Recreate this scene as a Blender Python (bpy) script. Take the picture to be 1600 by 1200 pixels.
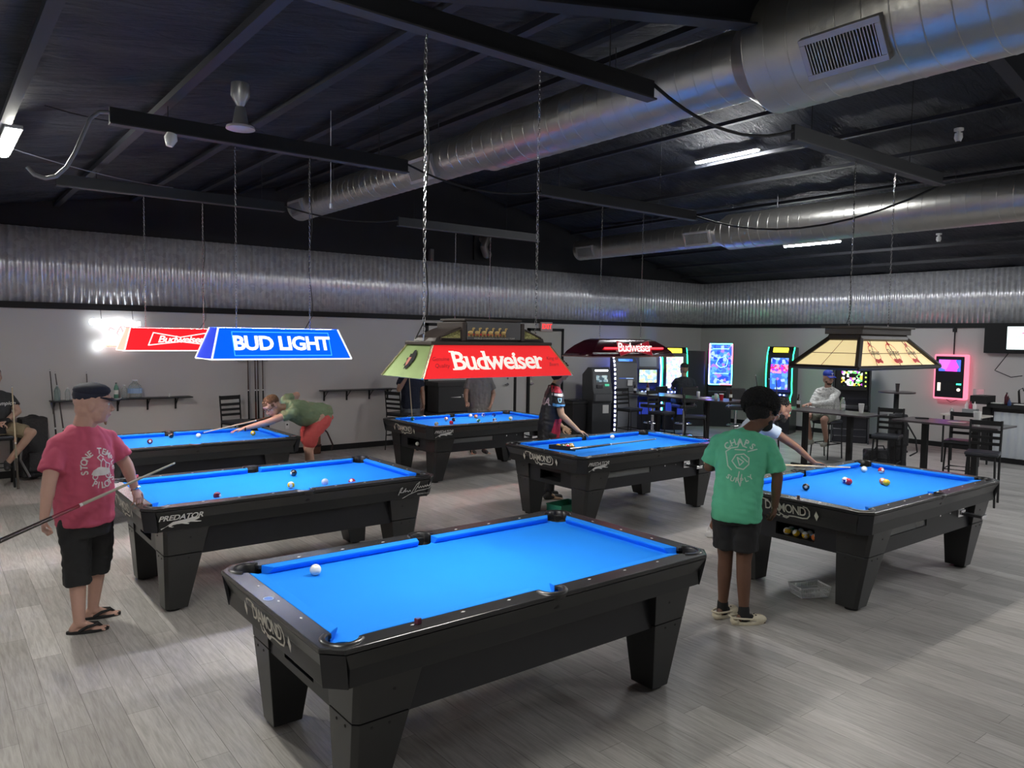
import bpy, bmesh, math, random
from mathutils import Vector as V, Matrix as M, Quaternion, noise as mnoise
from mathutils.bvhtree import BVHTree
random.seed(7)
PI = math.pi
for o in list(bpy.data.objects): bpy.data.objects.remove(o)
SC = bpy.context.scene
COL = SC.collection
# ------------------------------------------------------------------ camera
CAMH, F_PX, PITCH, ROLL, YAW = 2.30, 1179.73, 0.0621, 0.0146, 0.663
fw = V((math.sin(YAW)*math.cos(PITCH), math.cos(YAW)*math.cos(PITCH), -math.sin(PITCH)))
rt = V((math.cos(YAW), -math.sin(YAW), 0)); up = rt.cross(fw)
r_ = rt*math.cos(ROLL)+up*math.sin(ROLL); u_ = -rt*math.sin(ROLL)+up*math.cos(ROLL)
cam = bpy.data.cameras.new('camera'); camo = bpy.data.objects.new('camera', cam); COL.objects.link(camo)
cam.sensor_fit = 'HORIZONTAL'; cam.sensor_width = 36; cam.lens = F_PX/1600*36; cam.clip_start = .05; cam.clip_end = 100
# the hall is laid out in survey units and brought to metres at the end of the script:
# KB for the room and what stands on its floor, KA for the tables with what lies on and hangs over them
KA, KB = .78, .8444; CAM_M = CAMH*KB
m = M((( r_.x,u_.x,-fw.x,0),( r_.y,u_.y,-fw.y,0),( r_.z,u_.z,-fw.z,CAM_M),(0,0,0,1)))
camo.matrix_world = m
SC.camera = camo
# ------------------------------------------------------------------ world, exposure
W = bpy.data.worlds.new('world'); SC.world = W; W.use_nodes = True
W.node_tree.nodes['Background'].inputs[0].default_value = (.55, .62, .75, 1)
W.node_tree.nodes['Background'].inputs[1].default_value = .05
vs = SC.view_settings
vs.view_transform = 'Standard'; vs.look = 'None'; vs.gamma = 1; vs.use_curve_mapping = False; vs.exposure = .72
TUBE = 150.0      # ceiling tube fixtures, emission strength
LAMP = 105.0       # tubes inside the billiard lamps
NEON = 8.0
# ------------------------------------------------------------------ materials
MATS = {}
def mat(name, col=(.5,.5,.5), rough=.6, metal=0., emit=None, es=0., noise=0., nscale=8., bump=0., bscale=60., spec=None, alpha=None, trans=0., coat=0.):
    if name in MATS: return MATS[name]
    mt = bpy.data.materials.new(name); mt.use_nodes = True; MATS[name] = mt
    nt = mt.node_tree; b = nt.nodes['Principled BSDF']
    b.inputs['Base Color'].default_value = (*col, 1); b.inputs['Roughness'].default_value = rough; b.inputs['Metallic'].default_value = metal
    if spec is not None: b.inputs['Specular IOR Level'].default_value = spec
    if coat: b.inputs['Coat Weight'].default_value = coat; b.inputs['Coat Roughness'].default_value = .15
    if trans: b.inputs['Transmission Weight'].default_value = trans
    if alpha is not None: b.inputs['Alpha'].default_value = alpha
    if emit: b.inputs['Emission Color'].default_value = (*emit, 1); b.inputs['Emission Strength'].default_value = es
    tc = nt.nodes.new('ShaderNodeTexCoord')
    if noise:
        n = nt.nodes.new('ShaderNodeTexNoise'); n.inputs['Scale'].default_value = nscale; n.inputs['Detail'].default_value = 5
        nt.links.new(tc.outputs['Object'], n.inputs['Vector'])
        mx = nt.nodes.new('ShaderNodeMix'); mx.data_type = 'RGBA'
        mx.inputs[6].default_value = (*[c*(1-noise) for c in col], 1); mx.inputs[7].default_value = (*[min(1, c*(1+noise)) for c in col], 1)
        nt.links.new(n.outputs['Fac'], mx.inputs[0]); nt.links.new(mx.outputs[2], b.inputs['Base Color'])
    if bump:
        n2 = nt.nodes.new('ShaderNodeTexNoise'); n2.inputs['Scale'].default_value = bscale; n2.inputs['Detail'].default_value = 4
        nt.links.new(tc.outputs['Object'], n2.inputs['Vector'])
        bp = nt.nodes.new('ShaderNodeBump'); bp.inputs['Strength'].default_value = bump; bp.inputs['Distance'].default_value = .05
        nt.links.new(n2.outputs['Fac'], bp.inputs['Height']); nt.links.new(bp.outputs[0], b.inputs['Normal'])
    return mt
def em(name, col, s): return mat(name, (col[0]*.3, col[1]*.3, col[2]*.3), .5, emit=col, es=s)
BLACKP = mat('black_paint', (.018,.019,.021), .45)
MBLACK = mat('matte_black', (.008,.008,.009), .7)
CHROME = mat('chrome', (.75,.75,.77), .18, 1.)
STEELD = mat('dark_steel', (.12,.12,.13), .4, .9)
WHITEP = mat('white_plastic', (.78,.78,.77), .45)
VINYL = mat('black_vinyl', (.02,.02,.022), .35, bump=.1, bscale=150)
SEATV = mat('navy_black_vinyl', (.03,.033,.045), .38)
WOODC = mat('maple_wood', (.52,.36,.2), .35, noise=.2, nscale=20)
DKWOOD = mat('dark_wood', (.05,.03,.02), .3)
PAPER = mat('white_paper', (.8,.8,.78), .7)
GLASS = mat('clear_glass', (.9,.95,.95), .05, trans=1., alpha=.35)
LETW = mat('white_lettering', (.72,.72,.7), .5)
LETG = mat('cream_lettering', (.62,.6,.52), .5)
# ------------------------------------------------------------------ mesh builder
def frame(d):
    d = d.normalized(); a = V((0,0,1)) if abs(d.z) < .9 else V((1,0,0))
    x = d.cross(a).normalized(); return x, d.cross(x).normalized(), d
class B:
    def __init__(s): s.bm = bmesh.new(); s.M = M.Identity(4)
    def v(s, p): return s.bm.verts.new(s.M @ V(p))
    def face(s, pts):
        try: return s.bm.faces.new([s.v(p) for p in pts])
        except ValueError: return None
    def box(s, c, d, rz=0, taper=1., R=None):
        R = R or M.Rotation(rz, 4, 'Z'); c = V(c); q = []
        for z in (-1, 1):
            t = taper if z > 0 else 1
            for x, y in ((-1,-1),(1,-1),(1,1),(-1,1)):
                q.append(s.v(c + (R @ V((x*d[0]/2*t, y*d[1]/2*t, z*d[2]/2)))))
        for f in ((3,2,1,0),(4,5,6,7),(0,1,5,4),(1,2,6,5),(2,3,7,6),(3,0,4,7)): s.bm.faces.new([q[i] for i in f])
        return s
    def b2(s, a, b): return s.box([(a[i]+b[i])/2 for i in range(3)], [abs(a[i]-b[i]) for i in range(3)])
    def hull8(s, bot, top):
        q = [s.v(p) for p in bot]+[s.v(p) for p in top]; n = len(bot)
        s.bm.faces.new(q[:n][::-1]); s.bm.faces.new(q[n:])
        for i in range(n): s.bm.faces.new([q[i], q[(i+1)%n], q[n+(i+1)%n], q[n+i]])
        return s
    def prism(s, poly, z0, z1): return s.hull8([(x,y,z0) for x,y in poly], [(x,y,z1) for x,y in poly])
    def rings(s, rings, cap=True, closed=False):
        R = [[s.v(p) for p in r] for r in rings]; n = len(R[0])
        m_ = len(R)
        for i in range(m_ if closed else m_-1):
            a, b = R[i], R[(i+1)%m_]
            for j in range(n): s.bm.faces.new([a[j], a[(j+1)%n], b[(j+1)%n], b[j]])
        if cap and not closed: s.bm.faces.new(R[0][::-1]); s.bm.faces.new(R[-1])
        return s
    def cyl(s, p0, p1, r0, r1=None, n=12, cap=True):
        r1 = r0 if r1 is None else r1; p0, p1 = V(p0), V(p1); x, y, _ = frame(p1-p0)
        cs = [(math.cos(2*PI*i/n), math.sin(2*PI*i/n)) for i in range(n)]
        return s.rings([[p+(x*c+y*k)*r for c, k in cs] for p, r in ((p0,r0),(p1,r1))], cap)
    def tube(s, pts, r, n=6, cap=True, closed=False):
        pts = [V(p) for p in pts]; N = len(pts); R = []; rr = r if isinstance(r, (list, tuple)) else [r]*N
        px = None
        for i, p in enumerate(pts):
            if closed: t = pts[(i+1)%N]-pts[i-1]
            else: t = pts[min(i+1,N-1)]-pts[max(i-1,0)]
            t = t.normalized() if t.length > 1e-9 else V((0,0,1))
            if px is None: px, _, _ = frame(t)
            else:
                px = px - t*px.dot(t); px = px.normalized() if px.length > 1e-6 else frame(t)[0]
            py = t.cross(px)
            R.append([p+(px*math.cos(2*PI*k/n)+py*math.sin(2*PI*k/n))*rr[i] for k in range(n)])
        return s.rings(R, cap, closed)
    def lathe(s, prof, c=(0,0,0), n=16, ax=None):
        c = V(c); x, y, z = (V((1,0,0)), V((0,1,0)), V((0,0,1))) if ax is None else frame(V(ax))
        R = [[c + z*h + (x*math.cos(2*PI*i/n)+y*math.sin(2*PI*i/n))*max(r,1e-4) for i in range(n)] for r, h in prof]
        return s.rings(R)
    def ell(s, c, r, R=None, n=14, m=9):
        c = V(c); r = (r,r,r) if not hasattr(r, '__len__') else r; R = R or M.Identity(3); rg = []
        for j in range(m+1):
            a = PI*(j/m); a = min(max(a, .02), PI-.02)
            rg.append([c + R @ V((r[0]*math.sin(a)*math.cos(2*PI*i/n), r[1]*math.sin(a)*math.sin(2*PI*i/n), -r[2]*math.cos(a))) for i in range(n)])
        return s.rings(rg)
    def cap(s, p0, p1, r0, r1, n=14):
        """tapered capsule"""
        p0, p1 = V(p0), V(p1); d = p1-p0; x, y, z = frame(d); L = d.length; pr = []
        for k in range(5): a = PI/2*k/4; pr.append((r0*math.sin(a)+1e-4, -r0*math.cos(a)))
        for k in range(5): a = PI/2*k/4; pr.append((r1*math.cos(a)+1e-4, L+r1*math.sin(a)))
        return s.rings([[p0+z*h+(x*math.cos(2*PI*i/n)+y*math.sin(2*PI*i/n))*r for i in range(n)] for r, h in pr])
    def chain(s, pts, rad, n=14):
        for i in range(len(pts)-1): s.cap(pts[i], pts[i+1], rad[i], rad[i+1], n)
        return s
    def done(s, name, mt, parent=None, smooth=False, bevel=0, loc=None, seg=2):
        bmesh.ops.recalc_face_normals(s.bm, faces=s.bm.faces)
        me = bpy.data.meshes.new(name); s.bm.to_mesh(me); s.bm.free()
        return link(name, me, mt, parent, smooth, bevel, loc, seg)
def link(name, me, mt, parent=None, smooth=False, bevel=0, loc=None, seg=2):
    o = bpy.data.objects.new(name, me); COL.objects.link(o)
    if mt is not None and len(me.materials) == 0: me.materials.append(mt)
    if smooth:
        if smooth is True: me.shade_smooth()
        else:
            me.shade_smooth()
            me.set_sharp_from_angle(angle=smooth)
    if bevel:
        b = o.modifiers.new('bevel', 'BEVEL'); b.width = bevel; b.segments = seg; b.limit_method = 'ANGLE'; b.angle_limit = .7
    if parent is not None: o.parent = parent
    if loc is not None: o.location = loc
    return o
def tag(o, label, cat, group=None, kind=None):
    if label: o['label'] = label
    if cat: o['category'] = cat
    if group: o['group'] = group
    if kind: o['kind'] = kind
    return o
def thing(name, label, cat, loc=(0,0,0), rz=0, group=None):
    o = bpy.data.objects.new(name, None); COL.objects.link(o); o.empty_display_size = .1
    o.location = loc; o.rotation_euler = (0,0,rz)
    return tag(o, label, cat, group)
def dup(o, loc=None, rz=None, label=None, group=None, parent=None):
    c = o.copy(); COL.objects.link(c)
    if parent is not None: c.parent = parent
    for ch in o.children: dup(ch, parent=c)
    if loc is not None: c.location = loc
    if rz is not None: c.rotation_euler = (0,0,rz)
    if label: c['label'] = label
    if group: c['group'] = group
    return c
def struct(o, label=None):
    o['kind'] = 'structure'
    if label: o['label'] = label
    return o
def new_from(ob):
    dg = bpy.context.evaluated_depsgraph_get(); ev = ob.evaluated_get(dg)
    me = bpy.data.meshes.new_from_object(ev, depsgraph=dg); return me
def blendmesh(b, voxel, smooth=4, name='body', disp=0., dscale=9.):
    """fuse overlapping volumes into one continuous smooth surface"""
    bmesh.ops.recalc_face_normals(b.bm, faces=b.bm.faces)
    me = bpy.data.meshes.new('tmp'); b.bm.to_mesh(me); b.bm.free()
    o = bpy.data.objects.new('tmp', me); COL.objects.link(o)
    rm = o.modifiers.new('r', 'REMESH'); rm.mode = 'VOXEL'; rm.voxel_size = voxel
    sm = o.modifiers.new('s', 'SMOOTH'); sm.iterations = smooth; sm.factor = .5
    out = new_from(o); bpy.data.objects.remove(o); bpy.data.meshes.remove(me); out.name = name
    if disp:
        nr = [v.normal.copy() for v in out.vertices]
        for v, n in zip(out.vertices, nr):
            p = v.co*dscale
            k = mnoise.noise(V((p.x*1.6, p.y*1.6, p.z*.55)))+.5*mnoise.noise(V((p.x*.9+p.z*2.3, p.y*.9, p.z*1.9+7)))
            k = abs(k)-.3
            v.co += n*k*disp
    return out
# ------------------------------------------------------------------ text
_tc = {}
def text_mesh(s, size=1., offset=0., shear=0., sx=1., spacing=1., ext=0.):
    key = (s, offset, shear, sx, spacing, ext)
    if key not in _tc:
        cu = bpy.data.curves.new('t', 'FONT'); cu.body = s; cu.size = 1; cu.offset = offset; cu.shear = shear; cu.space_character = spacing
        cu.align_x = 'CENTER'; cu.align_y = 'CENTER'; cu.extrude = ext; cu.resolution_u = 3
        o = bpy.data.objects.new('t', cu); COL.objects.link(o)
        me = new_from(o); bpy.data.objects.remove(o); bpy.data.curves.remove(cu)
        for v in me.vertices: v.co.x *= sx
        _tc[key] = me
    me = _tc[key].copy()
    for v in me.vertices: v.co *= size
    return me
def plane_matrix(loc, right, upv):
    r = V(right).normalized(); u = V(upv); u = (u-r*u.dot(r)).normalized(); n = r.cross(u)
    mm = M((( r.x,u.x,n.x,loc[0]),( r.y,u.y,n.y,loc[1]),( r.z,u.z,n.z,loc[2]),(0,0,0,1)))
    return mm
def text(name, s, size, loc, right, upv, mt, parent=None, **k):
    me = text_mesh(s, size, **k); me.transform(plane_matrix(loc, right, upv))
    return link(name, me, mt, parent)
def join_meshes(list_me):
    bm = bmesh.new()
    for me in list_me: bm.from_mesh(me)
    me = bpy.data.meshes.new('joined'); bm.to_mesh(me); bm.free(); return me
def strokes2d(polys, widths=.01):
    """flat ribbons from 2D polylines"""
    b = B()
    for pl in polys:
        w = widths
        pts = [V((p[0], p[1], 0)) for p in pl]
        for i in range(len(pts)-1):
            d = (pts[i+1]-pts[i]); 
            if d.length < 1e-6: continue
            d.normalize(); n = V((-d.y, d.x, 0))*w/2; e = d*w*.3
            b.face([pts[i]-n-e, pts[i+1]-n+e, pts[i+1]+n+e, pts[i]+n-e])
    me = bpy.data.meshes.new('s'); b.bm.to_mesh(me); b.bm.free(); return me
def poly2d(polys):
    b = B()
    for pl in polys: b.face([(x,y,0) for x,y in pl])
    me = bpy.data.meshes.new('s'); b.bm.to_mesh(me); b.bm.free(); return me
def flat(name, me, loc, right, upv, mt, parent=None, size=1.):
    for v in me.vertices: v.co *= size
    me.transform(plane_matrix(loc, right, upv)); return link(name, me, mt, parent)
def drape(me, tree, direction, off=.003):
    """lay a flat graphic onto a curved surface"""
    bm = bmesh.new(); bm.from_mesh(me); bmesh.ops.triangulate(bm, faces=bm.faces)
    for _ in range(3):
        es = [e for e in bm.edges if e.calc_length() > .02]
        if not es: break
        bmesh.ops.subdivide_edges(bm, edges=es, cuts=1); bmesh.ops.triangulate(bm, faces=bm.faces)
    d = V(direction).normalized(); miss = []
    for v in bm.verts:
        h = tree.ray_cast(v.co-d*1.0, d)
        if h[0] is not None: v.co = h[0]-d*off
        else: miss.append(v)
    bmesh.ops.delete(bm, geom=miss, context='VERTS')
    bm.to_mesh(me); bm.free(); return me
# ================================================================== SETTING
XL, XR, YB, YF = -.45, 17.83, 13.95, -5.2
ZE, ZR, XM = 3.89, 5.70, 8.75
def ceil_z(x): return ZE+(ZR-ZE)*(1-abs(x-XM)/(XR-XM)) if x > XM else ZE+(ZR-ZE)*(x-XL)/(XM-XL)
# floor: grey wood planks laid towards the back wall
fm = bpy.data.materials.new('grey_plank_floor'); fm.use_nodes = True; nt = fm.node_tree; bs = nt.nodes['Principled BSDF']
def N(t, **k):
    n = nt.nodes.new(t)
    for a, b_ in k.items(): setattr(n, a, b_)
    return n
tc = N('ShaderNodeTexCoord'); mp = N('ShaderNodeMapping'); mp.inputs['Rotation'].default_value = (0,0,PI/2)
nt.links.new(tc.outputs['Object'], mp.inputs['Vector'])
br = N('ShaderNodeTexBrick'); br.offset = .37; br.offset_frequency = 2; br.inputs['Scale'].default_value = 1
br.inputs['Brick Width'].default_value = 1.22; br.inputs['Row Height'].default_value = .182; br.inputs['Mortar Size'].default_value = .0012
br.inputs['Mortar Smooth'].default_value = 0; br.inputs['Bias'].default_value = 0
br.inputs['Color1'].default_value = (.345,.33,.312,1); br.inputs['Color2'].default_value = (.49,.472,.45,1); br.inputs['Mortar'].default_value = (.12,.11,.10,1)
nt.links.new(mp.outputs[0], br.inputs['Vector'])
m2 = N('ShaderNodeMapping'); m2.inputs['Scale'].default_value = (14, 1.1, 1); nt.links.new(tc.outputs['Object'], m2.inputs['Vector'])
n1 = N('ShaderNodeTexNoise'); n1.inputs['Scale'].default_value = 3.2; n1.inputs['Detail'].default_value = 8; n1.inputs['Roughness'].default_value = .62; n1.inputs['Distortion'].default_value = .6
nt.links.new(m2.outputs[0], n1.inputs['Vector'])
cr = N('ShaderNodeValToRGB'); cr.color_ramp.elements[0].position = .33; cr.color_ramp.elements[0].color = (.62,.6,.58,1); cr.color_ramp.elements[1].position = .62; cr.color_ramp.elements[1].color = (1.12,1.12,1.12,1)
nt.links.new(n1.outputs['Fac'], cr.inputs[0])
mu = N('ShaderNodeMix', data_type='RGBA', blend_type='MULTIPLY'); mu.inputs[0].default_value = .62
nt.links.new(br.outputs['Color'], mu.inputs[6]); nt.links.new(cr.outputs[0], mu.inputs[7])
m3 = N('ShaderNodeMapping'); m3.inputs['Scale'].default_value = (60, 3.5, 1); nt.links.new(tc.outputs['Object'], m3.inputs['Vector'])
n3 = N('ShaderNodeTexNoise'); n3.inputs['Scale'].default_value = 2; n3.inputs['Detail'].default_value = 3; nt.links.new(m3.outputs[0], n3.inputs['Vector'])
c3 = N('ShaderNodeValToRGB'); c3.color_ramp.elements[0].position = .3; c3.color_ramp.elements[0].color = (.8,.79,.78,1); c3.color_ramp.elements[1].position = .55; c3.color_ramp.elements[1].color = (1,1,1,1)
nt.links.new(n3.outputs['Fac'], c3.inputs[0])
mu2 = N('ShaderNodeMix', data_type='RGBA', blend_type='MULTIPLY'); mu2.inputs[0].default_value = .55
nt.links.new(mu.outputs[2], mu2.inputs[6]); nt.links.new(c3.outputs[0], mu2.inputs[7]); nt.links.new(mu2.outputs[2], bs.inputs['Base Color'])
bs.inputs['Roughness'].default_value = .42; bs.inputs['Specular IOR Level'].default_value = .4
bp = N('ShaderNodeBump'); bp.inputs['Strength'].default_value = .12; bp.inputs['Distance'].default_value = .004
nt.links.new(n3.outputs['Fac'], bp.inputs['Height']); nt.links.new(bp.outputs[0], bs.inputs['Normal'])
struct(B().b2((XL-.2,YF-.2,-.1),(XR+.2,YB+.2,0)).done('floor', fm), 'grey wood-look plank floor')
WALLM = mat('painted_wall', (.60,.585,.57), .8, noise=.03, nscale=1.5, bump=.03, bscale=200)
UPW = mat('black_upper_wall', (.012,.012,.014), .85, noise=.3, nscale=3)
def gable(y0, y1, z0):
    return [(XL,z0),(XR,z0),(XR,ZE),(XM,ZR),(XL,ZE)]
# walls (lower painted part), gable above in black
def wallbox(n, a, b_, m_): return struct(B().b2(a,b_).done(n, m_))
wallbox('wall_back', (XL-.15,YB,0),(XR+.15,YB+.15,2.74), WALLM)
wallbox('wall_right', (XR,YF,0),(XR+.15,YB,2.74), WALLM)
wallbox('wall_left', (XL-.15,YF,0),(XL,YB,2.74), WALLM)
wallbox('wall_front', (XL-.15,YF-.15,0),(XR+.15,YF,2.74), WALLM)
for n, y in (('wall_back_gable', YB+.02), ('wall_front_gable', YF-.17)):
    b = B(); pts = [(XL-.15,2.74),(XR+.15,2.74),(XR+.15,ZE),(XM,ZR+.05),(XL-.15,ZE)]
    b.hull8([(x,y,z) for x,z in pts], [(x,y+.13,z) for x,z in pts]); struct(b.done(n, UPW))
wallbox('wall_right_upper', (XR+.02,YF,2.74),(XR+.15,YB,ZE), UPW)
wallbox('wall_left_upper', (XL-.15,YF,2.74),(XL-.02,YB,ZE), UPW)
# corrugated galvanised band
gm = bpy.data.materials.new('galvanised_metal'); gm.use_nodes = True; nt = gm.node_tree; bs = nt.nodes['Principled BSDF']
tc = N('ShaderNodeTexCoord'); vo = N('ShaderNodeTexVoronoi'); vo.inputs['Scale'].default_value = 14; nt.links.new(tc.outputs['Object'], vo.inputs['Vector'])
c1 = N('ShaderNodeValToRGB'); c1.color_ramp.elements[0].color = (.62,.63,.66,1); c1.color_ramp.elements[1].color = (.88,.89,.92,1); nt.links.new(vo.outputs['Color'], c1.inputs[0]); nt.links.new(c1.outputs[0], bs.inputs['Base Color'])
bs.inputs['Metallic'].default_value = .5; bs.inputs['Roughness'].default_value = .22
n1 = N('ShaderNodeTexNoise'); n1.inputs['Scale'].default_value = 2.2; n1.inputs['Detail'].default_value = 3; nt.links.new(tc.outputs['Object'], n1.inputs['Vector'])
bp = N('ShaderNodeBump'); bp.inputs['Strength'].default_value = .12; bp.inputs['Distance'].default_value = .03; nt.links.new(n1.outputs['Fac'], bp.inputs['Height']); nt.links.new(bp.outputs[0], bs.inputs['Normal'])
def corr(name, p0, p1, n, z0=2.735, z1=3.9):
    p0, p1 = V(p0), V(p1); d = p1-p0; L = d.length; d.normalize(); pitch = .107; k = int(L/pitch*10); b = B(); vs_ = []
    for i in range(k+1):
        t = i/k*L; a = .016*math.sin(2*PI*t/pitch); q = p0+d*t+V(n)*(.018+a)
        vs_.append((b.v((q.x,q.y,z0)), b.v((q.x,q.y,z1))))
    for i in range(k): b.bm.faces.new([vs_[i][0], vs_[i+1][0], vs_[i+1][1], vs_[i][1]])
    o = b.done(name, gm, smooth=True); sd = o.modifiers.new('s','SOLIDIFY'); sd.thickness = .0012
    return struct(o, 'corrugated galvanised metal band')
corr('trim_1', (XL,YB,0), (XR,YB,0), (0,-1,0))
corr('trim_2', (XR,YB,0), (XR,YF,0), (-1,0,0))
corr('trim_3', (XL,YB,0), (XL,YF,0), (1,0,0))
# black trim board below it and baseboards
wallbox('trim_4', (XL,YB-.035,2.64),(XR,YB,2.74), MBLACK); wallbox('trim_5', (XR-.035,YF,2.64),(XR,YB-.035,2.74), MBLACK); wallbox('trim_6', (XL,YF,2.64),(XL+.035,YB-.035,2.74), MBLACK)
wallbox('baseboard_back', (XL,YB-.015,0),(8.5,YB,.11), MBLACK); wallbox('baseboard_back_right', (12.47,YB-.015,0),(XR,YB,.11), MBLACK); wallbox('baseboard_right', (XR-.015,YF,0),(XR,YB-.02,.11), MBLACK); wallbox('baseboard_left', (XL,YF,0),(XL+.015,YB-.02,.11), MBLACK)
wallbox('trim_7', (XR-.04,YB-.04,2.74),(XR-.005,YB-.005,3.88), gm)
# ceiling: black sprayed foam, rippled, with purlins and rafters
FOAM = mat('black_spray_foam', (.013,.016,.025), .6, noise=.5, nscale=2.5)
nt = FOAM.node_tree; bs = nt.nodes['Principled BSDF']; tc = N('ShaderNodeTexCoord'); mp = N('ShaderNodeMapping'); mp.inputs['Scale'].default_value = (1.2, 5, 1); nt.links.new(tc.outputs['Object'], mp.inputs[0])
n1 = N('ShaderNodeTexNoise'); n1.inputs['Scale'].default_value = 1.6; n1.inputs['Detail'].default_value = 9; n1.inputs['Roughness'].default_value = .65; n1.inputs['Distortion'].default_value = 1.2; nt.links.new(mp.outputs[0], n1.inputs['Vector'])
bp = N('ShaderNodeBump'); bp.inputs['Strength'].default_value = 1; bp.inputs['Distance'].default_value = .09; nt.links.new(n1.outputs['Fac'], bp.inputs['Height']); nt.links.new(bp.outputs[0], bs.inputs['Normal'])
b = B()
for (xa, xb) in ((XL-.15, XM), (XM, XR+.15)):
    za, zb = (ZE-.03, ZR) if xa < XM and xb == XM else (ZR, ZE-.03)
    NX, NY = 70, 130; g = []
    for i in range(NX+1):
        row = []
        for j in range(NY+1):
            x = xa+(xb-xa)*i/NX; y = YF-.15+(YB-YF+.3)*j/NY; z = za+(zb-za)*i/NX
            z += .05*mnoise.noise(V((x*.9, y*2.2, 0)))+.02*mnoise.noise(V((x*4, y*7, 3)))
            row.append(b.v((x,y,z+.03)))
        g.append(row)
    for i in range(NX):
        for j in range(NY): b.bm.faces.new([g[i][j], g[i][j+1], g[i+1][j+1], g[i+1][j]])
ce = b.done('ceiling', FOAM, smooth=True); struct(ce, 'black foam-sprayed pitched ceiling')
sd = ce.modifiers.new('s','SOLIDIFY'); sd.thickness = .06; sd.offset = 1 if ce.data.polygons[0].normal.z > 0 else -1
PUR = mat('dusty_black_steel', (.017,.019,.027), .6, noise=.35, nscale=3)
xs = [.6, 1.72, 2.82, 3.75, 4.6, 5.3, 6.2, 7.15, 8.05, 9.5, 10.65, 11.6, 12.7, 13.8, 14.9, 15.9, 16.9]
for i, x in enumerate(xs):
    z = ceil_z(x)
    struct(B().b2((x-.04,YF,z-.075),(x+.04,YB,z-.02)).done('trim_%d' % (8+i), PUR), 'black roof purlin')
k = 8+len(xs)
for y in (-1.5, 3.3):
    for sgn in (-1, 1):
        b = B(); x0, x1 = (XL, XM) if sgn < 0 else (XM, XR)
        a, c = (ZE if sgn < 0 else ZR), (ZR if sgn < 0 else ZE)
        # web and bottom flange
        for (w, zt, zb_) in ((.012, -.02, -.38), (.15, -.38, -.395)):
            b.hull8([(x0,y-w/2,a+zb_),(x1,y-w/2,c+zb_),(x1,y+w/2,c+zb_),(x0,y+w/2,a+zb_)], [(x0,y-w/2,a+zt),(x1,y-w/2,c+zt),(x1,y+w/2,c+zt),(x0,y+w/2,a+zt)])
        struct(b.done('trim_%d' % k, PUR), 'sloping black roof rafter'); k += 1
# doors on the back wall
DOORM = mat('door_paint', (.6,.59,.57), .55)
def door(n, x0, x1, h, label, split, handle_x, m_=DOORM):
    t = thing(n, label, None, ((x0+x1)/2, YB, 0)); t['kind'] = 'structure'; w = (x1-x0)/2
    b = B(); b.b2((-w,-.06,0),(-w+.06,0,h)); b.b2((w-.06,-.06,0),(w,0,h)); b.b2((-w,-.06,h-.06),(w,0,h)); b.done('door_frame', MBLACK, t)
    b = B()
    e = [-w+.06]+split+[w-.06]
    for i in range(len(e)-1): b.b2((e[i]+.005,-.04,.01),(e[i+1]-.005,-.003,h-.065))
    b.done('door_panel', m_, t, bevel=.004)
    b = B(); b.cyl((handle_x,-.04,1.2),(handle_x,-.055,1.2),.035,n=16); b.cyl((handle_x,-.055,1.2),(handle_x,-.09,1.2),.012); b.box((handle_x-.05,-.09,1.2),(.12,.018,.02)); b.cyl((handle_x,-.04,1.34),(handle_x,-.06,1.34),.028,n=16)
    b.done('door_handle', CHROME, t, smooth=.6)
    return t
door('door_1', 8.5, 10.98, 2.58, 'white double door in a black frame behind the man in grey', [0.], .98)
door('door_2', 11.33, 12.45, 2.52, 'pale door in a black frame below the exit sign', [], -.42, mat('beige_door', (.5,.48,.43), .6))
# ================================================================== POOL TABLES
CLOTH = mat('blue_cloth', (.010,.24,.88), .85, noise=.05, nscale=3, bump=.05, bscale=900, spec=.2)
RAILM = mat('black_rail_laminate', (.026,.026,.027), .22, noise=.35, nscale=6)
APRM = mat('black_apron_laminate', (.016,.0165,.017), .34)
CABM = mat('black_cabinet_laminate', (.007,.008,.012), .4)
RUB = mat('pocket_rubber', (.012,.012,.013), .3)
HL, HW, CH, TZ = 1.467, .8335, .095, .80
BED, FLA = .747, CAMH-CAMH*KB/KA     # FLA: the floor in table units
def arc(c, r, a0, a1, n=8): return [(c[0]+r*math.cos(a0+(a1-a0)*i/n), c[1]+r*math.sin(a0+(a1-a0)*i/n)) for i in range(n+1)]
def quad_mirror(b, poly, z0, z1):
    for sx in (1,-1):
        for sy in (1,-1):
            p = [(x*sx, y*sy) for x, y in poly]
            if sx*sy < 0: p = p[::-1]
            b.prism(p, z0, z1)
def diamond_logo():
    """spaced art-nouveau letters with a long flourish and two lozenges, 1 unit tall"""
    ms = []
    me = text_mesh('DIAMOND', 1.0, offset=.012, sx=.84, spacing=.86); ms.append(me)
    st = [[(-2.45,.25),(-2.5,.42),(-2.3,.5),(-1.9,.5),(-1.5,.42)]]
    st.append([(-.9,-.36),(-.8,-.62),(-.55,-.68),(-.4,-.5),(-.55,-.38)])
    st.append([(-.55,-.4),(-.1,-.62),(.3,-.62),(.1,-.75),(-.2,-.7)])
    st.append([(.3,-.55),(.8,-.5),(1.5,-.52),(1.9,-.45),(2.1,-.2),(2.1,.15),(1.9,.4),(1.6,.45)])
    ms.append(strokes2d(st, .10))
    z = poly2d([[(-2.95,-.1),(-2.77,-.5),(-2.59,-.1),(-2.77,.3)],[(2.5,-.1),(2.68,-.5),(2.86,-.1),(2.68,.3)]]); ms.append(z)
    return join_meshes(ms)
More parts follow.
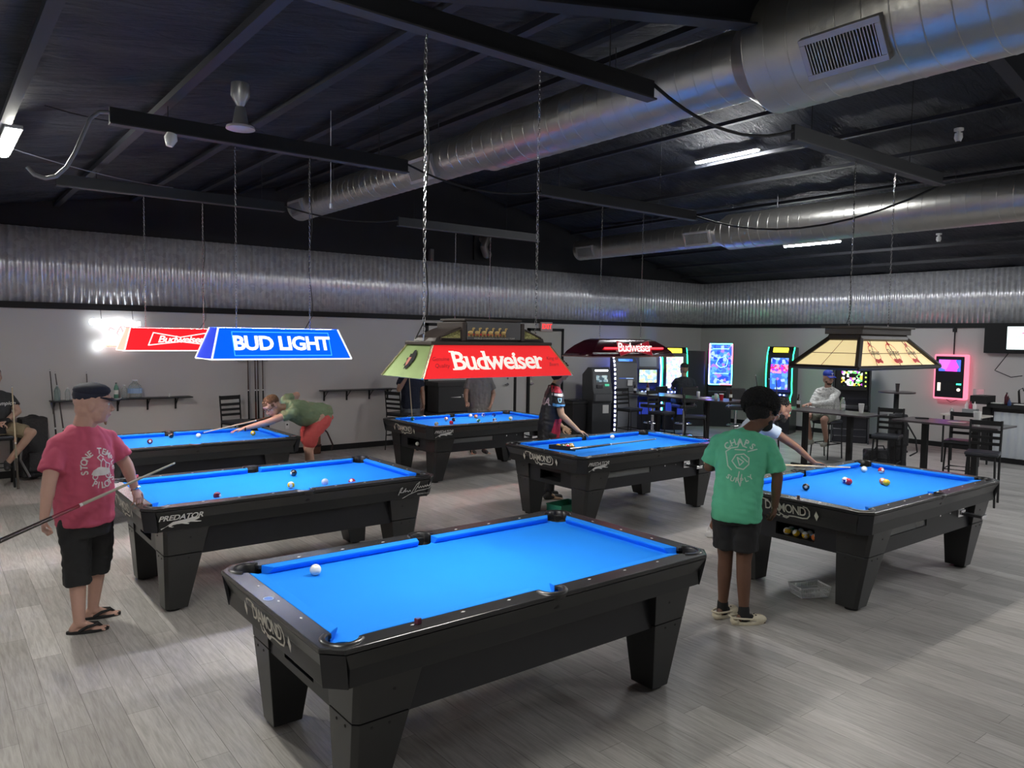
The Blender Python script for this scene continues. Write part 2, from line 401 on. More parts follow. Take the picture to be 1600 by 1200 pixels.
def predator_logo():
    ms = [text_mesh('PREDATOR', .62, offset=.022, shear=.3, sx=1.15, spacing=.96)]
    for v in ms[0].vertices: v.co.y += .22
    cat = [(-1.55,-.62),(-1.2,-.5),(-.9,-.3),(-.6,-.12),(0,-.05),(.5,0),(.9,.1),(1.25,.05),(1.45,.1),(1.5,-.05),(1.3,-.15),(1.1,-.2),(1.35,-.28),(1.65,-.32),(1.6,-.38),(1.2,-.36),(.8,-.3),(.5,-.34),(.7,-.42),(.6,-.48),(.3,-.42),(.1,-.36),(-.3,-.36),(-.6,-.4),(-.75,-.5),(-.5,-.56),(-.7,-.6),(-.95,-.5),(-.9,-.38),(-1.15,-.5),(-1.5,-.7)]
    ms.append(poly2d([cat]))
    return join_meshes(ms)
def signature_logo():
    st = [[(-1.6,-.3),(-1.4,.25),(-1.25,.3),(-1.45,-.1),(-1.2,-.12),(-1.1,.05),(-1.15,-.12),(-.95,.2),(-1.0,-.1),(-.8,0),(-.72,-.12),(-.55,0),(-.5,-.1)],
          [(-.4,-.25),(.05,.45),(.3,.62),(.2,.35),(-.1,-.1),(.15,.25),(.3,.1),(.4,.25),(.5,.1),(.62,.25),(.72,.1),(.85,.28),(.95,.12),(1.05,.3),(1.15,.15),(1.3,.35),(1.4,.5),(1.25,.2),(1.5,.35)],
          [(-1.2,-.62),(-.6,-.35),(.2,-.12),(.9,-.08),(1.3,.0),(1.45,.2)]]
    ms = [strokes2d(st, .05)]
    t = text_mesh('SIMONIS CLOTH', .16, offset=.004);
    for v in t.vertices: v.co.x += .75; v.co.y += -.42
    ms.append(t); return join_meshes(ms)
def pool_table(cx, cy, rz, label, coin, pred, sig, sticker):
    t = thing('pool_table', label, 'pool table', (cx,cy,0), rz, 'black pool tables with blue cloth')
    xi, yi = 1.338, .703; cc, cr = (1.322,.687), .083; sc, sr = (0,.742), .074
    a0 = -math.acos(min(1,(xi-cc[0])/cr)); a1 = PI+math.asin(0)-math.asin((yi-cc[1])/cr)
    poly = [(0,HW),(0,sc[1]+sr)] + arc(sc, sr, PI/2, -math.asin((sc[1]-yi)/sr), 6)[1:]
    ang_s = math.asin(min(1,(sc[1]-yi)/sr)); poly = [(0,HW)] + arc(sc, sr, PI/2, -ang_s, 7)
    st_a = PI-math.asin((yi-cc[1])/cr); en_a = -math.acos((xi-cc[0])/cr)
    poly += arc(cc, cr, st_a, en_a, 12) + [(xi,0),(HL,0),(HL,HW-CH),(HL-CH,HW)]
    b = B(); quad_mirror(b, poly, TZ-.028, TZ); bmesh.ops.remove_doubles(b.bm, verts=b.bm.verts, dist=1e-5)
    bmesh.ops.delete(b.bm, geom=[f for f in b.bm.faces if len(f.verts) == 4 and (all(abs(v.co.x) < 1e-4 for v in f.verts) or all(abs(v.co.y) < 1e-4 for v in f.verts))], context='FACES')
    b.done('rail', RAILM, t, bevel=.007, seg=3)
    # sights (diamond inlays)
    b = B(); s = .3175
    def sight(x, y, lx): 
        a, c = (.014,.007) if lx else (.007,.014)
        b.hull8([(x-a,y,TZ),(x,y-c,TZ),(x+a,y,TZ),(x,y+c,TZ)], [(x-a,y,TZ+.0012),(x,y-c,TZ+.0012),(x+a,y,TZ+.0012),(x,y+c,TZ+.0012)])
    for i in (1,2,3,5,6,7):
        for sy in (-1,1): sight(-1.27+i*s, sy*(.635+.110), True)
    for i in (1,2,3):
        for sx in (-1,1): sight(sx*(1.27+.110), -.635+i*s, False)
    b.done('sight_inlays', mat('pearl_inlay', (.85,.85,.82), .3), t)
    # bed cloth
    bx, by = 1.342, .707; c2, r2 = (1.322,.687), .082; s2, q2 = (0,.742), .075
    ang = math.asin((s2[1]-by)/q2)
    pl = [(0,0),(bx,0)] + [(bx, c2[1]-r2)] + arc(c2, r2, -PI/2, -PI, 8) + [(c2[0]-r2, by)] + arc(s2, q2, -ang, -PI/2, 6)
    b = B(); quad_mirror(b, pl, BED-.025, BED); bmesh.ops.remove_doubles(b.bm, verts=b.bm.verts, dist=1e-5)
    bmesh.ops.delete(b.bm, geom=[f for f in b.bm.faces if len(f.verts) == 4 and (all(abs(v.co.x) < 1e-4 for v in f.verts) or all(abs(v.co.y) < 1e-4 for v in f.verts))], context='FACES')
    bed = b.done('bed_cloth', CLOTH, t)
    # cushions
    def cushion(p0, p1, nrm, e0, e1):
        """p0-p1 along the nose, nrm points to the rail; e0,e1 flare of the ends towards the rail"""
        p0, p1, nrm = V(p0), V(p1), V(nrm); d = (p1-p0).normalized(); w = .070
        sec = [(0, TZ-.005), (w, TZ+.001), (w, BED-.004), (.035, BED-.004), (.004, TZ-.020)]
        R = []
        for p, e in ((p0,-e0),(p1,e1)): R.append([p+d*(e*h/w)+nrm*h+V((0,0,z)) for h, z in sec])
        b = B(); b.rings(R); return b
    cy_, cx_ = .635, 1.27; g, sg = .105, .080
    specs = []
    for sy in (-1,1):
        specs.append(((-cx_+g, sy*cy_, 0), (-sg, sy*cy_, 0), (0,sy,0), .06, .018))
        specs.append(((sg, sy*cy_, 0), (cx_-g, sy*cy_, 0), (0,sy,0), .018, .06))
    for sx in (-1,1): specs.append(((sx*cx_, -cy_+g, 0), (sx*cx_, cy_-g, 0), (sx,0,0), .06, .06))
    for sp in specs: cushion(*sp).done('cushion', CLOTH, t, bevel=.004)
    # pockets: rubber surround + liner
    def pocket(c, r, ang0, ang1):
        b = B(); n = 14; pr = [(-.005,.0),(.004,.009),(.024,.008),(.032,-.002),(.024,-.03),(-.005,-.065)]
        R = [[(c[0]+(r+a)*math.cos(th), c[1]+(r+a)*math.sin(th), TZ+z) for a, z in pr] for th in [ang0+(ang1-ang0)*i/n for i in range(n+1)]]
        b.rings(R)
        p_ = b.done('pocket', RUB, t, smooth=.9)
        b = B(); n = 20
        for rr, s_ in ((r-.002,1),(r+.004,-1)):
            pass
        b.rings([[(c[0]+rr*math.cos(2*PI*i/n), c[1]+rr*math.sin(2*PI*i/n), z) for i in range(n)] for rr, z in ((r-.004,BED-.01),(r-.01,.70),(.01,.695))], cap=False)
        b.done('pocket_liner', MBLACK, p_, smooth=True)
    for sx in (-1,1):
        for sy in (-1,1):
            th = math.atan2(sy, sx); pocket((sx*cc[0], sy*cc[1]), cr, th-1.75, th+1.75)
    for sy in (-1,1): pocket((0, sy*sc[1]), sr, sy*PI/2-1.7, sy*PI/2+1.7)
    # apron
    def octo(hl, hw, c, z): return [(-hl+c,-hw,z),(hl-c,-hw,z),(hl,-hw+c,z),(hl,hw-c,z),(hl-c,hw,z),(-hl+c,hw,z),(-hl,hw-c,z),(-hl,-hw+c,z)]
    def ring(b, o0, i0, o1, i1):
        q = [[b.v(p) for p in r] for r in (o0,i0,i1,o1)]
        for k in range(4):
            a, c = q[k], q[(k+1)%4]
            for j in range(8): b.bm.faces.new([a[j],a[(j+1)%8],c[(j+1)%8],c[j]])
    zt, zb = TZ-.033, .585
    b = B(); ring(b, octo(HL-.006,HW-.006,CH,zt), octo(HL-.05,HW-.05,CH,zt), octo(HL-.05,HW-.05,CH,zb), octo(HL-.006,HW-.006,CH,zb))
    for v in b.bm.verts:
        if v.co.z < .6: v.co.x -= math.copysign(.03, v.co.x); v.co.y -= math.copysign(.03, v.co.y)
    b.done('apron', APRM, t, bevel=.003)
    # corner caps over the chamfers
    for sx in (-1,1):
        for sy in (-1,1):
            def cp(z, ins, o): 
                hl, hw = HL-.006-ins+o, HW-.006-ins+o
                return [(sx*(hl-CH), sy*hw, z), (sx*hl, sy*(hw-CH), z), (sx*(hl-.02), sy*(hw-CH-.006), z), (sx*(hl-CH-.006), sy*(hw-.02), z)]
            b = B(); b.hull8(cp(zb-.004,.03,.004), cp(zt+.002,0,.004)); b.done('corner_cap', CABM, t, bevel=.003)
    # cabinet body
    b = B(); X0, Y0 = 1.265, .70
    def panel(p0, p1, z0, z1, holes, th=.03):
        """vertical panel from p0 to p1 with rectangular openings (u0,u1,v0,v1) in metres"""
        p0, p1 = V(p0), V(p1); d = (p1-p0); L = d.length; d.normalize(); n = V((-d.y, d.x, 0))
        us = sorted({0, L, *[h[0] for h in holes], *[h[1] for h in holes]}); zs = sorted({z0, z1, *[h[2] for h in holes], *[h[3] for h in holes]})
        for i in range(len(us)-1):
            for j in range(len(zs)-1):
                um, zm = (us[i]+us[i+1])/2, (zs[j]+zs[j+1])/2
                if any(h[0] < um < h[1] and h[2] < zm < h[3] for h in holes): continue
                a, c = p0+d*us[i], p0+d*us[i+1]
                b.hull8([a+V((0,0,zs[j])), c+V((0,0,zs[j])), c+n*th+V((0,0,zs[j])), a+n*th+V((0,0,zs[j]))],
                        [a+V((0,0,zs[j+1])), c+V((0,0,zs[j+1])), c+n*th+V((0,0,zs[j+1])), a+n*th+V((0,0,zs[j+1]))])
    zb0, zb1 = .325, .62
    long_holes = [(.165,1.215,.47,.545)] if coin else []
    panel((-X0,-Y0,0),(X0,-Y0,0), zb0, zb1, long_holes)
    panel((X0,-Y0,0),(X0,Y0,0), zb0, zb1, [])
    panel((X0,Y0,0),(-X0,Y0,0), zb0, zb1, [])
    panel((-X0,Y0,0),(-X0,-Y0,0), zb0, zb1, [(.49,.91,.375,.50)])
    bmesh.ops.remove_doubles(b.bm, verts=b.bm.verts, dist=1e-5)
    b.done('cabinet', CABM, t)
    B().b2((-X0+.03,-Y0+.03,zb0),(X0-.03,Y0-.03,zb0+.012)).done('cabinet_bottom', MBLACK, t)
    B().b2((-X0+.3,-Y0+.2,.34),(X0-.03,-Y0+.21,.60)).done('inner_partition', MBLACK, t)
    bx_ = B(); bx_.b2((-X0+.03,-.25,.358),(-X0+.25,.25,.368)); bx_.b2((-X0+.24,-.25,.358),(-X0+.25,.25,.56)); bx_.done('ball_tray', MBLACK, t)
    if coin:
        B().b2((-X0+.165,-Y0+.012,.47),(-X0+1.215,-Y0+.016,.545)).done('viewing_window', mat('window_plastic', (.3,.31,.31), .2, alpha=.6), t)
        b = B(); b.box((.70,-Y0-.012,.515),(.13,.024,.10)); b.box((.70,-Y0-.03,.516),(.1,.03,.045))
        cm = b.done('coin_mechanism', CHROME, t, bevel=.003)
        b = B(); b.box((.71,-Y0-.13,.50),(.07,.20,.028)); b.done('coin_slide', STEELD, cm)
        b = B(); b.box((.71,-Y0-.235,.50),(.12,.02,.04)); b.done('slide_handle', CHROME, cm, bevel=.003)
        b = B()
        for x in (.25,.48): b.cyl((x,-Y0-.004,.53),(x,-Y0+.01,.53),.011)
        b.done('lock', CHROME, t)
    # legs
    for sx in (-1,1):
        for sy in (-1,1):
            def sec(z, ox, oy, wx, wy):
                xo, yo = HL-ox, HW-oy; c = .03
                p = [(xo-wx,yo-wy),(xo,yo-wy),(xo,yo-c),(xo-c,yo),(xo-wx,yo)]
                p = [(sx*x, sy*y, z) for x, y in p]
                return p if sx*sy > 0 else p[::-1]
            def lerp(z):
                k = (.585-z)/(.585-FLA)
                return sec(z, .175+.045*k, .055+.145*k, .38-.20*k, .34-.14*k)
            b = B(); b.hull8(lerp(FLA+.026), lerp(.345)); lg = b.done('leg', APRM, t, bevel=.004)
            b = B(); b.hull8(lerp(.352), lerp(.59)); b.done('leg_block', APRM, lg, bevel=.003)
            b = B(); q = lerp(FLA+.022); cx0 = sum(p[0] for p in q)/5; cy0 = sum(p[1] for p in q)/5
            b.cyl((cx0,cy0,FLA),(cx0,cy0,FLA+.028),.06,n=16); b.done('leg_leveler', MBLACK, lg)
            b = B()
            for zz in (.31,.50):
                k = (.585-zz)/(.585-FLA); yo = HW-.055-.145*k; xo = HL-.175-.045*k
                for off in ((.10,.20) if zz < .4 else (.22,)):
                    zq = zz
                    b.cyl((sx*(xo-off),sy*(yo-.004),zq),(sx*(xo-off),sy*(yo+.003),zq),.008,n=8)
                    b.cyl((sx*(xo-.004),sy*(yo-off),zq),(sx*(xo+.003),sy*(yo-off),zq),.008,n=8)
            b.done('bolt', MBLACK, lg)
    # lettering
    lt = math.atan2(.03, .18)
    def onside(name, me, x, y, z, side, size, mt):
        if side == 'end': r, u = V((0,-1,0)), V((.16,0,1)); loc = V((-(HL-.006)-.002+(zt-z)*.165, y, z))
        else: r, u = V((1,0,0)), V((0,.16,1)); loc = V((x, -(HW-.006)-.002+(zt-z)*.165, z))
        if side == 'end': u = V((-.16,0,1)); 
        else: u = V((0,-.16,1))
        flat(name, me, loc, r, u, mt, t, size)
    onside('maker_lettering', diamond_logo(), 0, 0, .69, 'end', .122, LETG)
    if pred: onside('sponsor_lettering', predator_logo(), -1.16, 0, .68, 'side', .105, LETW)
    if sig: onside('signature_lettering', signature_logo(), 1.2, 0, .672, 'side', .13, LETW)
    if sticker:
        b = B(); n = 24; b.hull8([(-(HL-.055)+.03*math.cos(2*PI*i/n), .07+.036*math.sin(2*PI*i/n), TZ) for i in range(n)], [(-(HL-.055)+.03*math.cos(2*PI*i/n), .07+.036*math.sin(2*PI*i/n), TZ+.001) for i in range(n)])
        s_ = b.done('sticker', mat('blue_sticker', (.12,.25,.7), .4), t)
        b = B(); R = [[(-(HL-.055)+.03*k*math.cos(2*PI*i/n), .07+.036*k*math.sin(2*PI*i/n), TZ+.0014) for i in range(n)] for k in (.95,.82)]
        b.rings(R, cap=False); b.done('sticker_ring', PAPER, s_)
    return t
TABS = {1:(2.92,4.08,.0035), 2:(2.88,7.665,.006), 3:(7.964,4.026,-.009), 4:(7.99,11.39,0), 5:(7.913,7.644,0), 6:(2.88,11.32,0)}
pool_table(*TABS[1], 'nearest pool table with a single white ball and a blue sticker on its rail', False, False, False, True)
pool_table(*TABS[2], 'pool table the man in the pink shirt touches, white signature on its long side', False, True, True, False)
pool_table(*TABS[3], 'right pool table with a coin slide and a yellow ball touching an orange one', True, False, False, False)
pool_table(*TABS[4], 'far pool table scattered with a dozen balls, behind the big red lamp', True, True, False, False)
pool_table(*TABS[5], 'middle pool table with a ball rack and a cue lying across it', True, True, False, False)
pool_table(*TABS[6], 'far left pool table the man in red shorts bends over', False, False, False, False)
# ------------------------------------------------------------------ balls
def ballmat(name, col, stripe=False, spot=True):
    key = 'ball_'+name
    if key in MATS: return MATS[key]
    mt = bpy.data.materials.new(key); mt.use_nodes = True; MATS[key] = mt; global nt; nt = mt.node_tree; bs = nt.nodes['Principled BSDF']
    bs.inputs['Roughness'].default_value = .12; bs.inputs['Coat Weight'].default_value = .4
    if not spot: bs.inputs['Base Color'].default_value = (*col, 1); return mt
    tc = N('ShaderNodeTexCoord'); sp = N('ShaderNodeSeparateXYZ'); nt.links.new(tc.outputs['Object'], sp.inputs[0])
    cur = None
    base = N('ShaderNodeRGB'); base.outputs[0].default_value = (*col, 1); cur = base.outputs[0]
    def mixwhite(fac_sock, cur, c=(.85,.83,.75,1)):
        mx = N('ShaderNodeMix', data_type='RGBA'); nt.links.new(fac_sock, mx.inputs[0]); nt.links.new(cur, mx.inputs[6]); mx.inputs[7].default_value = c; return mx.outputs[2]
    if stripe:
        a = N('ShaderNodeMath', operation='ABSOLUTE'); nt.links.new(sp.outputs[2], a.inputs[0]); g = N('ShaderNodeMath', operation='GREATER_THAN'); nt.links.new(a.outputs[0], g.inputs[0]); g.inputs[1].default_value = .0198
        cur = mixwhite(g.outputs[0], cur)
    a = N('ShaderNodeMath', operation='ABSOLUTE'); nt.links.new(sp.outputs[0], a.inputs[0]); g = N('ShaderNodeMath', operation='GREATER_THAN'); nt.links.new(a.outputs[0], g.inputs[0]); g.inputs[1].default_value = .0326
    cur = mixwhite(g.outputs[0], cur)
    nt.links.new(cur, bs.inputs['Base Color']); return mt
BR = .0366
b = B(); b.ell((0,0,0), BR, n=24, m=14); bmesh.ops.recalc_face_normals(b.bm, faces=b.bm.faces); BALLME = bpy.data.meshes.new('ball'); b.bm.to_mesh(BALLME); b.bm.free(); BALLME.shade_smooth()
COLS = {'white':((.85,.84,.76),False,False),'black':((.01,.01,.012),False,True),'maroon':((.16,.01,.03),False,True),'yellow':((.8,.48,.02),False,True),'yellow_stripe':((.8,.48,.02),True,True),'red':((.62,.015,.03),False,True),'red_stripe':((.62,.015,.03),True,True),'blue_stripe':((.01,.03,.3),True,True),'blue':((.01,.03,.25),False,True),'orange':((.85,.2,.05),False,True),'orange_stripe':((.85,.22,.05),True,True),'green':((.01,.14,.07),False,True),'green_stripe':((.02,.2,.09),True,True),'maroon_stripe':((.16,.01,.03),True,True)}
def ball(col, x, y, z, label, group=None, face=None):
    me = BALLME.copy(); c = COLS[col]; me.materials.append(ballmat(col, c[0], c[1], c[2]))
    o = bpy.data.objects.new('cue_ball' if col == 'white' else 'pool_ball', me); COL.objects.link(o)
    o.location = (x,y,z+BR)
    o.rotation_euler = face if face else (random.uniform(-.6,.6), random.uniform(-1,1), random.uniform(0,6))
    return tag(o, label, 'ball', group)
def facecam(x, y, z=.8, off=.25):
    d = V((-x,-y,CAMH-z)); return d.to_track_quat('X','Z').to_euler()
G = 'balls on the pool tables'
ball('white', 1.96, 4.54, BED, 'white cue ball alone on the nearest table', G)
ball('maroon', 2.13, 7.17, BED, 'dark maroon ball at the near rail of the signature table, beside the pink-shirted man', G)
ball('yellow_stripe', 2.88, 7.27, BED, 'yellow striped ball next to the black ball on the signature table', G, facecam(2.88,7.27))
ball('black', 3.16, 7.9, BED, 'black ball behind the yellow striped one on the signature table', G)
ball('white', 3.23, 7.24, BED, 'white cue ball on the signature table', G)
ball('red', 3.46, 7.09, BED, 'small visible top of a dark red ball at the near rail of the signature table', G)
ball('black', 7.23, 4.25, BED, 'black numbered ball alone at the near left of the right table', G, facecam(7.23,4.25))
ball('red', 7.91, 4.15, BED, 'red ball in front of a blue striped one on the right table', G)
ball('blue_stripe', 7.945, 4.21, BED, 'blue striped ball hidden behind the red one on the right table', G)
ball('white', 8.85, 4.46, BED, 'white cue ball near the far corner pocket of the right table', G)
ball('red_stripe', 8.94, 4.30, BED, 'red and white striped ball beside the cue ball on the right table', G, (0.3,.4,1))
ball('yellow', 8.21, 3.885, BED, 'yellow ball touching an orange one on the right table', G)
ball('orange', 8.25, 3.945, BED, 'orange ball behind the yellow one on the right table', G)
ball('maroon', 2.45, 11.27, BED, 'maroon numbered ball on the far left table', G, facecam(2.45,11.27))
ball('black', 2.84, 11.74, BED, 'black ball by the far side pocket of the far left table', G)
ball('white', 3.17, 11.54, BED, 'white cue ball about to be struck on the far left table', G)
ball('yellow', 3.93, 11.42, BED, 'yellow ball under the bending man on the far left table', G, facecam(3.93,11.42))
for c, x, y, l in (('green',7.01,11.91,'dark green ball at the left end of the far table'),('blue_stripe',7.36,12.08,'striped ball by the far rail at the left of the far table'),
    ('orange_stripe',7.54,11.6,'orange striped ball left of centre on the far table'),('black',7.6,11.44,'black ball left of centre on the far table'),('white',8.25,11.84,'white cue ball on the far table'),
    ('orange',8.27,11.69,'orange ball right of the cue ball on the far table'),('blue_stripe',8.53,11.81,'blue striped ball right of the orange one on the far table'),('blue',8.71,11.71,'dark blue ball nearest the far right on the far table'),
    ('yellow_stripe',6.95,11.0,'pale yellow striped ball at the near left corner of the far table'),('red',7.28,11.04,'red ball at the near rail below the black one on the far table'),('green_stripe',7.87,11.04,'green striped ball by the middle of the near rail of the far table'),
    ('maroon_stripe',8.2,11.0,'dark striped ball by the near rail right of the middle of the far table'),('yellow_stripe',8.64,11.09,'pale yellow striped ball right along the near rail of the far table')):
    ball(c, x, y, BED, l, G)
ball('white', 8.36, 8.17, BED, 'white cue ball on the middle table near the far rail', G)
# triangle rack with balls, resting near the left end of table 5
rk = thing('ball_rack', 'black triangle rack holding balls near the left end of the middle table', 'ball rack', (7.06,7.80,BED), .9)
b = B(); h = .225
tri = [(h*math.cos(a), h*math.sin(a)) for a in (PI/2, PI/2+2*PI/3, PI/2+4*PI/3)]
for i in range(3):
    p, q = V((*tri[i],0)), V((*tri[(i+1)%3],0)); d = q-p; mid = (p+q)/2
    b.box((mid.x, mid.y, .03), (d.length+.02,.014,.06), rz=math.atan2(d.y,d.x))
b.done('rack_frame', MBLACK, rk, bevel=.004)
kk = 0
for r, cs in enumerate((('yellow',),('green_stripe','maroon'),('red','white','black'),('yellow_stripe','red_stripe','yellow','maroon_stripe'))):
    for i, c in enumerate(cs):
        x = (i-r/2)*.0735; y = .105-r*.064; R2 = M.Rotation(.9,3,'Z') @ V((x,y,0)); kk += 1
        ball(c if c != 'white' else 'yellow_stripe', 7.06+R2.x, 7.80+R2.y, BED, 'ball packed in the black triangle rack on the middle table', 'balls in the triangle rack')
# balls lying in the return tray of the right table
for i, c in enumerate(('yellow_stripe','green_stripe','white','blue_stripe','yellow_stripe','maroon_stripe','orange_stripe','green_stripe')):
    ball(c if c != 'white' else 'yellow_stripe', 7.964-1.265+.075+.076*(i%2), 4.026+.14-.10*(i//2), .368, 'ball lying in the end opening of the right table', 'balls in the return opening of the right table')
ball('white', 7.99-1.265+.08, 11.39-.0, .368, 'white ball seen in the end opening of the far table')
def chalk(x, y, rz, c, l):
    o = B().box((0,0,.014),(.028,.028,.028)).done('chalk_cube', mat('chalk_'+c, {'maroon':(.13,.02,.05),'red':(.6,.1,.12),'brown':(.2,.12,.12)}[c], .8), bevel=.002, loc=(x,y,TZ+.001)); o.rotation_euler.z = rz
    p = B().cyl((0,0,.028),(0,0,.0295),.010).done('chalk_top', mat('blue_chalk', (.08,.2,.6), .9), o)
    return tag(o, l, 'chalk', 'cubes of chalk on the rails')
chalk(2.0, 3.33, .2, 'maroon', 'maroon chalk cube on the near rail of the nearest table')
chalk(1.66, 8.43, .1, 'red', 'left one of two red chalk cubes on the far rail of the signature table'); chalk(1.70, 8.435, .5, 'red', 'right one of two red chalk cubes on the far rail of the signature table')
chalk(6.56, 3.93, .4, 'brown', 'brown chalk cube on the end rail of the right table beside the green-shirted man')
chalk(8.03, 3.26, .3, 'brown', 'brown chalk cube on the near long rail of the right table')
# ================================================================== BILLIARD LAMPS
BRASS = mat('brass', (.7,.55,.25), .3, .9)
REFL = mat('lamp_inside_white', (.8,.8,.78), .5)
TUBEM = em('lamp_tube', (1.,.97,.93), LAMP)
def frustum_panels(t, hw0, hl0, hw1, hl1, z0, z1, mats, names, th=.004):
    """four sloping panels: front(-y), back(+y), left(-x), right(+x)"""
    c0 = [(-hl0,-hw0),(hl0,-hw0),(hl0,hw0),(-hl0,hw0)]; c1 = [(-hl1,-hw1),(hl1,-hw1),(hl1,hw1),(-hl1,hw1)]
    out = []
    for k, (i, j) in enumerate(((0,1),(2,3),(3,0),(1,2))):
        a, b_, c, d = V((*c0[i],z0)), V((*c0[j],z0)), V((*c1[j],z1)), V((*c1[i],z1))
        n = (b_-a).cross(d-a).normalized()
        b = B(); b.hull8([a,b_,b_-n*th,a-n*th],[d,c,c-n*th,d-n*th]); pn = b.done(names[k], mats[k], t); out.append(pn)
        m1 = n*(th+.001); m2 = n*(th+.003); b = B(); b.hull8([a-m1,b_-m1,b_-m2,a-m2],[d-m1,c-m1,c-m2,d-m2]); b.done('white_liner', REFL, pn)
    return out
def chain(t, x, y, z0, z1, cord=True, name='chain'):
    b = B(); L = z1-z0; n = int(L/.03); 
    for i in range(n):
        zc = z0+(i+.5)*L/n; hx = .008; hz = .019; pts = []
        for k in range(8):
            a = 2*PI*k/8; u = hx*math.cos(a); w = hz*math.sin(a)
            pts.append((x+u, y, zc+w) if i % 2 else (x, y+u, zc+w))
        b.tube(pts, .0022, n=4, closed=True)
    b.cyl((x,y,z0-.03),(x,y,z0+.01),.006); b.done(name, CHROME, t)
    if cord:
        pts = [(x+.012+.02*math.sin(i*.9), y+.006, z0+L*i/14) for i in range(15)]
        pts[0] = (x-.06, y, z0-.02); B().tube(pts, .004).done('power_cord', MBLACK, t)
def lamp_tubes(t, hl, z, ys=(-.03,.03), m_=None):
    b = B()
    for y in ys: b.cyl((-hl,y,z),(hl,y,z),.013,n=10)
    return b.done('light_tube', m_ or TUBEM, t)
HZ = 4.16   # underside of the hanging boards
def serif_word(size):
    bars = []; kw = dict(offset=.014, sx=1.06, spacing=.92, ext=.01); full = 'Budweiser'
    def width(s):
        me = text_mesh(s, 1, **kw); xs_ = [v.co.x for v in me.vertices]; return max(xs_)-min(xs_)
    tot = width(full); me = text_mesh(full, 1, **kw); ys = [v.co.y for v in me.vertices]; y0, y1 = min(ys), max(ys); base = y0+.015; xh = base+.52; x0 = min(v.co.x for v in me.vertices)
    sr = []
    for i, ch in enumerate(full):
        end = x0+width(full[:i+1]); st = end-width(ch); sr.append((ch, st, end))
    def bar(x, y, w=.2): bars.append([(x-w/2,y-.028),(x+w/2,y-.028),(x+w/2,y+.028),(x-w/2,y+.028)])
    cap = base+.70
    for ch, a, c in sr:
        if ch == 'B': bar(a+.02, base+.02, .22); bar(a+.02, cap, .22)
        if ch == 'u': bar(a+.03, xh-.03, .17); bar(c-.09, xh-.03, .12); bar(c-.0, base+.02, .16)
        if ch == 'd': bar(c-.09, cap, .18); bar(c-.0, base+.02, .16)
        if ch == 'w': bar(a+.07, xh-.03, .2); bar(c-.07, xh-.03, .2); bar((a+c)/2, xh-.03, .16)
        if ch == 'i': bar(a+.03, xh-.03, .14); bar((a+c)/2, base+.02, .24)
        if ch == 'r': bar(a+.03, xh-.03, .16); bar(a+.08, base+.02, .26)
    me = poly2d(bars)
    for v in me.vertices: v.co *= size
    return me
# ---- big Budweiser carousel lamp, over the nearest table
RED = mat('red_translucent', (.62,.015,.025), .25, emit=(.9,.03,.03), es=.42)
GRBRASS = mat('brushed_green_brass', (.24,.33,.12), .42, .6, noise=.25, nscale=5)
DKBR = mat('dark_brown_plastic', (.055,.042,.038), .4)
t = thing('billiard_lamp', 'big red lamp with white serif lettering, brushed brass ends and a glazed crown', 'lamp', (2.92,4.08,0))
frustum_panels(t, .25, .60, .15, .47, 2.045, 2.245, [RED,RED,GRBRASS,GRBRASS], ['red_panel','red_panel','brass_end','brass_end'])
for sx in (-1,1):
    for sy in (-1,1):
        B().tube([(sx*.60,sy*.25,2.045),(sx*.47,sy*.15,2.245)], .009, n=6).done('corner_trim', mat('polished_brass', (.8,.72,.45), .22, .9), t)
u = V((0,.10,.20))
serif_me = serif_word(.175)
link_flat = lambda: None
flat('lettering_serifs', serif_me, V((-.0,-.2045,2.143)), (1,0,0), V((0,.10,.20)), mat('lit_white_letters', (.85,.83,.78), .5, emit=(1,.95,.88), es=.35), t)
text('lettering', 'Budweiser', .175, V((-.0,-.2035,2.143)), (1,0,0), u, mat('lit_white_letters', (.85,.83,.78), .5, emit=(1,.95,.88), es=.35), t, offset=.014, sx=1.06, spacing=.92, ext=.01)
for x, s1, s2 in ((-.43,'Genuine','Quality'),(.43,'King of','Beers')):
    for k_, s_ in enumerate((s1,s2)): text('small_lettering', s_, .036, V((x*1.04,-.2045+.0*k_,2.16))+u.normalized()*(-.045*k_), (1,0,0), u, mat('dark_red_print', (.3,.01,.02), .5), t, shear=.3)
# eagle emblem on the brass end
eag = [(-.01,.07),(.01,.075),(.02,.06),(.035,.05),(.045,.02),(.045,-.01),(.03,-.02),(.035,-.05),(.02,-.04),(.01,-.07),(-.005,-.06),(-.02,-.07),(-.025,-.04),(-.045,-.045),(-.035,-.01),(-.05,.01),(-.03,.02),(-.035,.045),(-.015,.045)]
flat('eagle_emblem', poly2d([eag]), V((-.5385,0,2.15)), (0,-1,0), V((.13,0,.2)), MBLACK, t)
flat('emblem_shield', poly2d([[(-.02,.02),(.012,.02),(.008,-.03),(-.006,-.045),(-.02,-.02)]]), V((-.5405,.008,2.15)), (0,-1,0), V((.13,0,.2)), mat('emblem_red', (.6,.2,.15), .5), t)
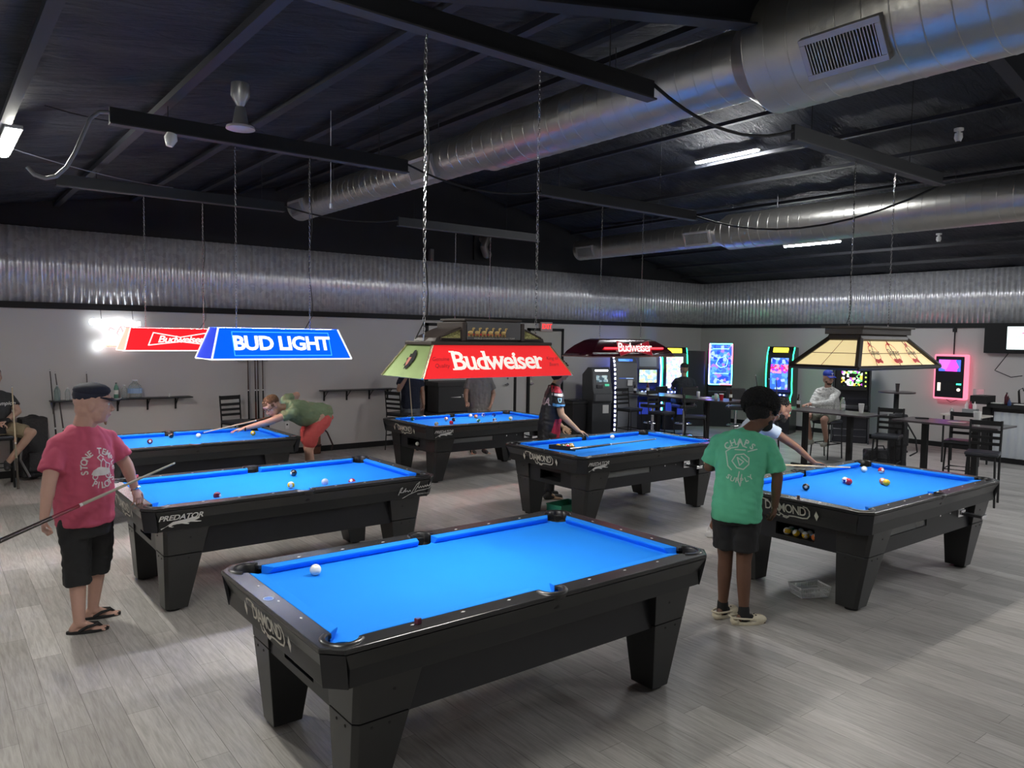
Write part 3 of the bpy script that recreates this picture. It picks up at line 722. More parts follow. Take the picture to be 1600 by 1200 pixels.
# crown
b = B(); b.box((0,0,2.255),(.97,.32,.022)); 
def crown(y0, y1, pts): b.hull8([(x,y0,z) for x,z in pts], [(x,y1,z) for x,z in pts])
crown(-.13,.13,[(-.44,2.265),(.44,2.265),(.43,2.29),(.30,2.345),(.25,2.36),(.22,2.395),(0,2.415),(-.22,2.395),(-.25,2.36),(-.30,2.345),(-.43,2.29)])
b.box((-.235,0,2.33),(.03,.30,.12)); b.box((.235,0,2.33),(.03,.30,.12)); b.box((0,0,2.405),(.46,.29,.016))
cr_ = b.done('crown', DKBR, t, bevel=.004)
GOLD = mat('gold_relief', (.85,.65,.28), .45, .6, noise=.6, nscale=60, bump=1., bscale=90)
for sx in (-1,1):
    p = [(sx*.40,2.283),(sx*.255,2.283),(sx*.255,2.345),(sx*.29,2.338),(sx*.40,2.297)]
    if sx > 0: p = p[::-1]
    b = B(); b.hull8([(x,-.136,z) for x,z in p][::-1], [(x,-.129,z) for x,z in p][::-1]); b.done('gold_relief_panel', GOLD, cr_)
    b = B(); b.tube([(x,-.137,z) for x,z in p], .006, closed=True, n=5); b.done('panel_frame', DKBR, cr_)
b = B(); b.b2((-.215,-.150,2.28),(.215,-.134,2.395)); b.done('glazed_window', mat('smoky_window', (.12,.12,.13), .08, spec=.8), t, bevel=.002)
b = B()
for i in range(6):
    x0 = -.19+i*.052
    b.ell((x0,-.153,2.325),(.02,.004,.012)); b.ell((x0+.018,-.153,2.343),(.007,.004,.013)); b.ell((x0+.026,-.153,2.352),(.008,.004,.005))
    for k_ in (-.012,-.004,.008,.014): b.cyl((x0+k_,-.153,2.32),(x0+k_*1.4,-.153,2.298),.0025,n=5)
b.done('golden_horses', mat('horse_gold', (.7,.5,.2), .35, .7), t)
b = B()
for i in range(9): b.ell((-.2+i*.03,-.152,2.312),(.011,.003,.007), n=8, m=5)
b.done('red_harness', mat('harness_red', (.6,.05,.05), .5), t)
text('small_lettering', 'WORLD CHAMPION CLYDESDALE TEAM', .015, V((.0,-.152,2.288)), (1,0,0), (0,0,1), LETG, t, sx=1.2)
lamp_tubes(t, .42, 2.222)
chain(t, -.44, 0, 2.30, HZ-.01, True); chain(t, .47, 0, 2.30, HZ-.01, False)
# ---- flat panelled beer lamps
def beer_lamp(x, y, label, pm, endm, build, hl=(.72,.62), hw=(.27,.14), z=(2.045,2.35), trim=None, tubes=True):
    t = thing('billiard_lamp', label, 'lamp', (x,y,0))
    frustum_panels(t, hw[0], hl[0], hw[1], hl[1], z[0], z[1], [pm,pm,endm,endm], ['long_panel','long_panel','end_panel','end_panel'])
    B().box((0,0,z[1]+.004),(hl[1]*2,hw[1]*2,.006)).done('top_plate', pm, t)
    b = B()
    for sx in (-1,1):
        for sy in (-1,1): b.tube([(sx*hl[0],sy*hw[0],z[0]),(sx*hl[1],sy*hw[1],z[1])], .010, n=6)
    b.tube([(-hl[0],-hw[0],z[0]),(hl[0],-hw[0],z[0]),(hl[0],hw[0],z[0]),(-hl[0],hw[0],z[0])], .009, n=6, closed=True)
    b.done('edge_trim', trim or mat('lit_edge', (.8,.8,.82), .3, emit=(1,1,1), es=.5), t)
    lamp_tubes(t, hl[1]-.02, z[1]-.025)
    build(t, V((0, hw[0]-hw[1], z[1]-z[0])), V((0,-(hw[0]+hw[1])/2-.0045,(z[0]+z[1])/2)))
    return t
LITW = em('lit_white_print', (1.,.97,.92), 1.1)
def bl(t, u, c):
    text('lettering', 'BUD LIGHT', .205, c+V((0,-.003,.0)), (1,0,0), u, LITW, t, offset=.03, sx=1.02, spacing=.93)
    fr = [[(-.5,-.125),(.5,-.125),(.5,.125),(-.5,.125),(-.5,-.125)]]
    flat('lit_outline', strokes2d(fr, .008), c+V((0,-.002,0)), (1,0,0), u, em('lit_cyan_line', (.05,.45,1), .8), t)
BLU = mat('blue_translucent', (.01,.06,.45), .25, emit=(.0,.10,.75), es=.75)
beer_lamp(2.88, 7.665, 'bright blue lamp with white capital lettering over the signature table', BLU, mat('deep_blue_end', (.02,.05,.5), .25, emit=(.01,.03,.6), es=.5), bl)
def bw(t, u, c):
    bow = [[(-.42,-.085),(-.34,.10),(0,.035),(.34,.10),(.42,-.085),(0,-.03),(-.42,-.085)]]
    flat('lit_bow_tie_outline', strokes2d(bow, .014), c+V((0,-.002,0)), (1,0,0), u, em('lit_cream_line', (1,.85,.8), .9), t)
    text('lettering', 'Budweiser', .14, c+V((0,-.003,.0)), (1,0,0), u, LITW, t, offset=.012, shear=.35, spacing=.88, sx=1.15)
REDL = mat('red_lit_panel', (.7,.01,.015), .25, emit=(1,.01,.015), es=.85)
beer_lamp(2.83, 11.33, 'bright red lamp with a white bow tie emblem over the far left table', REDL, mat('cream_end', (.7,.55,.45), .4, emit=(.8,.6,.45), es=.5), bw)
def plain(t, u, c): pass
beer_lamp(7.97, 11.39, 'lamp over the far table, seen only by its two thin hangers', REDL, REDL, plain, hl=(.62,.5), hw=(.22,.12), z=(2.06,2.3))
for o in list(COL.objects):
    if o.name.startswith('billiard_lamp') and o.location.y > 7: 
        zt = 2.36
        dx = .44 if o.location.x < 5 else .4
        if o.location.x > 5: zt = 2.31
        chain(o, -.40, 0, zt, HZ-.01, False); chain(o, .37, 0, zt, HZ-.01, True)
# ---- curved dark Budweiser lamp over the middle table
t = thing('billiard_lamp', 'dark maroon curved lamp with a glowing red tube and white script over the middle table', 'lamp', (7.95,7.65,0))
b = B(); n = 10; prof = [(.29,2.045),(.27,2.12),(.22,2.2),(.15,2.27),(.10,2.295)]
def rr(hw, z, hl): return [(-hl,-hw,z),(hl,-hw,z),(hl,hw,z),(-hl,hw,z)]
hls = [.86,.80,.70,.58,.50]
b.rings([rr(h, z, L_) for (h, z), L_ in zip(prof, hls)], cap=False); b.face(rr(.10,2.295,.50))
sh = b.done('shade', mat('dark_maroon_acrylic', (.055,.006,.014), .15, coat=.5), t, smooth=.5); sd = sh.modifiers.new('s','SOLIDIFY'); sd.thickness = .004
b = B(); b.tube([(x,y,2.047) for x,y in ((-.86,-.29),(.86,-.29),(.86,.29),(-.86,.29))], .008, closed=True); b.done('edge_trim', mat('copper_edge', (.4,.25,.2), .4, .7), t)
b = B(); b.tube([(-.58,-.262,2.165),(.62,-.262,2.165)], .012, n=8); b.done('red_neon_tube', em('red_neon', (1,.02,.03), 3), t)
uu = V((0,.09,.2))
flat('bow_tie_emblem', poly2d([[(-.33,-.12),(-.33,.11),(0,.03),(.33,.11),(.33,-.12),(0,-.045)]]), V((.02,-.258,2.17)), (1,0,0), uu, mat('maroon_print', (.35,.01,.03), .4, emit=(.5,0,.02), es=.2), t)
flat('bow_tie_outline', strokes2d([[(-.33,-.12),(-.33,.11),(0,.03),(.33,.11),(.33,-.12),(0,-.045),(-.33,-.12)]], .008), V((.02,-.261,2.17)), (1,0,0), uu, mat('pink_print', (.7,.3,.3), .4), t)
text('lettering', 'Budweiser', .19, V((.0,-.268,2.175)), (1,0,0), uu, LITW, t, offset=.008, shear=.35, spacing=.86)
lamp_tubes(t, .5, 2.26); chain(t, -.42, 0, 2.31, HZ-.01, False); chain(t, .42, 0, 2.31, HZ-.01, False)
# ---- Shiner lamp, dark wood with stained glass panels
SGL = mat('cream_stained_glass', (.75,.62,.32), .4, emit=(1,.80,.42), es=.45, noise=.2, nscale=12)
t = thing('billiard_lamp', 'dark wood lamp with cream stained-glass panels and red emblems over the right table', 'lamp', (7.99,4.04,0))
hw0, hl0, hw1, hl1, z0, z1 = .36, .90, .17, .50, 2.045, 2.33
frustum_panels(t, hw0-.012, hl0-.02, hw1-.01, hl1-.01, z0, z1, [SGL]*4, ['glass_panel']*4)
b = B()
lam = mat('dark_walnut', (.035,.026,.022), .45)
def fbar(p, q, w=.04): b.tube([p,q], w/2*1.1, n=4)
c0 = [(-hl0,-hw0,z0),(hl0,-hw0,z0),(hl0,hw0,z0),(-hl0,hw0,z0)]; c1 = [(-hl1,-hw1,z1),(hl1,-hw1,z1),(hl1,hw1,z1),(-hl1,hw1,z1)]
for i in range(4): fbar(c0[i], c1[i], .055); fbar(c0[i], c0[(i+1)%4], .045); fbar(c1[i], c1[(i+1)%4], .04)
b.hull8([(-hl1-.02,-hw1-.02,z1),(hl1+.02,-hw1-.02,z1),(hl1+.02,hw1+.02,z1),(-hl1-.02,hw1+.02,z1)], [(-hl1-.0,-hw1-.0,z1+.05),(hl1,-hw1,z1+.05),(hl1,hw1,z1+.05),(-hl1,hw1,z1+.05)])
b.box((0,0,z1+.085),(2*hl1+.06,2*hw1+.06,.07)); b.box((0,0,z1+.125),(2*hl1+.12,2*hw1+.12,.022))
b.done('wood_frame', lam, t, bevel=.003)
b = B(); sl = V((0,hw0-hw1,z1-z0)); 
b.tube([(-hl0*.78,-(hw0+hw1)/2-.006,(z0+z1)/2),(hl0*.78,-(hw0+hw1)/2-.006,(z0+z1)/2)], .003, n=4)
for x in (-.42,0,.42): b.tube([(x*1.2,-hw0-.004,z0),(x*.8,-hw1-.006,z1)], .003, n=4)
b.tube([(-(hl0+hl1)/2-.006,-.24,(z0+z1)/2),(-(hl0+hl1)/2-.006,.24,(z0+z1)/2)], .003, n=4); b.tube([(-hl0-.004,.03,z0),(-hl1-.006,0,z1)], .003, n=4)
b.done('lead_lines', lam, t)
REDP = mat('emblem_crimson', (.6,.03,.03), .5, emit=(.7,.02,.02), es=.15)
mid = V((0,-(hw0+hw1)/2-.006,(z0+z1)/2))
for x, s_ in ((-.40,.8),(0,1.),(.40,.8)):
    c = mid+V((x,0,0))
    ov = [[(.11*s_*math.cos(2*PI*i/20), .12*s_*math.sin(2*PI*i/20)-.0) for i in range(21)]]
    flat('oval_line', strokes2d(ov, .009), c, (1,0,0), sl, REDP, t)
    flat('star', poly2d([[(0,.05*s_),(-.025*s_,.0),(-.04*s_,0),(-.012*s_,-.015),(0,-.05*s_),(.012*s_,-.015),(.04*s_,0),(.025*s_,0)]]), c+sl.normalized()*.115, (1,0,0), sl, REDP, t)
    text('lettering', 'Shiner', .11*s_, c+V((0,-.006,.0))+sl.normalized()*.01, (1,0,0), sl, mat('brown_print', (.08,.03,.02), .5), t, offset=.01, sx=.85)
    flat('ribbon', poly2d([[(-.09*s_,-.01),(-.06*s_,.025),(0,.012),(.06*s_,.025),(.09*s_,-.01),(.06*s_,-.035),(0,-.02),(-.06*s_,-.035)]]), c+V((0,-.003,0))-sl.normalized()*.085, (1,0,0), sl, REDP, t)
lamp_tubes(t, .45, 2.24, m_=em('lamp_tube_warm', (1,.96,.88), LAMP)); chain(t, -.42, 0, z1+.15, HZ-.01, True); chain(t, .42, 0, z1+.15, HZ-.01, False)
# ================================================================== HANGING BOARDS under the purlins
BOARD = mat('dark_painted_board', (.011,.012,.016), .6, noise=.3, nscale=4)
for (x0, x1, y, l) in ((1.4,4.53,4.08,'dark wooden board holding the chains of the nearest big red lamp'),(1.37,4.42,7.66,'dark board holding the blue lamp'),(1.4,4.4,11.34,'dark board holding the bow tie lamp'),
    (6.40,9.52,4.03,'dark board holding the stained-glass lamp'),(6.4,9.55,7.65,'dark board holding the dark curved lamp'),(6.4,9.5,11.39,'dark board holding the farthest lamp')):
    t = thing('hanging_board', l, 'beam', ((x0+x1)/2,y,0), 0, 'boards the lamps hang from'); L = (x1-x0)/2
    B().b2((-L,-.02,HZ),(L,.02,HZ+.14)).done('board', BOARD, t, bevel=.003)
    B().b2((-L,-.05,HZ-.012),(L,.05,HZ)).done('bottom_plate', mat('dusty_grey_plate', (.05,.05,.058), .6, noise=.3, nscale=6), t)
    for q in (-.9,.75):
        wx = ((x0+x1)/2+q)*KA/KB; xn = min(xs, key=lambda a: abs(a-wx)); q = xn*KB/KA-(x0+x1)/2
        if abs(q) < L: B().cyl((q,0,HZ+.1),(q,0,CAMH+(ceil_z(xn)-CAMH)*KB/KA-.05),.004,n=6).done('hanger_rod', MBLACK, t)
def cable(name, pts, r, m_, label, cat='cable', sag=0, group=None):
    P = []
    for i in range(len(pts)-1):
        a, c = V(pts[i]), V(pts[i+1])
        for k in range(10):
            f = k/10; p = a.lerp(c, f); p.z -= sag*4*f*(1-f); P.append(p)
    P.append(V(pts[-1]))
    return tag(B().tube(P, r, n=8).done(name, m_, smooth=True), label, cat, group)
CABG = mat('grey_conduit', (.30,.30,.31), .45, .5)
cable('flexible_conduit', [(1.37,7.66,4.25),(1.29,7.66,4.24),(1.22,7.66,4.17),(1.16,7.66,4.02),(1.10,7.66,3.86),(1.03,7.66,3.72),(.95,7.66,3.63),(.87,7.66,3.60),(.79,7.66,3.62),(.74,7.67,3.68)], .017, CABG, 'pale flexible conduit curving down from the left end of the blue lamp board', 'conduit')
cable('power_cable', [(4.42,7.66,4.25),(6.40,7.65,4.2)], .012, MBLACK, 'black cable sagging between the blue lamp board and the curved lamp board', sag=.14, group='cables between the boards')
cable('power_cable', [(4.53,4.08,4.28),(6.40,4.03,4.24)], .014, MBLACK, 'black cable sagging in front of the big duct to the stained-glass lamp board', sag=.18, group='cables between the boards')
cable('power_cable', [(4.40,11.34,4.24),(6.40,11.39,4.24)], .012, MBLACK, 'black cable sagging below the far end of the big duct', sag=.1, group='cables between the boards')
cable('power_cable', [(9.52,4.03,4.16),(9.55,7.65,4.22)], .014, MBLACK, 'long black cable hanging in a deep curve below the second duct', sag=.34, group='cables between the boards')
cable('ceiling_wire', [(-.4,5.2,3.95),(.62,8.6,4.02),(2.8,11.3,4.3)], .005, mat('pale_wire', (.35,.35,.36), .5), 'thin pale wire running along the ceiling at the left', sag=.05)
cable('ceiling_wire', [(.8,7.0,4.05),(2.6,7.8,4.45),(4.5,9.5,4.7)], .004, MBLACK, 'thin black wire under the ceiling left of the pendant', sag=.12)
# ================================================================== DUCTS
SHEET = mat('spiral_duct_metal', (.46,.45,.42), .34, .92, noise=.12, nscale=4, bump=.08, bscale=12)
def duct(label, x, zc, segs, y0, y1, vents, ribs):
    t = thing('air_duct', label, 'duct', (x,y0,zc)); n = 40
    b = B(); prof = []
    for (ya, yb, r) in segs: prof += [(r, ya-y0), (r, yb-y0)]
    b.lathe([(r, h) for r, h in prof], n=n, ax=(0,1,0)); b.done('duct_tube', SHEET, t, smooth=.6)
    b = B()
    for (ya, yb, r) in segs:
        k = int(abs(yb-ya)/ribs)
        for i in range(k+1):
            h = ya+(yb-ya)*i/max(k,1)-y0; b.rings([[(( r+q)*math.cos(2*PI*j/n), h+w+.02*math.sin(2*PI*j/n)*0+ .5*ribs*j/n*0, (r+q)*math.sin(2*PI*j/n)) for j in range(n)] for q, w in ((-.002,-.007),(.0035,-.002),(.0035,.002),(-.002,.007))], cap=False)
    b.done('seam_rib', SHEET, t, smooth=True)
    for (y, ang, w, h, r) in vents:
        c = V((r*math.cos(ang), y-y0, r*math.sin(ang))); nrm = V((math.cos(ang),0,math.sin(ang))); tn = V((-math.sin(ang),0,math.cos(ang)))
        R = M((( 0,tn.x,nrm.x,0),(1,0,0,0),(0,tn.z,nrm.z,0),(0,0,0,1))).to_4x4()
        b = B(); 
        for (u0, v0, du, dv) in ((0,h/2+.02,w+.08,.04),(0,-h/2-.02,w+.08,.04),(w/2+.02,0,.04,h),(-w/2-.02,0,.04,h)):
            b.box(c+R.to_3x3()@V((u0,v0,0)), (du,dv,.07), R=R)
        g = b.done('vent_grille', mat('vent_grey', (.38,.37,.38), .4, .6), t, bevel=.003)
        b = B(); b.box(c+nrm*-.005, (w,h,.03), R=R); b.done('vent_opening', MBLACK, g)
        b = B(); k = 22
        for i in range(k): b.box(c+R.to_3x3()@V((-w/2+w*(i+.5)/k,0,.02)), (.006,h,.02), R=R)
        b.done('vent_slats', mat('slat_metal', (.6,.6,.6), .3, .8), g)
    for h in range(int(y0)+1, int(y1), 3):
        h = h-y0; B().tube([(0,h,.2),(0,h,ceil_z(x)-zc-.03)], .004, n=5).done('hanger_wire', STEELD, t)
    return t
duct('big spiral metal duct running from the upper right corner to the far wall', 5.05, 4.42, [(-5.1,3.35,.42),(3.55,6.9,.27),(7.1,12.3,.225)], -5.1, 12.3, [(2.62,PI+.62+.0,.46,.20,.42),(8.05,PI+.45,.5,.2,.235),(11.9,PI+.35,.4,.16,.23)], .17)
duct('second spiral metal duct behind the first, ending at the far right', 12.3, 4.37, [(-5.1,3.1,.36),(3.3,9.0,.33),(9.2,13.2,.24)], -5.1, 13.2, [(9.6,PI+.35,.55,.2,.25),(12.8,PI+.35,.45,.18,.245)], .2)
# ================================================================== CEILING TUBE LIGHTS
TL = em('tube_light_lens', (.97,.985,1.), TUBE)
tl0 = thing('tube_light', 'lit tube fixture hanging right of the big duct', 'light', (0,0,0), 0, 'ceiling tube lights')
b = B(); b.b2((-.05,-.61,.0),(.05,.61,.035)); b.done('fixture_body', mat('fixture_white', (.6,.6,.6), .5), tl0, bevel=.004)
b = B(); b.rings([[(.042*math.cos(a), y, -.03*abs(math.sin(a))) for a in [PI*i/6 for i in range(7)]] for y in (-.59,.59)]); b.done('light_lens', TL, tl0)
b = B(); 
for y in (-.55,.55): b.cyl((0,y,.03),(0,y,.75),.003,n=5)
wr = b.done('hanging_wire', STEELD, tl0)
spots = [(10.4,7.74,5.29,'lit tube fixture hanging right of the big duct'),(14.06,8.35,4.25,'lit tube fixture below the second duct'),(.66,8.35,4.0,'lit tube fixture at the left edge of the photograph'),
         (.66,3.2,4.0,'tube fixture on the left above the camera'),(9.55,-.2,4.98,'tube fixture behind the camera beside the ridge'),(13.15,1.2,4.12,'tube fixture out of view on the right'),(16.3,.6,4.0,'tube fixture above the counter'),(6.9,-2.2,4.9,'tube fixture behind the camera in the middle')]
for i, (x, y, z, l) in enumerate(spots):
    o = tl0 if i == 0 else dup(tl0); o.location = (x,y,z); o['label'] = l; o['group'] = 'ceiling tube lights'
    wires = [c for c in o.children if c.name.startswith('hanging_wire')][0]; wires.scale.z = max(.05,(ceil_z(x)-z))/.78; wires.location.z = 0
    if i == 2: o.scale.x = 1.3
    if x < 3: 
        for c in o.children:
            if c.name.startswith('light_lens'): c.data = c.data.copy(); c.data.materials[0] = em('warm_tube_lens', (1,.985,.90), TUBE)
# ================================================================== pendant and small ceiling things
t = thing('ceiling_fan_motor', 'small metal pendant with a pale round face hanging from the ceiling at the left', 'ceiling fan', (2.53,7.65,0))
zc = ceil_z(2.53)
t.location = (2.10,6.35,0); zc = ceil_z(2.10)+.06
b = B(); b.lathe([(.07,zc-.12),(.075,zc-.22),(.03,zc-.30),(.015,zc-.32)], n=20); b.lathe([(.04,4.14),(.065,4.0)], n=20); b.cyl((0,0,4.08),(0,0,zc-.25),.011); b.done('stem', mat('brushed_stem', (.5,.5,.5), .35, .8), t, smooth=.6)
b = B(); b.lathe([(.02,4.0),(.11,3.985),(.115,3.965),(.06,3.952),(.01,3.95)], n=24); b.done('face_plate', mat('pale_disc', (.6,.55,.55), .35, .3), t, smooth=.6)
def camdome(x, y, z, label, s=1.):
    t = thing('security_camera', label, 'camera', (x,y,z)); b = B(); b.cyl((0,0,.02),(0,0,.05),.05*s); b.cyl((0,0,-.02),(0,0,.03),.02*s); b.done('mount', WHITEP, t)
    b = B(); b.lathe([(.03*s,-.10*s),(.045*s,-.06*s),(.04*s,-.01)], n=14); b.done('camera_head', WHITEP, t, smooth=.7)
    B().cyl((0,0,-.101*s),(0,0,-.107*s),.02*s).done('camera_lens', MBLACK, t)
camdome(13.9,8.95,4.55,'small white camera under the ceiling left of the lower tube light'); camdome(14.9,6.3,4.28,'small white camera under the ceiling at the right'); camdome(10.35,4.2,4.95,'white smoke detector beside the right board', 1.1)
tag(B().lathe([(.03,-.12),(.06,-.05),(.045,0)], n=12, ax=(.2,0,1)).done('spotlight_head', WHITEP, smooth=.7, loc=(1.88,7.6,4.14)), 'small white spotlight under the left end of the blue lamp board', 'spotlight')
tag(B().cyl((0,0,-.05),(0,0,0),.014).cyl((0,0,0),(0,0,1.0),.003).done('hanging_pull_cord', WHITEP, loc=(3.55,7.8,3.72)), 'thin cord with a white end hanging near the blue lamp', 'cord')
# wall unit above the corrugated band
t = thing('wall_heater_pipe', 'dark bent exhaust pipe on the black upper wall', 'pipe', (9.95,13.95,4.28)); b = B(); b.tube([(0,0,.2),(-.0,-.2,.18),(-.1,-.24,0),(0,-.22,-.16),(.12,-.1,-.14)], .09, n=14); b.done('pipe_elbow', mat('dull_duct', (.2,.19,.18), .5, .7), t, smooth=.8); B().box((0,-.02,0),(.42,.05,.55)).done('back_plate', MBLACK, t)
tag(B().box((0,0,0),(.09,.1,.25)).done('wall_speaker', mat('grey_box', (.09,.09,.09), .6), bevel=.01, loc=(8.6,13.88,4.02)), 'small dark box standing on the corrugated band right of the big duct end', 'box')
# ================================================================== WALL THINGS
def shelf(x0, x1, z, braces, label):
    t = thing('wall_shelf', label, 'shelf', (x0,YB,z)); L = x1-x0
    B().b2((0,-.26,-.02),(L,0,.0)).done('shelf_board', mat('black_shelf', (.02,.02,.022), .4), t, bevel=.003)
    for x in braces:
        b = B(); b.b2((x-x0-.012,-.2,-.03),(x-x0+.012,0,-.02)); b.b2((x-x0-.012,-.03,-.22),(x-x0+.012,-.002,-.02)); b.tube([(x-x0,-.18,-.03),(x-x0,-.03,-.15)], .007); b.done('bracket', MBLACK, t)
    return t
shelf(1.56, 3.68, 1.19, (1.62,2.54,3.0,3.45), 'long black wall shelf with bottles on it, left')
shelf(6.1, 7.72, 1.21, (6.2,6.68,7.18,7.6), 'empty black wall shelf right of the bending man')
PETC = mat('clear_plastic', (.75,.82,.82), .12, trans=.6, alpha=.55)
def bottle(x, y, z, h, r, mt, label, capc=(.05,.05,.05), lab=None, group=None, shape='std', capname='cap_dark'):
    t = thing('bottle', label, 'bottle', (x,y,z), 0, group); b = B()
    if shape == 'jug': pr = [(r*.6,0),(r,.02),(r*1.0,h*.5),(r*.85,h*.7),(r*.3,h*.9),(r*.25,h)]
    elif shape == 'beer': pr = [(r*.9,0),(r,.01),(r,h*.55),(r*.85,h*.64),(r*.42,h*.78),(r*.38,h*.97)]
    else: pr = [(r*.8,0),(r,.012),(r*.95,h*.3),(r,h*.62),(r*.75,h*.78),(r*.33,h*.92),(r*.33,h*.96)]
    b.lathe(pr, n=16); b.done('bottle_body', mt, t, smooth=.8)
    B().cyl((0,0,h*.955),(0,0,h*1.02),r*.38).done('cap', mat(capname, capc, .5), t)
    if lab: B().cyl((0,0,h*.28),(0,0,h*.55),r*1.02,n=16,cap=False).done('label_band', mat('label_'+str(lab[0]), lab, .6), t)
    if shape == 'jug': b = B(); b.tube([(0,-r*.2,h*.92),(0,-r*.8,h*.9),(0,-r*.95,h*.7)], .012); b.done('handle', mt, t)
    return t
AQ = mat('aqua_plastic', (.45,.62,.62), .15, trans=.5, alpha=.6)
bottle(1.66,13.82,1.19,.24,.045,AQ,'clear aqua bottle at the left end of the long shelf',(.6,.6,.6),capname='cap_pale'); bottle(1.80,13.80,1.19,.2,.04,PETC,'clear cup-like bottle second on the long shelf',(.8,.8,.8),capname='cap_white')
bottle(2.50,13.81,1.19,.26,.036,mat('green_bottle', (.12,.3,.22), .15),'small green bottle with a dark cap on the long shelf',lab=(.8,.8,.75)); bottle(2.78,13.80,1.19,.30,.11,PETC,'big clear water jug on the long shelf',(.7,.75,.8),shape='jug',lab=(.35,.5,.75),capname='cap_blueish')
bottle(2.62,13.80,1.19,.22,.05,PETC,'small clear jug left of the big water jug',(.8,.8,.8),shape='jug',capname='cap_white')
tag(B().ell((0,0,.02),(.05,.03,.02)).tube([(0,0,.01),(.1,.03,.008),(.15,-.02,.008)], .006).done('headphones', MBLACK, loc=(2.12,13.82,1.19)), 'black coiled thing lying on the long shelf', 'headphones')
tag(B().box((0,0,.03),(.02,.02,.06)).done('chalk_cube', WHITEP, loc=(3.32,13.82,1.19)), 'tiny white thing standing at the right of the long shelf', 'chalk')
def cue(name, p0, p1, label, butt=(.03,.02,.02), shaft=(.62,.47,.28), jw=(.3,.03,.06), group=None, k=1.15):
    """butt end at p0, tip at p1"""
    p0, p1 = V(p0), V(p1); t = thing(name, label, 'cue', p0, 0, group); d = p1-p0; L = d.length; d.normalize()
    def P(f): return d*(L*f)
    b = B(); b.cyl(P(0), P(.01), .0155*k, n=10); b.cyl(P(.01), P(.30), .0150*k, .0125*k, n=10); b.done('butt', mat('cue_butt%.2f%.2f' % butt[:2], butt, .25), t, smooth=.6)
    B().cyl(P(.30), P(.44), .0125*k, .0110*k, n=10).done('forearm', mat('cue_fore%.2f%.2f' % jw[:2], jw, .25), t, smooth=.6)
    B().cyl(P(.44), P(.455), .0112*k, .0110*k, n=10).done('joint_collar', WHITEP, t)
    B().cyl(P(.455), P(.985), .0105*k, .0065*k, n=10).done('shaft', mat('cue_shaft%.2f%.2f' % shaft[:2], shaft, .35), t, smooth=.6)
    b = B(); b.cyl(P(.985), P(.996), .0066*k, n=8); b.done('ferrule', WHITEP, t); B().cyl(P(.996), P(1), .0064*k, n=8).done('tip', mat('cue_tip', (.1,.15,.2), .8), t)
    return t
DK = (.015,.012,.012)
cue('pool_cue', (1.66,13.72,.0), (1.58,13.93,1.68), 'left one of two dark cues leaning on the wall by the long shelf', DK, (.06,.05,.05), DK, 'cues leaning by the long shelf'); cue('pool_cue', (1.80,13.72,.0), (1.65,13.93,1.64), 'right one of two dark cues leaning on the wall by the long shelf', DK, (.06,.05,.05), DK, 'cues leaning by the long shelf')
cue('pool_cue', (2.12,13.72,.0), (2.09,13.93,1.63), 'short visible tip of a cue above the cap of the pink-shirted man', DK, (.1,.08,.07), DK)
# cue rack with cues
t = thing('cue_rack', 'black wall rack base holding four upright cues, left of the bending man', 'cue rack', (4.80,YB-.004,.62)); b = B(); b.b2((-.27,-.12,-.1),(.27,0,.1)); b.done('rack_base', MBLACK, t, bevel=.004); B().b2((-.27,-.05,1.15),(.27,0,1.22)).done('rack_clip_bar', mat('rack_bar_grey', (.4,.39,.38), .6), t)
for i, x in enumerate((4.70,4.83,4.88,4.97)):
    c = (.10,.03,.02) if i != 1 else (.05,.04,.04)
    cue('pool_cue', (x,13.86,.60), (x-.01,13.885,2.06), ('first','second','third','last')[i]+' upright dark cue in the wall rack, counted from the left', (.12,.04,.03) if i%2 else DK, (.07,.04,.03), DK, 'cues in the wall rack')
# neon rum sign
t = thing('neon_sign', 'glowing white neon sign with script lettering on the left wall', 'neon sign', (2.51,13.86,0))
NW = em('neon_white', (.9,.96,1.), 7)
text('neon_lettering', 'Captain Morgan', .145, V((0,-.02,2.44)), (1,0,0), (0,0,1), NW, t, offset=.016, sx=.82, ext=.02)
flat('neon_white_bar', poly2d([[(-.16,-.03),(-.05,.0),(.0,.03),(-.16,.03)],[(-.18,-.17),(.02,-.1),(.03,-.07),(-.12,-.12)],[(.02,-.2),(.1,-.2),(.12,-.05),(.04,-.02)]]), V((.02,-.02,2.27)), (1,0,0), (0,0,1), NW, t)
b = B()
b.ell((-.24,-.02,2.05),(.06,.02,.06)); b.done('neon_shield', NW, t)
flat('red_neon_line', strokes2d([[(0,.0),(.05,.1),(.1,.13),(.16,.05),(.14,-.1),(.06,-.16),(.04,-.05),(0,0)],[(.06,.1),(.1,.0),(.06,-.1)],[(-.15,-.22),(.18,-.22)],[(-.04,.06),(-.1,.09),(-.12,.04)]], .014), V((.02,-.03,2.27)), (1,0,0), (0,0,1), em('neon_red_line', (1,.08,.08), 4), t)
text('small_neon_text', 'ORIGINAL SPICED', .035, V((-.02,-.02,2.05)), (1,0,0), (0,0,1), em('neon_orange', (1,.35,.1), 4), t, sx=1.1)
b = B(); b.cyl((-.2,0,2.5),(-.2,.075,2.68),.004); b.cyl((.27,0,2.5),(.27,.075,2.68),.004); b.done('hanger', MBLACK, t)
# exit sign
t = thing('exit_sign', 'white box with glowing red EXIT letters above the pale door', 'exit sign', (11.87,13.9,2.56)); B().box((0,.0,0),(.36,.07,.22)).done('sign_box', mat('exit_box', (.6,.45,.43), .5), t, bevel=.005)
text('exit_letters', 'EXIT', .17, V((.0,-.037,.0)), (1,0,0), (0,0,1), em('exit_red', (1,.03,.03), 1.3), t, offset=.014, sx=.9)
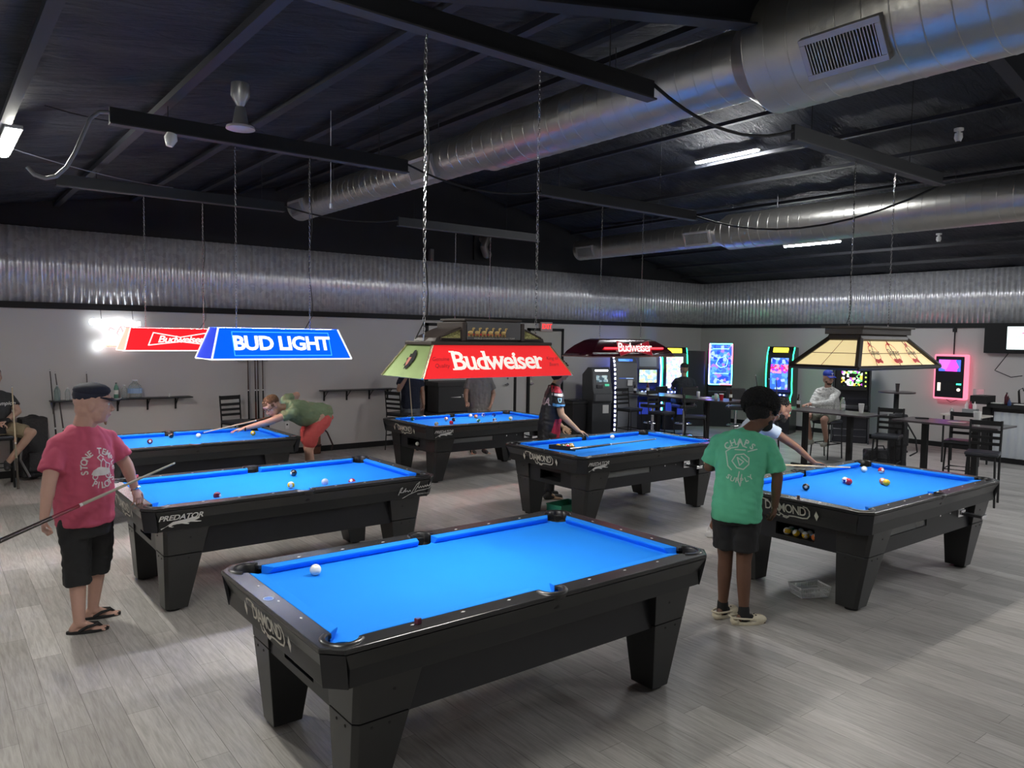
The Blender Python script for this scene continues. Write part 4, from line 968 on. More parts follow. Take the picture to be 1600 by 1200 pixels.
# stacked black cases
t = thing('black_case', 'tall upper black case with a white emblem, behind the man in grey', 'case', (9.0,13.5,0)); B().b2((-.55,-.2,.70),(.55,.25,1.32)).done('case_body', mat('case_black', (.03,.03,.032), .5), t, bevel=.008); B().b2((-.58,-.22,1.24),(.58,.27,1.34)).done('case_lid', mat('case_black', (.03,.03,.032), .5), t, bevel=.008)
text('lettering', 'TAB', .09, V((.12,-.203,1.03)), (1,0,0), (0,0,1), LETW, t, offset=.012); flat('emblem_stroke', poly2d([[(-.32,0),(-.05,.012),(-.05,-.012)]]), V((.06,-.203,1.01)), (1,0,0), (0,0,1), LETW, t)
tag(B().b2((8.42,13.25,0),(9.6,13.78,.69)).done('black_case', mat('case_black2', (.022,.022,.024), .5), bevel=.01), 'lower black case carrying the other one, behind the far table', 'case')
# ================================================================== CHAIRS AND TABLES
def chair_proto():
    t = thing('bar_chair', '', 'chair'); b = B(); b.box((0,0,.735),(.42,.41,.05)); s_ = b.done('seat', SEATV, t, bevel=.018, seg=3)
    for sx in (-1,1):
        b = B(); b.tube([(sx*.165,.19,.71),(sx*.19,.235,0)], .0145, n=4); b.done('leg', MBLACK, t)
        b = B(); b.tube([(sx*.19,-.235,0),(sx*.19,-.20,.45),(sx*.19,-.20,.76),(sx*.195,-.245,1.19)], .0155, n=4); b.done('leg', MBLACK, t)
    b = B(); b.tube([(-.185,.22,.30),(.185,.22,.30),(.185,-.21,.30),(-.185,-.21,.30)], .011, n=4, closed=True); b.done('footrest', MBLACK, t)
    b = B(); b.tube([(-.19,.19,.70),(.19,.19,.70),(.19,-.19,.70),(-.19,-.19,.70)], .012, n=4, closed=True); b.done('seat_frame', MBLACK, t)
    for i, z in enumerate((.85,.94,1.03,1.15)):
        y = -.20-.045*(z-.76)/.43; hh = .045 if i < 3 else .07
        b = B(); b.box((0,y,z),(.375,.014,hh)); b.done('back_slat', MBLACK, t, bevel=.004)
    return t
CH0 = chair_proto(); first = [True]
def chair(x, y, rz, label):
    o = CH0 if first[0] else dup(CH0); first[0] = False
    o.location = (x,y,0); o.rotation_euler.z = rz; o['label'] = label; o['group'] = 'black ladder-back bar chairs'; return o
# local -y is the backrest side
chair(4.36,13.45,PI+.25,'empty black bar chair at the wall between the long shelf and the cue rack')
chair(7.55,13.3,-1.25,'black bar chair behind the man in the navy shirt')
chair(12.42,11.62,PI,'black bar chair at the left end of the long high table')
chair(12.45,10.72,PI+.1,'black bar chair at the middle of the long high table')
chair(12.40,9.78,PI+.64,'black bar chair near the right end of the long high table')
chair(12.75,6.06,1.82,'black bar chair with slatted back between the two right high tables, black bag behind it')
chair(13.08,5.05,1.75,'black bar chair partly hidden behind the rightmost high table')
chair(11.98,4.32,1.82,'nearest black bar chair at the rightmost high table')
chair(14.05,7.86,1.5,'bar chair the man in the blue cap sits on')
chair(.82,13.3,PI,'bar stool chair under the man at the left edge')
TOP = mat('dark_laminate_top', (.06,.05,.055), .3)
def high_table(x0, x1, y0, y1, legs, label):
    t = thing('high_table', label, 'table', ((x0+x1)/2,(y0+y1)/2,0)); w, l = (x1-x0)/2, (y1-y0)/2
    B().b2((-w,-l,1.03),(w,l,1.058)).done('table_top', TOP, t, bevel=.004)
    for y in legs:
        b = B(); b.box((0,y,.53),(.085,.085,1.0)); b.done('leg', MBLACK, t, bevel=.004); b = B(); b.box((0,y,.015),(.55,.07,.03)); b.box((0,y,.015),(.07,.5,.03)); b.done('foot_cross', MBLACK, t)
        B().box((0,y,1.02),(.4,.4,.02)).done('top_plate', MBLACK, t)
    return t
high_table(12.72,13.50,9.3,12.15,(-.68,.68),'long dark high table with bottles and cups in front of the game machines')
high_table(12.42,13.20,6.28,8.0,(-.40,.45),'dark high table where the man in the blue cap rests his arm')
high_table(12.42,13.18,4.30,5.85,(-.35,.4),'rightmost dark high table with a foam cup and a paper on it')
t = thing('round_table', 'small round black bar table with a takeaway cup on it', 'table', (16.2,7.54,0)); B().cyl((0,0,1.24),(0,0,1.27),.36,n=40).done('table_top', TOP, t, bevel=.004); B().cyl((0,0,.02),(0,0,1.24),.05,n=16).done('pole', MBLACK, t); B().cyl((0,0,0),(0,0,.025),.26,n=30).done('base', MBLACK, t)
def cup(x, y, z, h, r, m_, label, name='cup', lid=None):
    t = thing(name, label, 'cup', (x,y,z)); b = B(); b.lathe([(r*.72,0),(r,h)], n=20); b.done('cup_body', m_, t, smooth=.5)
    B().cyl((0,0,h),(0,0,h+.012),r*1.05,n=20).done('lid', lid or m_, t); return t
FOAMC = mat('white_foam', (.75,.75,.73), .7)
cup(12.98,6.64,1.058,.15,.048,FOAMC,'white foam cup on the high table behind the man in the blue cap')
cup(12.64,4.66,1.058,.20,.055,FOAMC,'tall white foam cup with a lid on the rightmost high table')
cup(16.14,7.50,1.27,.16,.042,mat('dark_cup', (.05,.04,.04), .4),'dark takeaway cup on the small round table',lid=MBLACK)
cup(13.02,9.62,1.058,.12,.047,mat('red_cup', (.45,.01,.03), .35),'red plastic cup at the right end of the long high table',lid=mat('cup_white_inside', (.8,.75,.75), .5))
def can(x, y, label, c): 
    t = thing('drink_can', label, 'can', (x,y,1.058), 0, 'drink cans on the long high table'); B().lathe([(.026,0),(.033,.01),(.033,.115),(.027,.125)], n=16).done('can_body', mat('can_'+label[:6], c, .35, .3), t, smooth=.7); B().cyl((0,0,.124),(0,0,.127),.025).done('can_top', CHROME, t)
can(13.20,10.35,'white can left of a silver can on the long high table',(.7,.7,.7)); can(13.28,10.42,'tall silver can behind the white one on the long high table',(.4,.42,.5)); can(13.05,9.78,'pale can left of the red cup',(.6,.62,.6))
bottle(13.10,9.45,1.058,.24,.032,mat('brown_glass', (.03,.012,.006), .08),'brown beer bottle with a white label right of the red cup',lab=(.8,.8,.78),shape='beer')
bottle(12.88,11.9,1.058,.20,.035,mat('dark_plastic_bottle', (.02,.015,.02), .15),'small dark bottle with a pale label at the far end of the long high table',lab=(.75,.75,.75)); bottle(13.0,11.62,1.058,.25,.036,mat('cola_bottle', (.10,.03,.03), .12),'cola bottle with a pale neck at the far end of the long high table',lab=(.75,.2,.25),capc=(.7,.05,.05),capname='cap_red')
bottle(12.90,7.80,1.058,.25,.032,mat('brown_glass', (.03,.012,.006), .08),'brown beer bottle by the hand of the man in the blue cap',lab=(.6,.62,.6),shape='beer')
bottle(13.0,6.98,1.058,.24,.036,PETC,'clear bottle with a pink label in front of the man in the blue cap',lab=(.75,.12,.3),capc=(.8,.8,.8),capname='cap_white'); bottle(13.1,7.06,1.058,.24,.034,mat('pale_green_bottle', (.35,.45,.3), .2, trans=.3),'pale green bottle behind the pink-labelled one',capc=(.1,.3,.1),capname='cap_green')
tag(B().box((0,0,.002),(.30,.22,.003),rz=.4).done('paper_sheet', PAPER, loc=(12.95,10.9,1.06)), 'white sheet of paper on the long high table', 'paper')
tag(B().box((0,0,.002),(.28,.20,.003),rz=.1).done('paper_sheet', PAPER, loc=(13.15,10.12,1.06)), 'white napkins beside the cans on the long high table', 'paper')
tag(B().box((0,0,.03),(.12,.1,.05)).ell((.04,0,.06),(.05,.04,.03)).done('takeaway_box', mat('mint_green', (.3,.65,.5), .5), loc=(13.3,9.98,1.06), bevel=.004), 'mint green crumpled wrapper on the long high table', 'wrapper')
tag(B().box((0,0,.002),(.13,.24,.003),rz=.1).done('flyer', mat('pink_flyer', (.8,.55,.6), .6), loc=(12.82,5.02,1.06)), 'pink and white flyer on the rightmost high table', 'flyer')
tag(B().box((0,0,.008),(.09,.2,.014),rz=.5).done('wallet', MBLACK, loc=(12.95,5.6,1.06), bevel=.004), 'black phone or wallet lying on the rightmost high table', 'phone')
# cues leaning on the high table
for i, (a, b_, l) in enumerate((((12.20,7.92,0),(12.42,8.42,1.66),'leftmost of three dark cues leaning beside the high table'),((12.25,7.84,0),(12.50,8.18,1.60),'middle one of three dark cues leaning beside the high table'),((12.31,7.78,0),(12.55,8.06,1.60),'rightmost of three dark cues leaning beside the high table'))):
    cue('pool_cue', a, b_, l, DK, (.05,.045,.045), DK, 'three cues leaning on the high table')
# black padded chairs with chrome legs at the machines
def padded(x, y, rz, label, first_=None):
    t = thing('padded_stool', label, 'stool', (x,y,0), rz, 'padded stools at the game machines')
    b = B(); b.box((0,0,.70),(.46,.44,.09)); b.done('seat', VINYL, t, bevel=.03, seg=3); b = B(); b.box((0,-.24,.99),(.44,.07,.38)); b.done('backrest', VINYL, t, bevel=.03, seg=3)
    b = B(); b.cyl((0,0,.03),(0,0,.66),.035,n=16); b.done('post', CHROME, t, smooth=.6); B().lathe([(.24,0),(.22,.015),(.05,.04)], n=30).done('base', CHROME, t, smooth=.6); b = B(); b.tube([(.2*math.cos(2*PI*i/16),.2*math.sin(2*PI*i/16)+.02,.28) for i in range(16)], .012, closed=True); b.box((0,0,.28),(.4,.02,.015)); b.done('foot_ring', CHROME, t)
    b = B(); b.tube([(-.15,-.2,.68),(-.15,-.24,.85)], .012); b.tube([(.15,-.2,.68),(.15,-.24,.85)], .012); b.done('back_bracket', CHROME, t); return t
padded(14.45,11.75,-.35,'padded stool under the man at the slot machine'); padded(15.25,10.85,-1.0,'empty black padded chair right of the man at the slot machine'); padded(13.9,12.25,.1,'padded stool in front of the green-edged slot machine')
# ================================================================== MACHINES
CABK = mat('machine_black', (.013,.013,.018), .35)
GREY1 = mat('atm_grey', (.14,.145,.155), .45)
GREY2 = mat('atm_dark_grey', (.07,.073,.08), .4)
def screen_mat(name, cols, scale=14., s=1.6, kind='VORONOI'):
    if name in MATS: return MATS[name]
    global nt
    mt = bpy.data.materials.new(name); mt.use_nodes = True; MATS[name] = mt; nt = mt.node_tree; bs = nt.nodes['Principled BSDF']; tc = N('ShaderNodeTexCoord'); mp = N('ShaderNodeMapping'); nt.links.new(tc.outputs['Object'], mp.inputs[0])
    n = N('ShaderNodeTexVoronoi'); n.feature = 'F1'; n.inputs['Scale'].default_value = scale; n.inputs['Randomness'].default_value = .7; nt.links.new(mp.outputs[0], n.inputs['Vector'])
    s_ = N('ShaderNodeSeparateColor'); nt.links.new(n.outputs['Color'], s_.inputs[0])
    c = N('ShaderNodeValToRGB'); c.color_ramp.interpolation = 'CONSTANT'
    for i, cc in enumerate(cols):
        e = c.color_ramp.elements[i] if i < 2 else c.color_ramp.elements.new(i/len(cols))
        e.position = i/len(cols); e.color = (*cc, 1)
    nt.links.new(s_.outputs[0], c.inputs[0]); nt.links.new(c.outputs[0], bs.inputs['Emission Color']); bs.inputs['Emission Strength'].default_value = s; bs.inputs['Base Color'].default_value = (.02,.02,.02,1); bs.inputs['Roughness'].default_value = .15
    return mt
WHITEE = em('white_led', (.85,.9,1), 5); GREENE = em('green_led', (.02,1,.35), 5); BLUEE = em('blue_led', (.08,.14,1), 30); YEL = em('yellow_sign', (1,.8,.05), 1.6)
def extr(b, prof, x0, x1):
    """profile in (y,z), extruded along x"""
    b.hull8([(x0,y,z) for y,z in prof], [(x1,y,z) for y,z in prof]); return b
def P3(y, z, x): return (x, y, z)
# trash can
t = thing('trash_can', 'square black trash can with a bin liner left of the cash machine', 'trash can', (12.36,13.38,0), 0); b = B(); b.box((0,0,.36),(.42,.38,.72), taper=1.12); b.done('can_body', mat('bin_black', (.022,.022,.024), .45), t, bevel=.02); B().box((0,0,.75),(.52,.46,.07)).done('can_rim', mat('bin_rim', (.03,.03,.03), .4), t, bevel=.02)
lb = B(); lb.box((0,0,.80),(.48,.42,.04)); o = lb.done('bin_liner', mat('liner_black', (.03,.03,.035), .2, bump=1., bscale=30), t, bevel=.01)
# ATM, facing the camera (-y)
def facing(name, label, cat, x, y, rz): return thing(name, label, cat, (x,y,0), rz)
t = facing('cash_machine', 'dark grey cash machine with a lit white panel on top', 'cash machine', 12.93, 13.2, -.28)
b = B(); extr(b, [(-.28,0),(.28,0),(.28,1.42),(-.0,1.60),(-.14,1.60),(-.2,1.5),(-.30,1.05),(-.34,.98),(-.34,.80),(-.28,.74)], -.26, .26); b.done('machine_body', GREY2, t, bevel=.012)
b = B(); extr(b, [(-.30,1.02),(-.24,1.04),(-.16,1.56),(-.18,1.58),(-.22,1.54)], -.24, .24); b.done('upper_fascia', GREY1, t, bevel=.01)
B().box((0,-.20,1.50),(.36,.05,.09)).done('lit_topper', WHITEE, t, bevel=.01)
b = B(); b.box((0,-.245,1.33),(.30,.03,.16), R=M.Rotation(-.25,4,'X')); b.done('screen', screen_mat('atm_screen', [(.05,.08,.1),(.2,.3,.35),(.08,.1,.12),(.4,.5,.5)], 16, .8), t)
b = B(); b.box((-.08,-.29,1.15),(.16,.05,.08)); b.done('keypad', STEELD, t, bevel=.006); b = B(); b.box((.12,-.29,1.18),(.1,.05,.05)); b.done('card_slot', em('green_slot', (.1,.6,.35), .6), t)
b = B(); b.cyl((.08,-.33,.90),(.08,-.35,.90),.035,n=12); b.done('lock', MBLACK, t); B().box((0,-.346,.88),(.44,.02,.16)).done('cash_tray', GREY1, t, bevel=.006)
B().box((.10,-.285,.60),(.16,.01,.2)).done('notice_sheet', PAPER, t)
# tall kiosk with led strip
t = facing('ticket_kiosk', 'tall blue-lit kiosk with a curved strip of white lights', 'kiosk', 13.74, 13.05, -.55)
prof = [(-.05,0),(.40,0),(.40,1.85),(.05,1.88),(-.10,1.70),(-.16,1.40),(-.20,1.1),(-.36,1.0),(-.36,.92),(-.22,.86),(-.22,0)]
b = B(); extr(b, prof, -.28, .28); b.done('kiosk_body', GREY1, t, bevel=.01)
b = B(); extr(b, [(-.06,.0),(.2,0),(.2,1.9),(-.02,1.9),(-.2,1.6),(-.27,1.3),(-.30,1.0),(-.30,0)], -.33, -.285); b.done('side_fin', mat('kiosk_fin', (.03,.03,.10), .4), t)
b = B()
pts = [(-.33,.03),(-.33,1.0),(-.29,1.3),(-.22,1.62),(-.05,1.9)]
def along(pts, f):
    L = [math.dist(pts[i], pts[i+1]) for i in range(len(pts)-1)]; s_ = f*sum(L)
    for i, l in enumerate(L):
        if s_ <= l or i == len(L)-1: k = s_/l; return (pts[i][0]+(pts[i+1][0]-pts[i][0])*k, pts[i][1]+(pts[i+1][1]-pts[i][1])*k)
        s_ -= l
for i in range(17):
    p, q = along(pts, (i+.2)/17), along(pts, (i+.66)/17); b.cyl((-.31,p[0],p[1]),(-.31,q[0],q[1]),.019,n=6)
b.done('led_dash', WHITEE, t)
b = B(); extr(b, [(-.172,1.32),(-.155,1.32),(-.03,1.8),(-.05,1.8)], -.18, .18); b.done('screen', screen_mat('kiosk_screen', [(.03,.1,.5),(.05,.2,.8),(.1,.3,.9),(.4,.6,1)], 5, 1.1), t)
b = B(); b.box((.0,-.34,1.0),(.3,.1,.05)); b.box((.13,-.21,1.2),(.14,.04,.12)); b.done('slot_panel', STEELD, t, bevel=.005); B().box((.08,-.23,1.22),(.12,.02,.14)).done('notice_sheet', PAPER, t)
# generic slot machine
def slot(x, y, rz, label, edge, scr, scr_z, sign=None, w=.62, h=2.08, top=None):
    t = facing('slot_machine', label, 'slot machine', x, y, rz); hw = w/2
    prof = [(-.30,0),(.38,0),(.38,h-.02),(-.02,h),(-.13,h-.15),(-.20,1.55),(-.20,1.25),(-.16,1.02),(-.42,.93),(-.44,.86),(-.30,.76)]
    b = B(); extr(b, prof, -hw, hw); b.done('cabinet', CABK, t, bevel=.01)
    for sx in (-1,1):
        b = B(); b.tube([(sx*(hw+.005),yy,zz) for yy,zz in ((-.03,h-.02),(-.15,h-.2),(-.215,1.6),(-.21,1.25),(-.17,1.02),(-.30,.9),(-.31,.75),(-.30,.45))], .013, n=6); b.done('edge_light', edge, t)
    for (za, zb, m_) in scr_z:
        def yy(z): return -.205 if z < 1.55 else -.205+.075*(z-1.55)/(h-.15-1.55)
        b = B(); zs = [za+(zb-za)*i/6 for i in range(7)]
        P = [(yy(z)-.008+ (.045*(1.25-z)/.23*-0 if z < 1.25 else 0) , z) for z in zs]
        for i in range(6): b.hull8([(-hw*.68,P[i][0],P[i][1]),(hw*.68,P[i][0],P[i][1]),(hw*.68,P[i][0]+.02,P[i][1]),(-hw*.68,P[i][0]+.02,P[i][1])],[(-hw*.68,P[i+1][0],P[i+1][1]),(hw*.68,P[i+1][0],P[i+1][1]),(hw*.68,P[i+1][0]+.02,P[i+1][1]),(-hw*.68,P[i+1][0]+.02,P[i+1][1])])
        bmesh.ops.remove_doubles(b.bm, verts=b.bm.verts, dist=1e-5); b.done('screen', m_, t)
    if sign: B().box((0,-.10,h-.09),(.36,.06,.12), R=M.Rotation(-.5,4,'X')).done('sign_topper', sign, t, bevel=.004)
    b = B(); b.box((0,-.37,.955),(w*.85,.16,.03), R=M.Rotation(.3,4,'X')); bp_ = b.done('button_deck', STEELD, t, bevel=.004)
    b = B()
    for i in range(5): b.cyl((-w*.3+w*.15*i,-.38,.96),(-w*.3+w*.15*i,-.385,.985),.018,n=10)
    b.done('button', BLUEE, bp_)
    B().box((0,-.312,.55),(w*.72,.02,.3)).done('belly_panel', mat('belly_blue', (.02,.03,.12), .3, emit=(.02,.04,.35), es=.5), t, bevel=.004)
    return t
S1 = screen_mat('slot_screen_gold', [(.5,.7,.8),(.8,.75,.4),(.3,.5,.8),(.9,.85,.6),(.4,.6,.35)], 15, 1.0); S2 = screen_mat('slot_screen_violet', [(.55,.45,.8),(.8,.75,.9),(.5,.75,.6),(.85,.8,.45),(.35,.5,.85)], 17, 1.15)
S3 = screen_mat('slot_screen_blue', [(.02,.06,.5),(.03,.13,.8),(.05,.2,.95),(.1,.3,1),(.3,.45,1),(.05,.12,.6),(.3,.15,.7)], 13, 1.2); S4 = screen_mat('slot_screen_red', [(.6,.02,.15),(.3,.02,.6),(.9,.2,.3),(.1,.1,.8)], 18, 1.5)
SD = mat('dim_panel', (.04,.05,.06), .2, emit=(.1,.12,.14), es=.5)
slot(14.62,13.15,-.55,'slot machine with blue edge lights and a small pale screen',BLUEE,[S1],[(1.2,1.52,S1),(1.6,1.9,SD)],w=.66,h=2.02)
slot(15.22,12.75,-.7,'slot machine with green edge lights, yellow topper and pale screen',GREENE,[S2],[(1.06,1.86,S2)],YEL,w=.62,h=2.10)
slot(16.95,10.75,-PI/2-.05+.35,'slot machine with green edge lights alone at the right wall',GREENE,[S3],[(1.1,1.5,S3),(1.5,1.72,S4),(1.72,1.88,S3)],YEL,w=.62,h=2.16)
# black cabinet and tall rainbow-framed machine in the corner
tag(B().box((0,0,1.0),(.55,.7,2.0),rz=-.6).done('black_cabinet', CABK, bevel=.01, loc=(16.35,13.1,0)), 'plain tall black cabinet between the slot machines in the corner', 'cabinet')
t = facing('slot_machine', 'tall slot machine with a rainbow-lit frame and a blue screen in the corner', 'slot machine', 16.75, 12.45, -.85)
b = B(); b.box((0,.15,1.0),(.62,.5,1.02*2)); b.done('cabinet', CABK, t, bevel=.01); b = B(); b.box((0,-.15,.9),(.62,.25,.1)); b.done('button_deck', CABK, t, bevel=.01)
b = B(); b.box((0,-.13,1.66),(.62,.05,1.12)); b.done('screen_housing', MBLACK, t); B().box((0,-.16,1.66),(.54,.01,1.04)).done('screen', S3, t)
t2 = None
RB = [em('rainbow_magenta', (1,.1,.5), 9), em('rainbow_cyan', (.1,.8,1), 5), em('rainbow_red', (1,.1,.15), 5), em('rainbow_green', (.1,1,.5), 5), em('rainbow_blue', (.15,.2,1), 26)]
q = [(-.29,1.13),(-.29,1.66),(-.29,2.2),(0,2.2),(.29,2.2),(.29,1.66),(.29,1.13),(0,1.13)]
for i in range(8):
    a, c = q[i], q[(i+1)%8]; B().cyl((a[0],-.165,a[1]),(c[0],-.165,c[1]),.014,n=6).done('frame_light', RB[(4,0,1,3,2,1,2,1)[i]], t)
flat('screen_outline', strokes2d([[(-.05,.1),(.1,.15),(.18,.05),(.15,-.1),(.0,-.15),(-.12,-.05),(-.05,.1)],[(-.2,-.3),(.2,-.3)],[(-.2,.35),(.2,.35)]], .014), V((0,-.166,1.72)), (1,0,0), (0,0,1), em('screen_cyan', (.3,.9,1), 1.8), t)
# golf-style game kiosk at the right wall
t = facing('arcade_kiosk', 'black arcade machine with a bright icon screen behind the man in the blue cap', 'arcade machine', 16.9, 8.9, -PI/2+.5)
b = B(); extr(b, [(-.28,0),(.3,0),(.3,1.82),(-.05,1.82),(-.12,1.75),(-.05,1.0),(-.3,.86),(-.32,.78),(-.12,.6),(-.12,.3),(-.28,.15)], -.36, .36); b.done('cabinet', CABK, t, bevel=.012)
for sx in (-1,1):
    b = B(); extr(b, [(-.40,0),(.32,0),(.34,1.9),(-.16,1.9),(-.20,1.7),(-.12,1.05),(-.36,.86),(-.34,.74),(-.16,.55),(-.22,.25),(-.40,.1)], sx*.385-.02, sx*.385+.02); b.done('side_panel', mat('charcoal_panel', (.035,.037,.042), .4), t, bevel=.008)
b = B(); b.box((0,-.13,1.45),(.66,.05,.52)); b.done('monitor_bezel', MBLACK, t, bevel=.01); B().box((0,-.16,1.47),(.44,.01,.34)).done('screen', screen_mat('icon_screen', [(.0,.0,.0),(.7,.75,.7),(.0,.0,.0),(.6,.4,.05),(.1,.35,.1),(.75,.8,.8),(.3,.05,.4)], 22, 1.6), t)
b = B()
for i in range(4): b.cyl((.29,-.155,1.3+.1*i),(.29,-.165,1.3+.1*i),.018,n=12)
b.done('lit_button', em('lime_button', (.5,.9,.1), 1.6), t)
# wall jukebox
t = thing('wall_jukebox', 'black wall jukebox with a glowing pink frame and violet screen', 'jukebox', (XR,7.10,1.57), -PI/2)
b = B(); b.box((0,-.09,0),(.66,.18,.98)); b.done('pink_frame', em('pink_frame', (1,.18,.28), 1.1), t, bevel=.03, seg=3); b = B(); b.box((0,-.185,0),(.58,.02,.90)); b.done('front_panel', CABK, t, bevel=.01)
B().box((0,-.197,.25),(.44,.006,.25)).done('screen', screen_mat('juke_screen', [(.05,.1,.9),(.8,.05,.7),(.5,.1,.9),(.9,.2,.8)], 4.5, 1.5), t); b = B(); b.box((0,-.2,-.2),(.26,.02,.2)); b.done('speaker_panel', MBLACK, t)
b = B(); b.box((-.2,-.2,-.22),(.06,.02,.18)); b.cyl((.2,-.19,-.27),(.2,-.21,-.27),.035,n=14); b.done('coin_light', mat('lit_cream', (.7,.6,.5), .4, emit=(1,.9,.75), es=.7), t); B().box((.2,-.2,-.15),(.09,.01,.03)).done('bill_light', GREENE, t)
B().cyl((0,-.02,.49),(0,-.02,1.1),.012).done('conduit_pipe', MBLACK, t); b = B(); b.box((0,-.03,1.02),(.07,.05,.08)); b.done('junction_box', MBLACK, t); b = B(); b.tube([(-.1,-.05,-.5),(0,-.05,-.56),(.14,-.05,-.49)], .006); b.done('cable_loop', MBLACK, t)
# TV
t = thing('television', 'wall television with a white screen at the right edge', 'television', (XR-.12,5.55,2.42), -PI/2)
b = B(); b.box((0,0,0),(1.05,.06,.56)); b.done('tv_case', MBLACK, t, bevel=.008); B().box((.0,-.032,.01),(.98,.006,.47)).done('screen', em('tv_white', (.75,.95,.95), 1.0), t)
b = B(); 
for x in (-.30,.05): b.rings([[(x+(.12+q)*math.cos(2*PI*i/28), -.037, .02+(.12+q)*math.sin(2*PI*i/28)) for i in range(28)] for q in (0,.01)], cap=False)
b.done('screen_ring', em('tv_ring', (.75,.45,.6), .8), t); text('screen_digits', '24:30', .07, V((-.3,-.038,.03)), (1,0,0), (0,0,1), em('tv_text', (.6,.6,.8), .6), t); B().cyl((-.2,-.037,.11),(-.2,-.039,.11),.014).done('screen_dot', em('tv_dot', (1,.1,.3), 1), t)
tag(B().box((0,0,0),(.14,1.5,.62)).done('mounting_board', MBLACK, loc=(XR-.07+.0,5.72,2.42)), 'black mounting board behind the television', 'board')
cable('tv_cable', [(17.75,6.0,2.15),(17.72,6.25,1.75),(17.74,5.95,1.62),(17.75,5.75,1.66)], .008, MBLACK, 'black cable looping below the television')
# counter with white corrugated front
t = thing('bar_counter', 'bar counter with a white corrugated front and black top at the right edge', 'counter', (16.55,3.4,0))
B().b2((0,-4,0),(.8,2.45,1.06)).done('counter_body', mat('counter_black', (.02,.02,.022), .5), t)
b = B(); pitch = .0762; vv = []; k = int(6.3/pitch*6)
for i in range(k+1): y = -3.9+6.3*i/k; a = .012*math.cos(2*PI*y/pitch*.6); vv.append((b.v((-.03+a,y,.10)), b.v((-.03+a,y,.98-.0))))
for i in range(k): b.bm.faces.new([vv[i][0],vv[i+1][0],vv[i+1][1],vv[i][1]])
b.done('corrugated_front', mat('white_corrugated', (.62,.66,.7), .35, .2), t, smooth=True)
B().b2((-.06,-4,0),(0,2.47,.09)).done('kick_board', MBLACK, t); B().b2((-.14,-4.0,1.06),(.9,2.5,1.12)).done('counter_top', MBLACK, t, bevel=.006); B().b2((-.05,2.45,0),(.9,2.6,1.06)).done('end_panel', MBLACK, t); B().b2((-.2,2.48,1.12),(.25,2.78,1.28)).done('raised_end', MBLACK, t, bevel=.006)
cz = 1.12
for (x, y, h, r, m_, l, c) in ((16.6,5.62,.24,.04,mat('syrup_dark', (.08,.02,.03), .15),'dark red bottle with a pale label on the counter',(.05,.05,.05)),(16.55,5.25,.24,.05,mat('orange_juice', (.35,.15,.06), .2),'amber bottle on the counter',(.05,.05,.05)),(16.65,5.10,.26,.05,mat('cream_bottle', (.55,.5,.45), .3),'cream-coloured bottle at the right of the counter',(.05,.05,.05))):
    bottle(x, y, cz, h, r, m_, l, c)
cup(16.5,5.95,cz,.10,.05,PETC,'clear glass on the counter left of the dark red bottle')
t = thing('menu_holder', 'clear upright menu holder on the counter', 'holder', (16.55,5.98,1.12)); B().box((0,.12,.14),(.01,.2,.28)).done('clear_sheet', PETC, t); B().box((0,.12,.01),(.08,.22,.02)).done('holder_base', PETC, t)
for i, (y, w) in enumerate(((5.75,.28),(5.35,.3))):
    t = thing('serving_tray', ('black tray with white papers on the counter, left one','black tray with white papers on the counter, right one')[i], 'tray', (16.55,y,cz)); B().box((0,0,.012),(.22,w,.02)).done('tray_body', MBLACK, t, bevel=.004); B().box((0,0,.03),(.16,w*.7,.015)).done('papers', PAPER, t)
t = thing('tongs_rack', 'black metal utensils standing on the counter', 'utensils', (16.7,5.42,cz)); b = B(); b.tube([(0,0,.02),(0,.03,.3),(0,-.03,.34),(0,-.05,.28)], .012); b.tube([(.05,.04,.02),(.05,.06,.28)], .01); b.tube([(.02,-.08,0),(0,-.12,.22),(0,-.2,.26)], .01); b.done('utensil', MBLACK, t)
t = thing('blue_dispenser', 'small blue cone-shaped bottle on the counter', 'dispenser', (16.45,5.52,cz)); B().lathe([(.035,0),(.03,.06),(.006,.13)]).done('dispenser_body', mat('dark_blue_plastic', (.02,.05,.15), .4), t); B().cyl((0,0,.12),(0,0,.15),.006).done('nozzle', MBLACK, t)
# little white table with condiments
t = thing('side_table', 'small pale side table with condiments between the chairs and the counter', 'table', (15.75,6.0,0)); B().box((0,0,.93),(.5,.75,.03)).done('table_top', mat('cream_top', (.62,.58,.52), .5), t, bevel=.004)
for sx in (-1,1):
    for sy in (-1,1): B().cyl((sx*.2,sy*.32,0),(sx*.2,sy*.32,.92),.018).done('leg', MBLACK, t)
t = thing('condiment_caddy', 'grey caddy with white-capped sauce bottles on the small pale table', 'caddy', (15.72,5.92,.945)); B().box((0,0,.06),(.16,.24,.12)).done('caddy_box', mat('caddy_grey', (.3,.32,.33), .4, .4), t, bevel=.006)
for i in range(3): bb = B(); bb.lathe([(.03,.1),(.03,.19),(.012,.22),(.005,.26)]); bb.done('sauce_bottle', mat('sauce_white', (.75,.7,.7), .5) if i != 1 else mat('sauce_red', (.5,.03,.1), .4), t, loc=(0,-.07+.07*i,0), smooth=.8)
bottle(15.6,6.2,.945,.12,.035,PETC,'glass salt jar on the small pale table',(.7,.7,.7),capname='cap_pale')
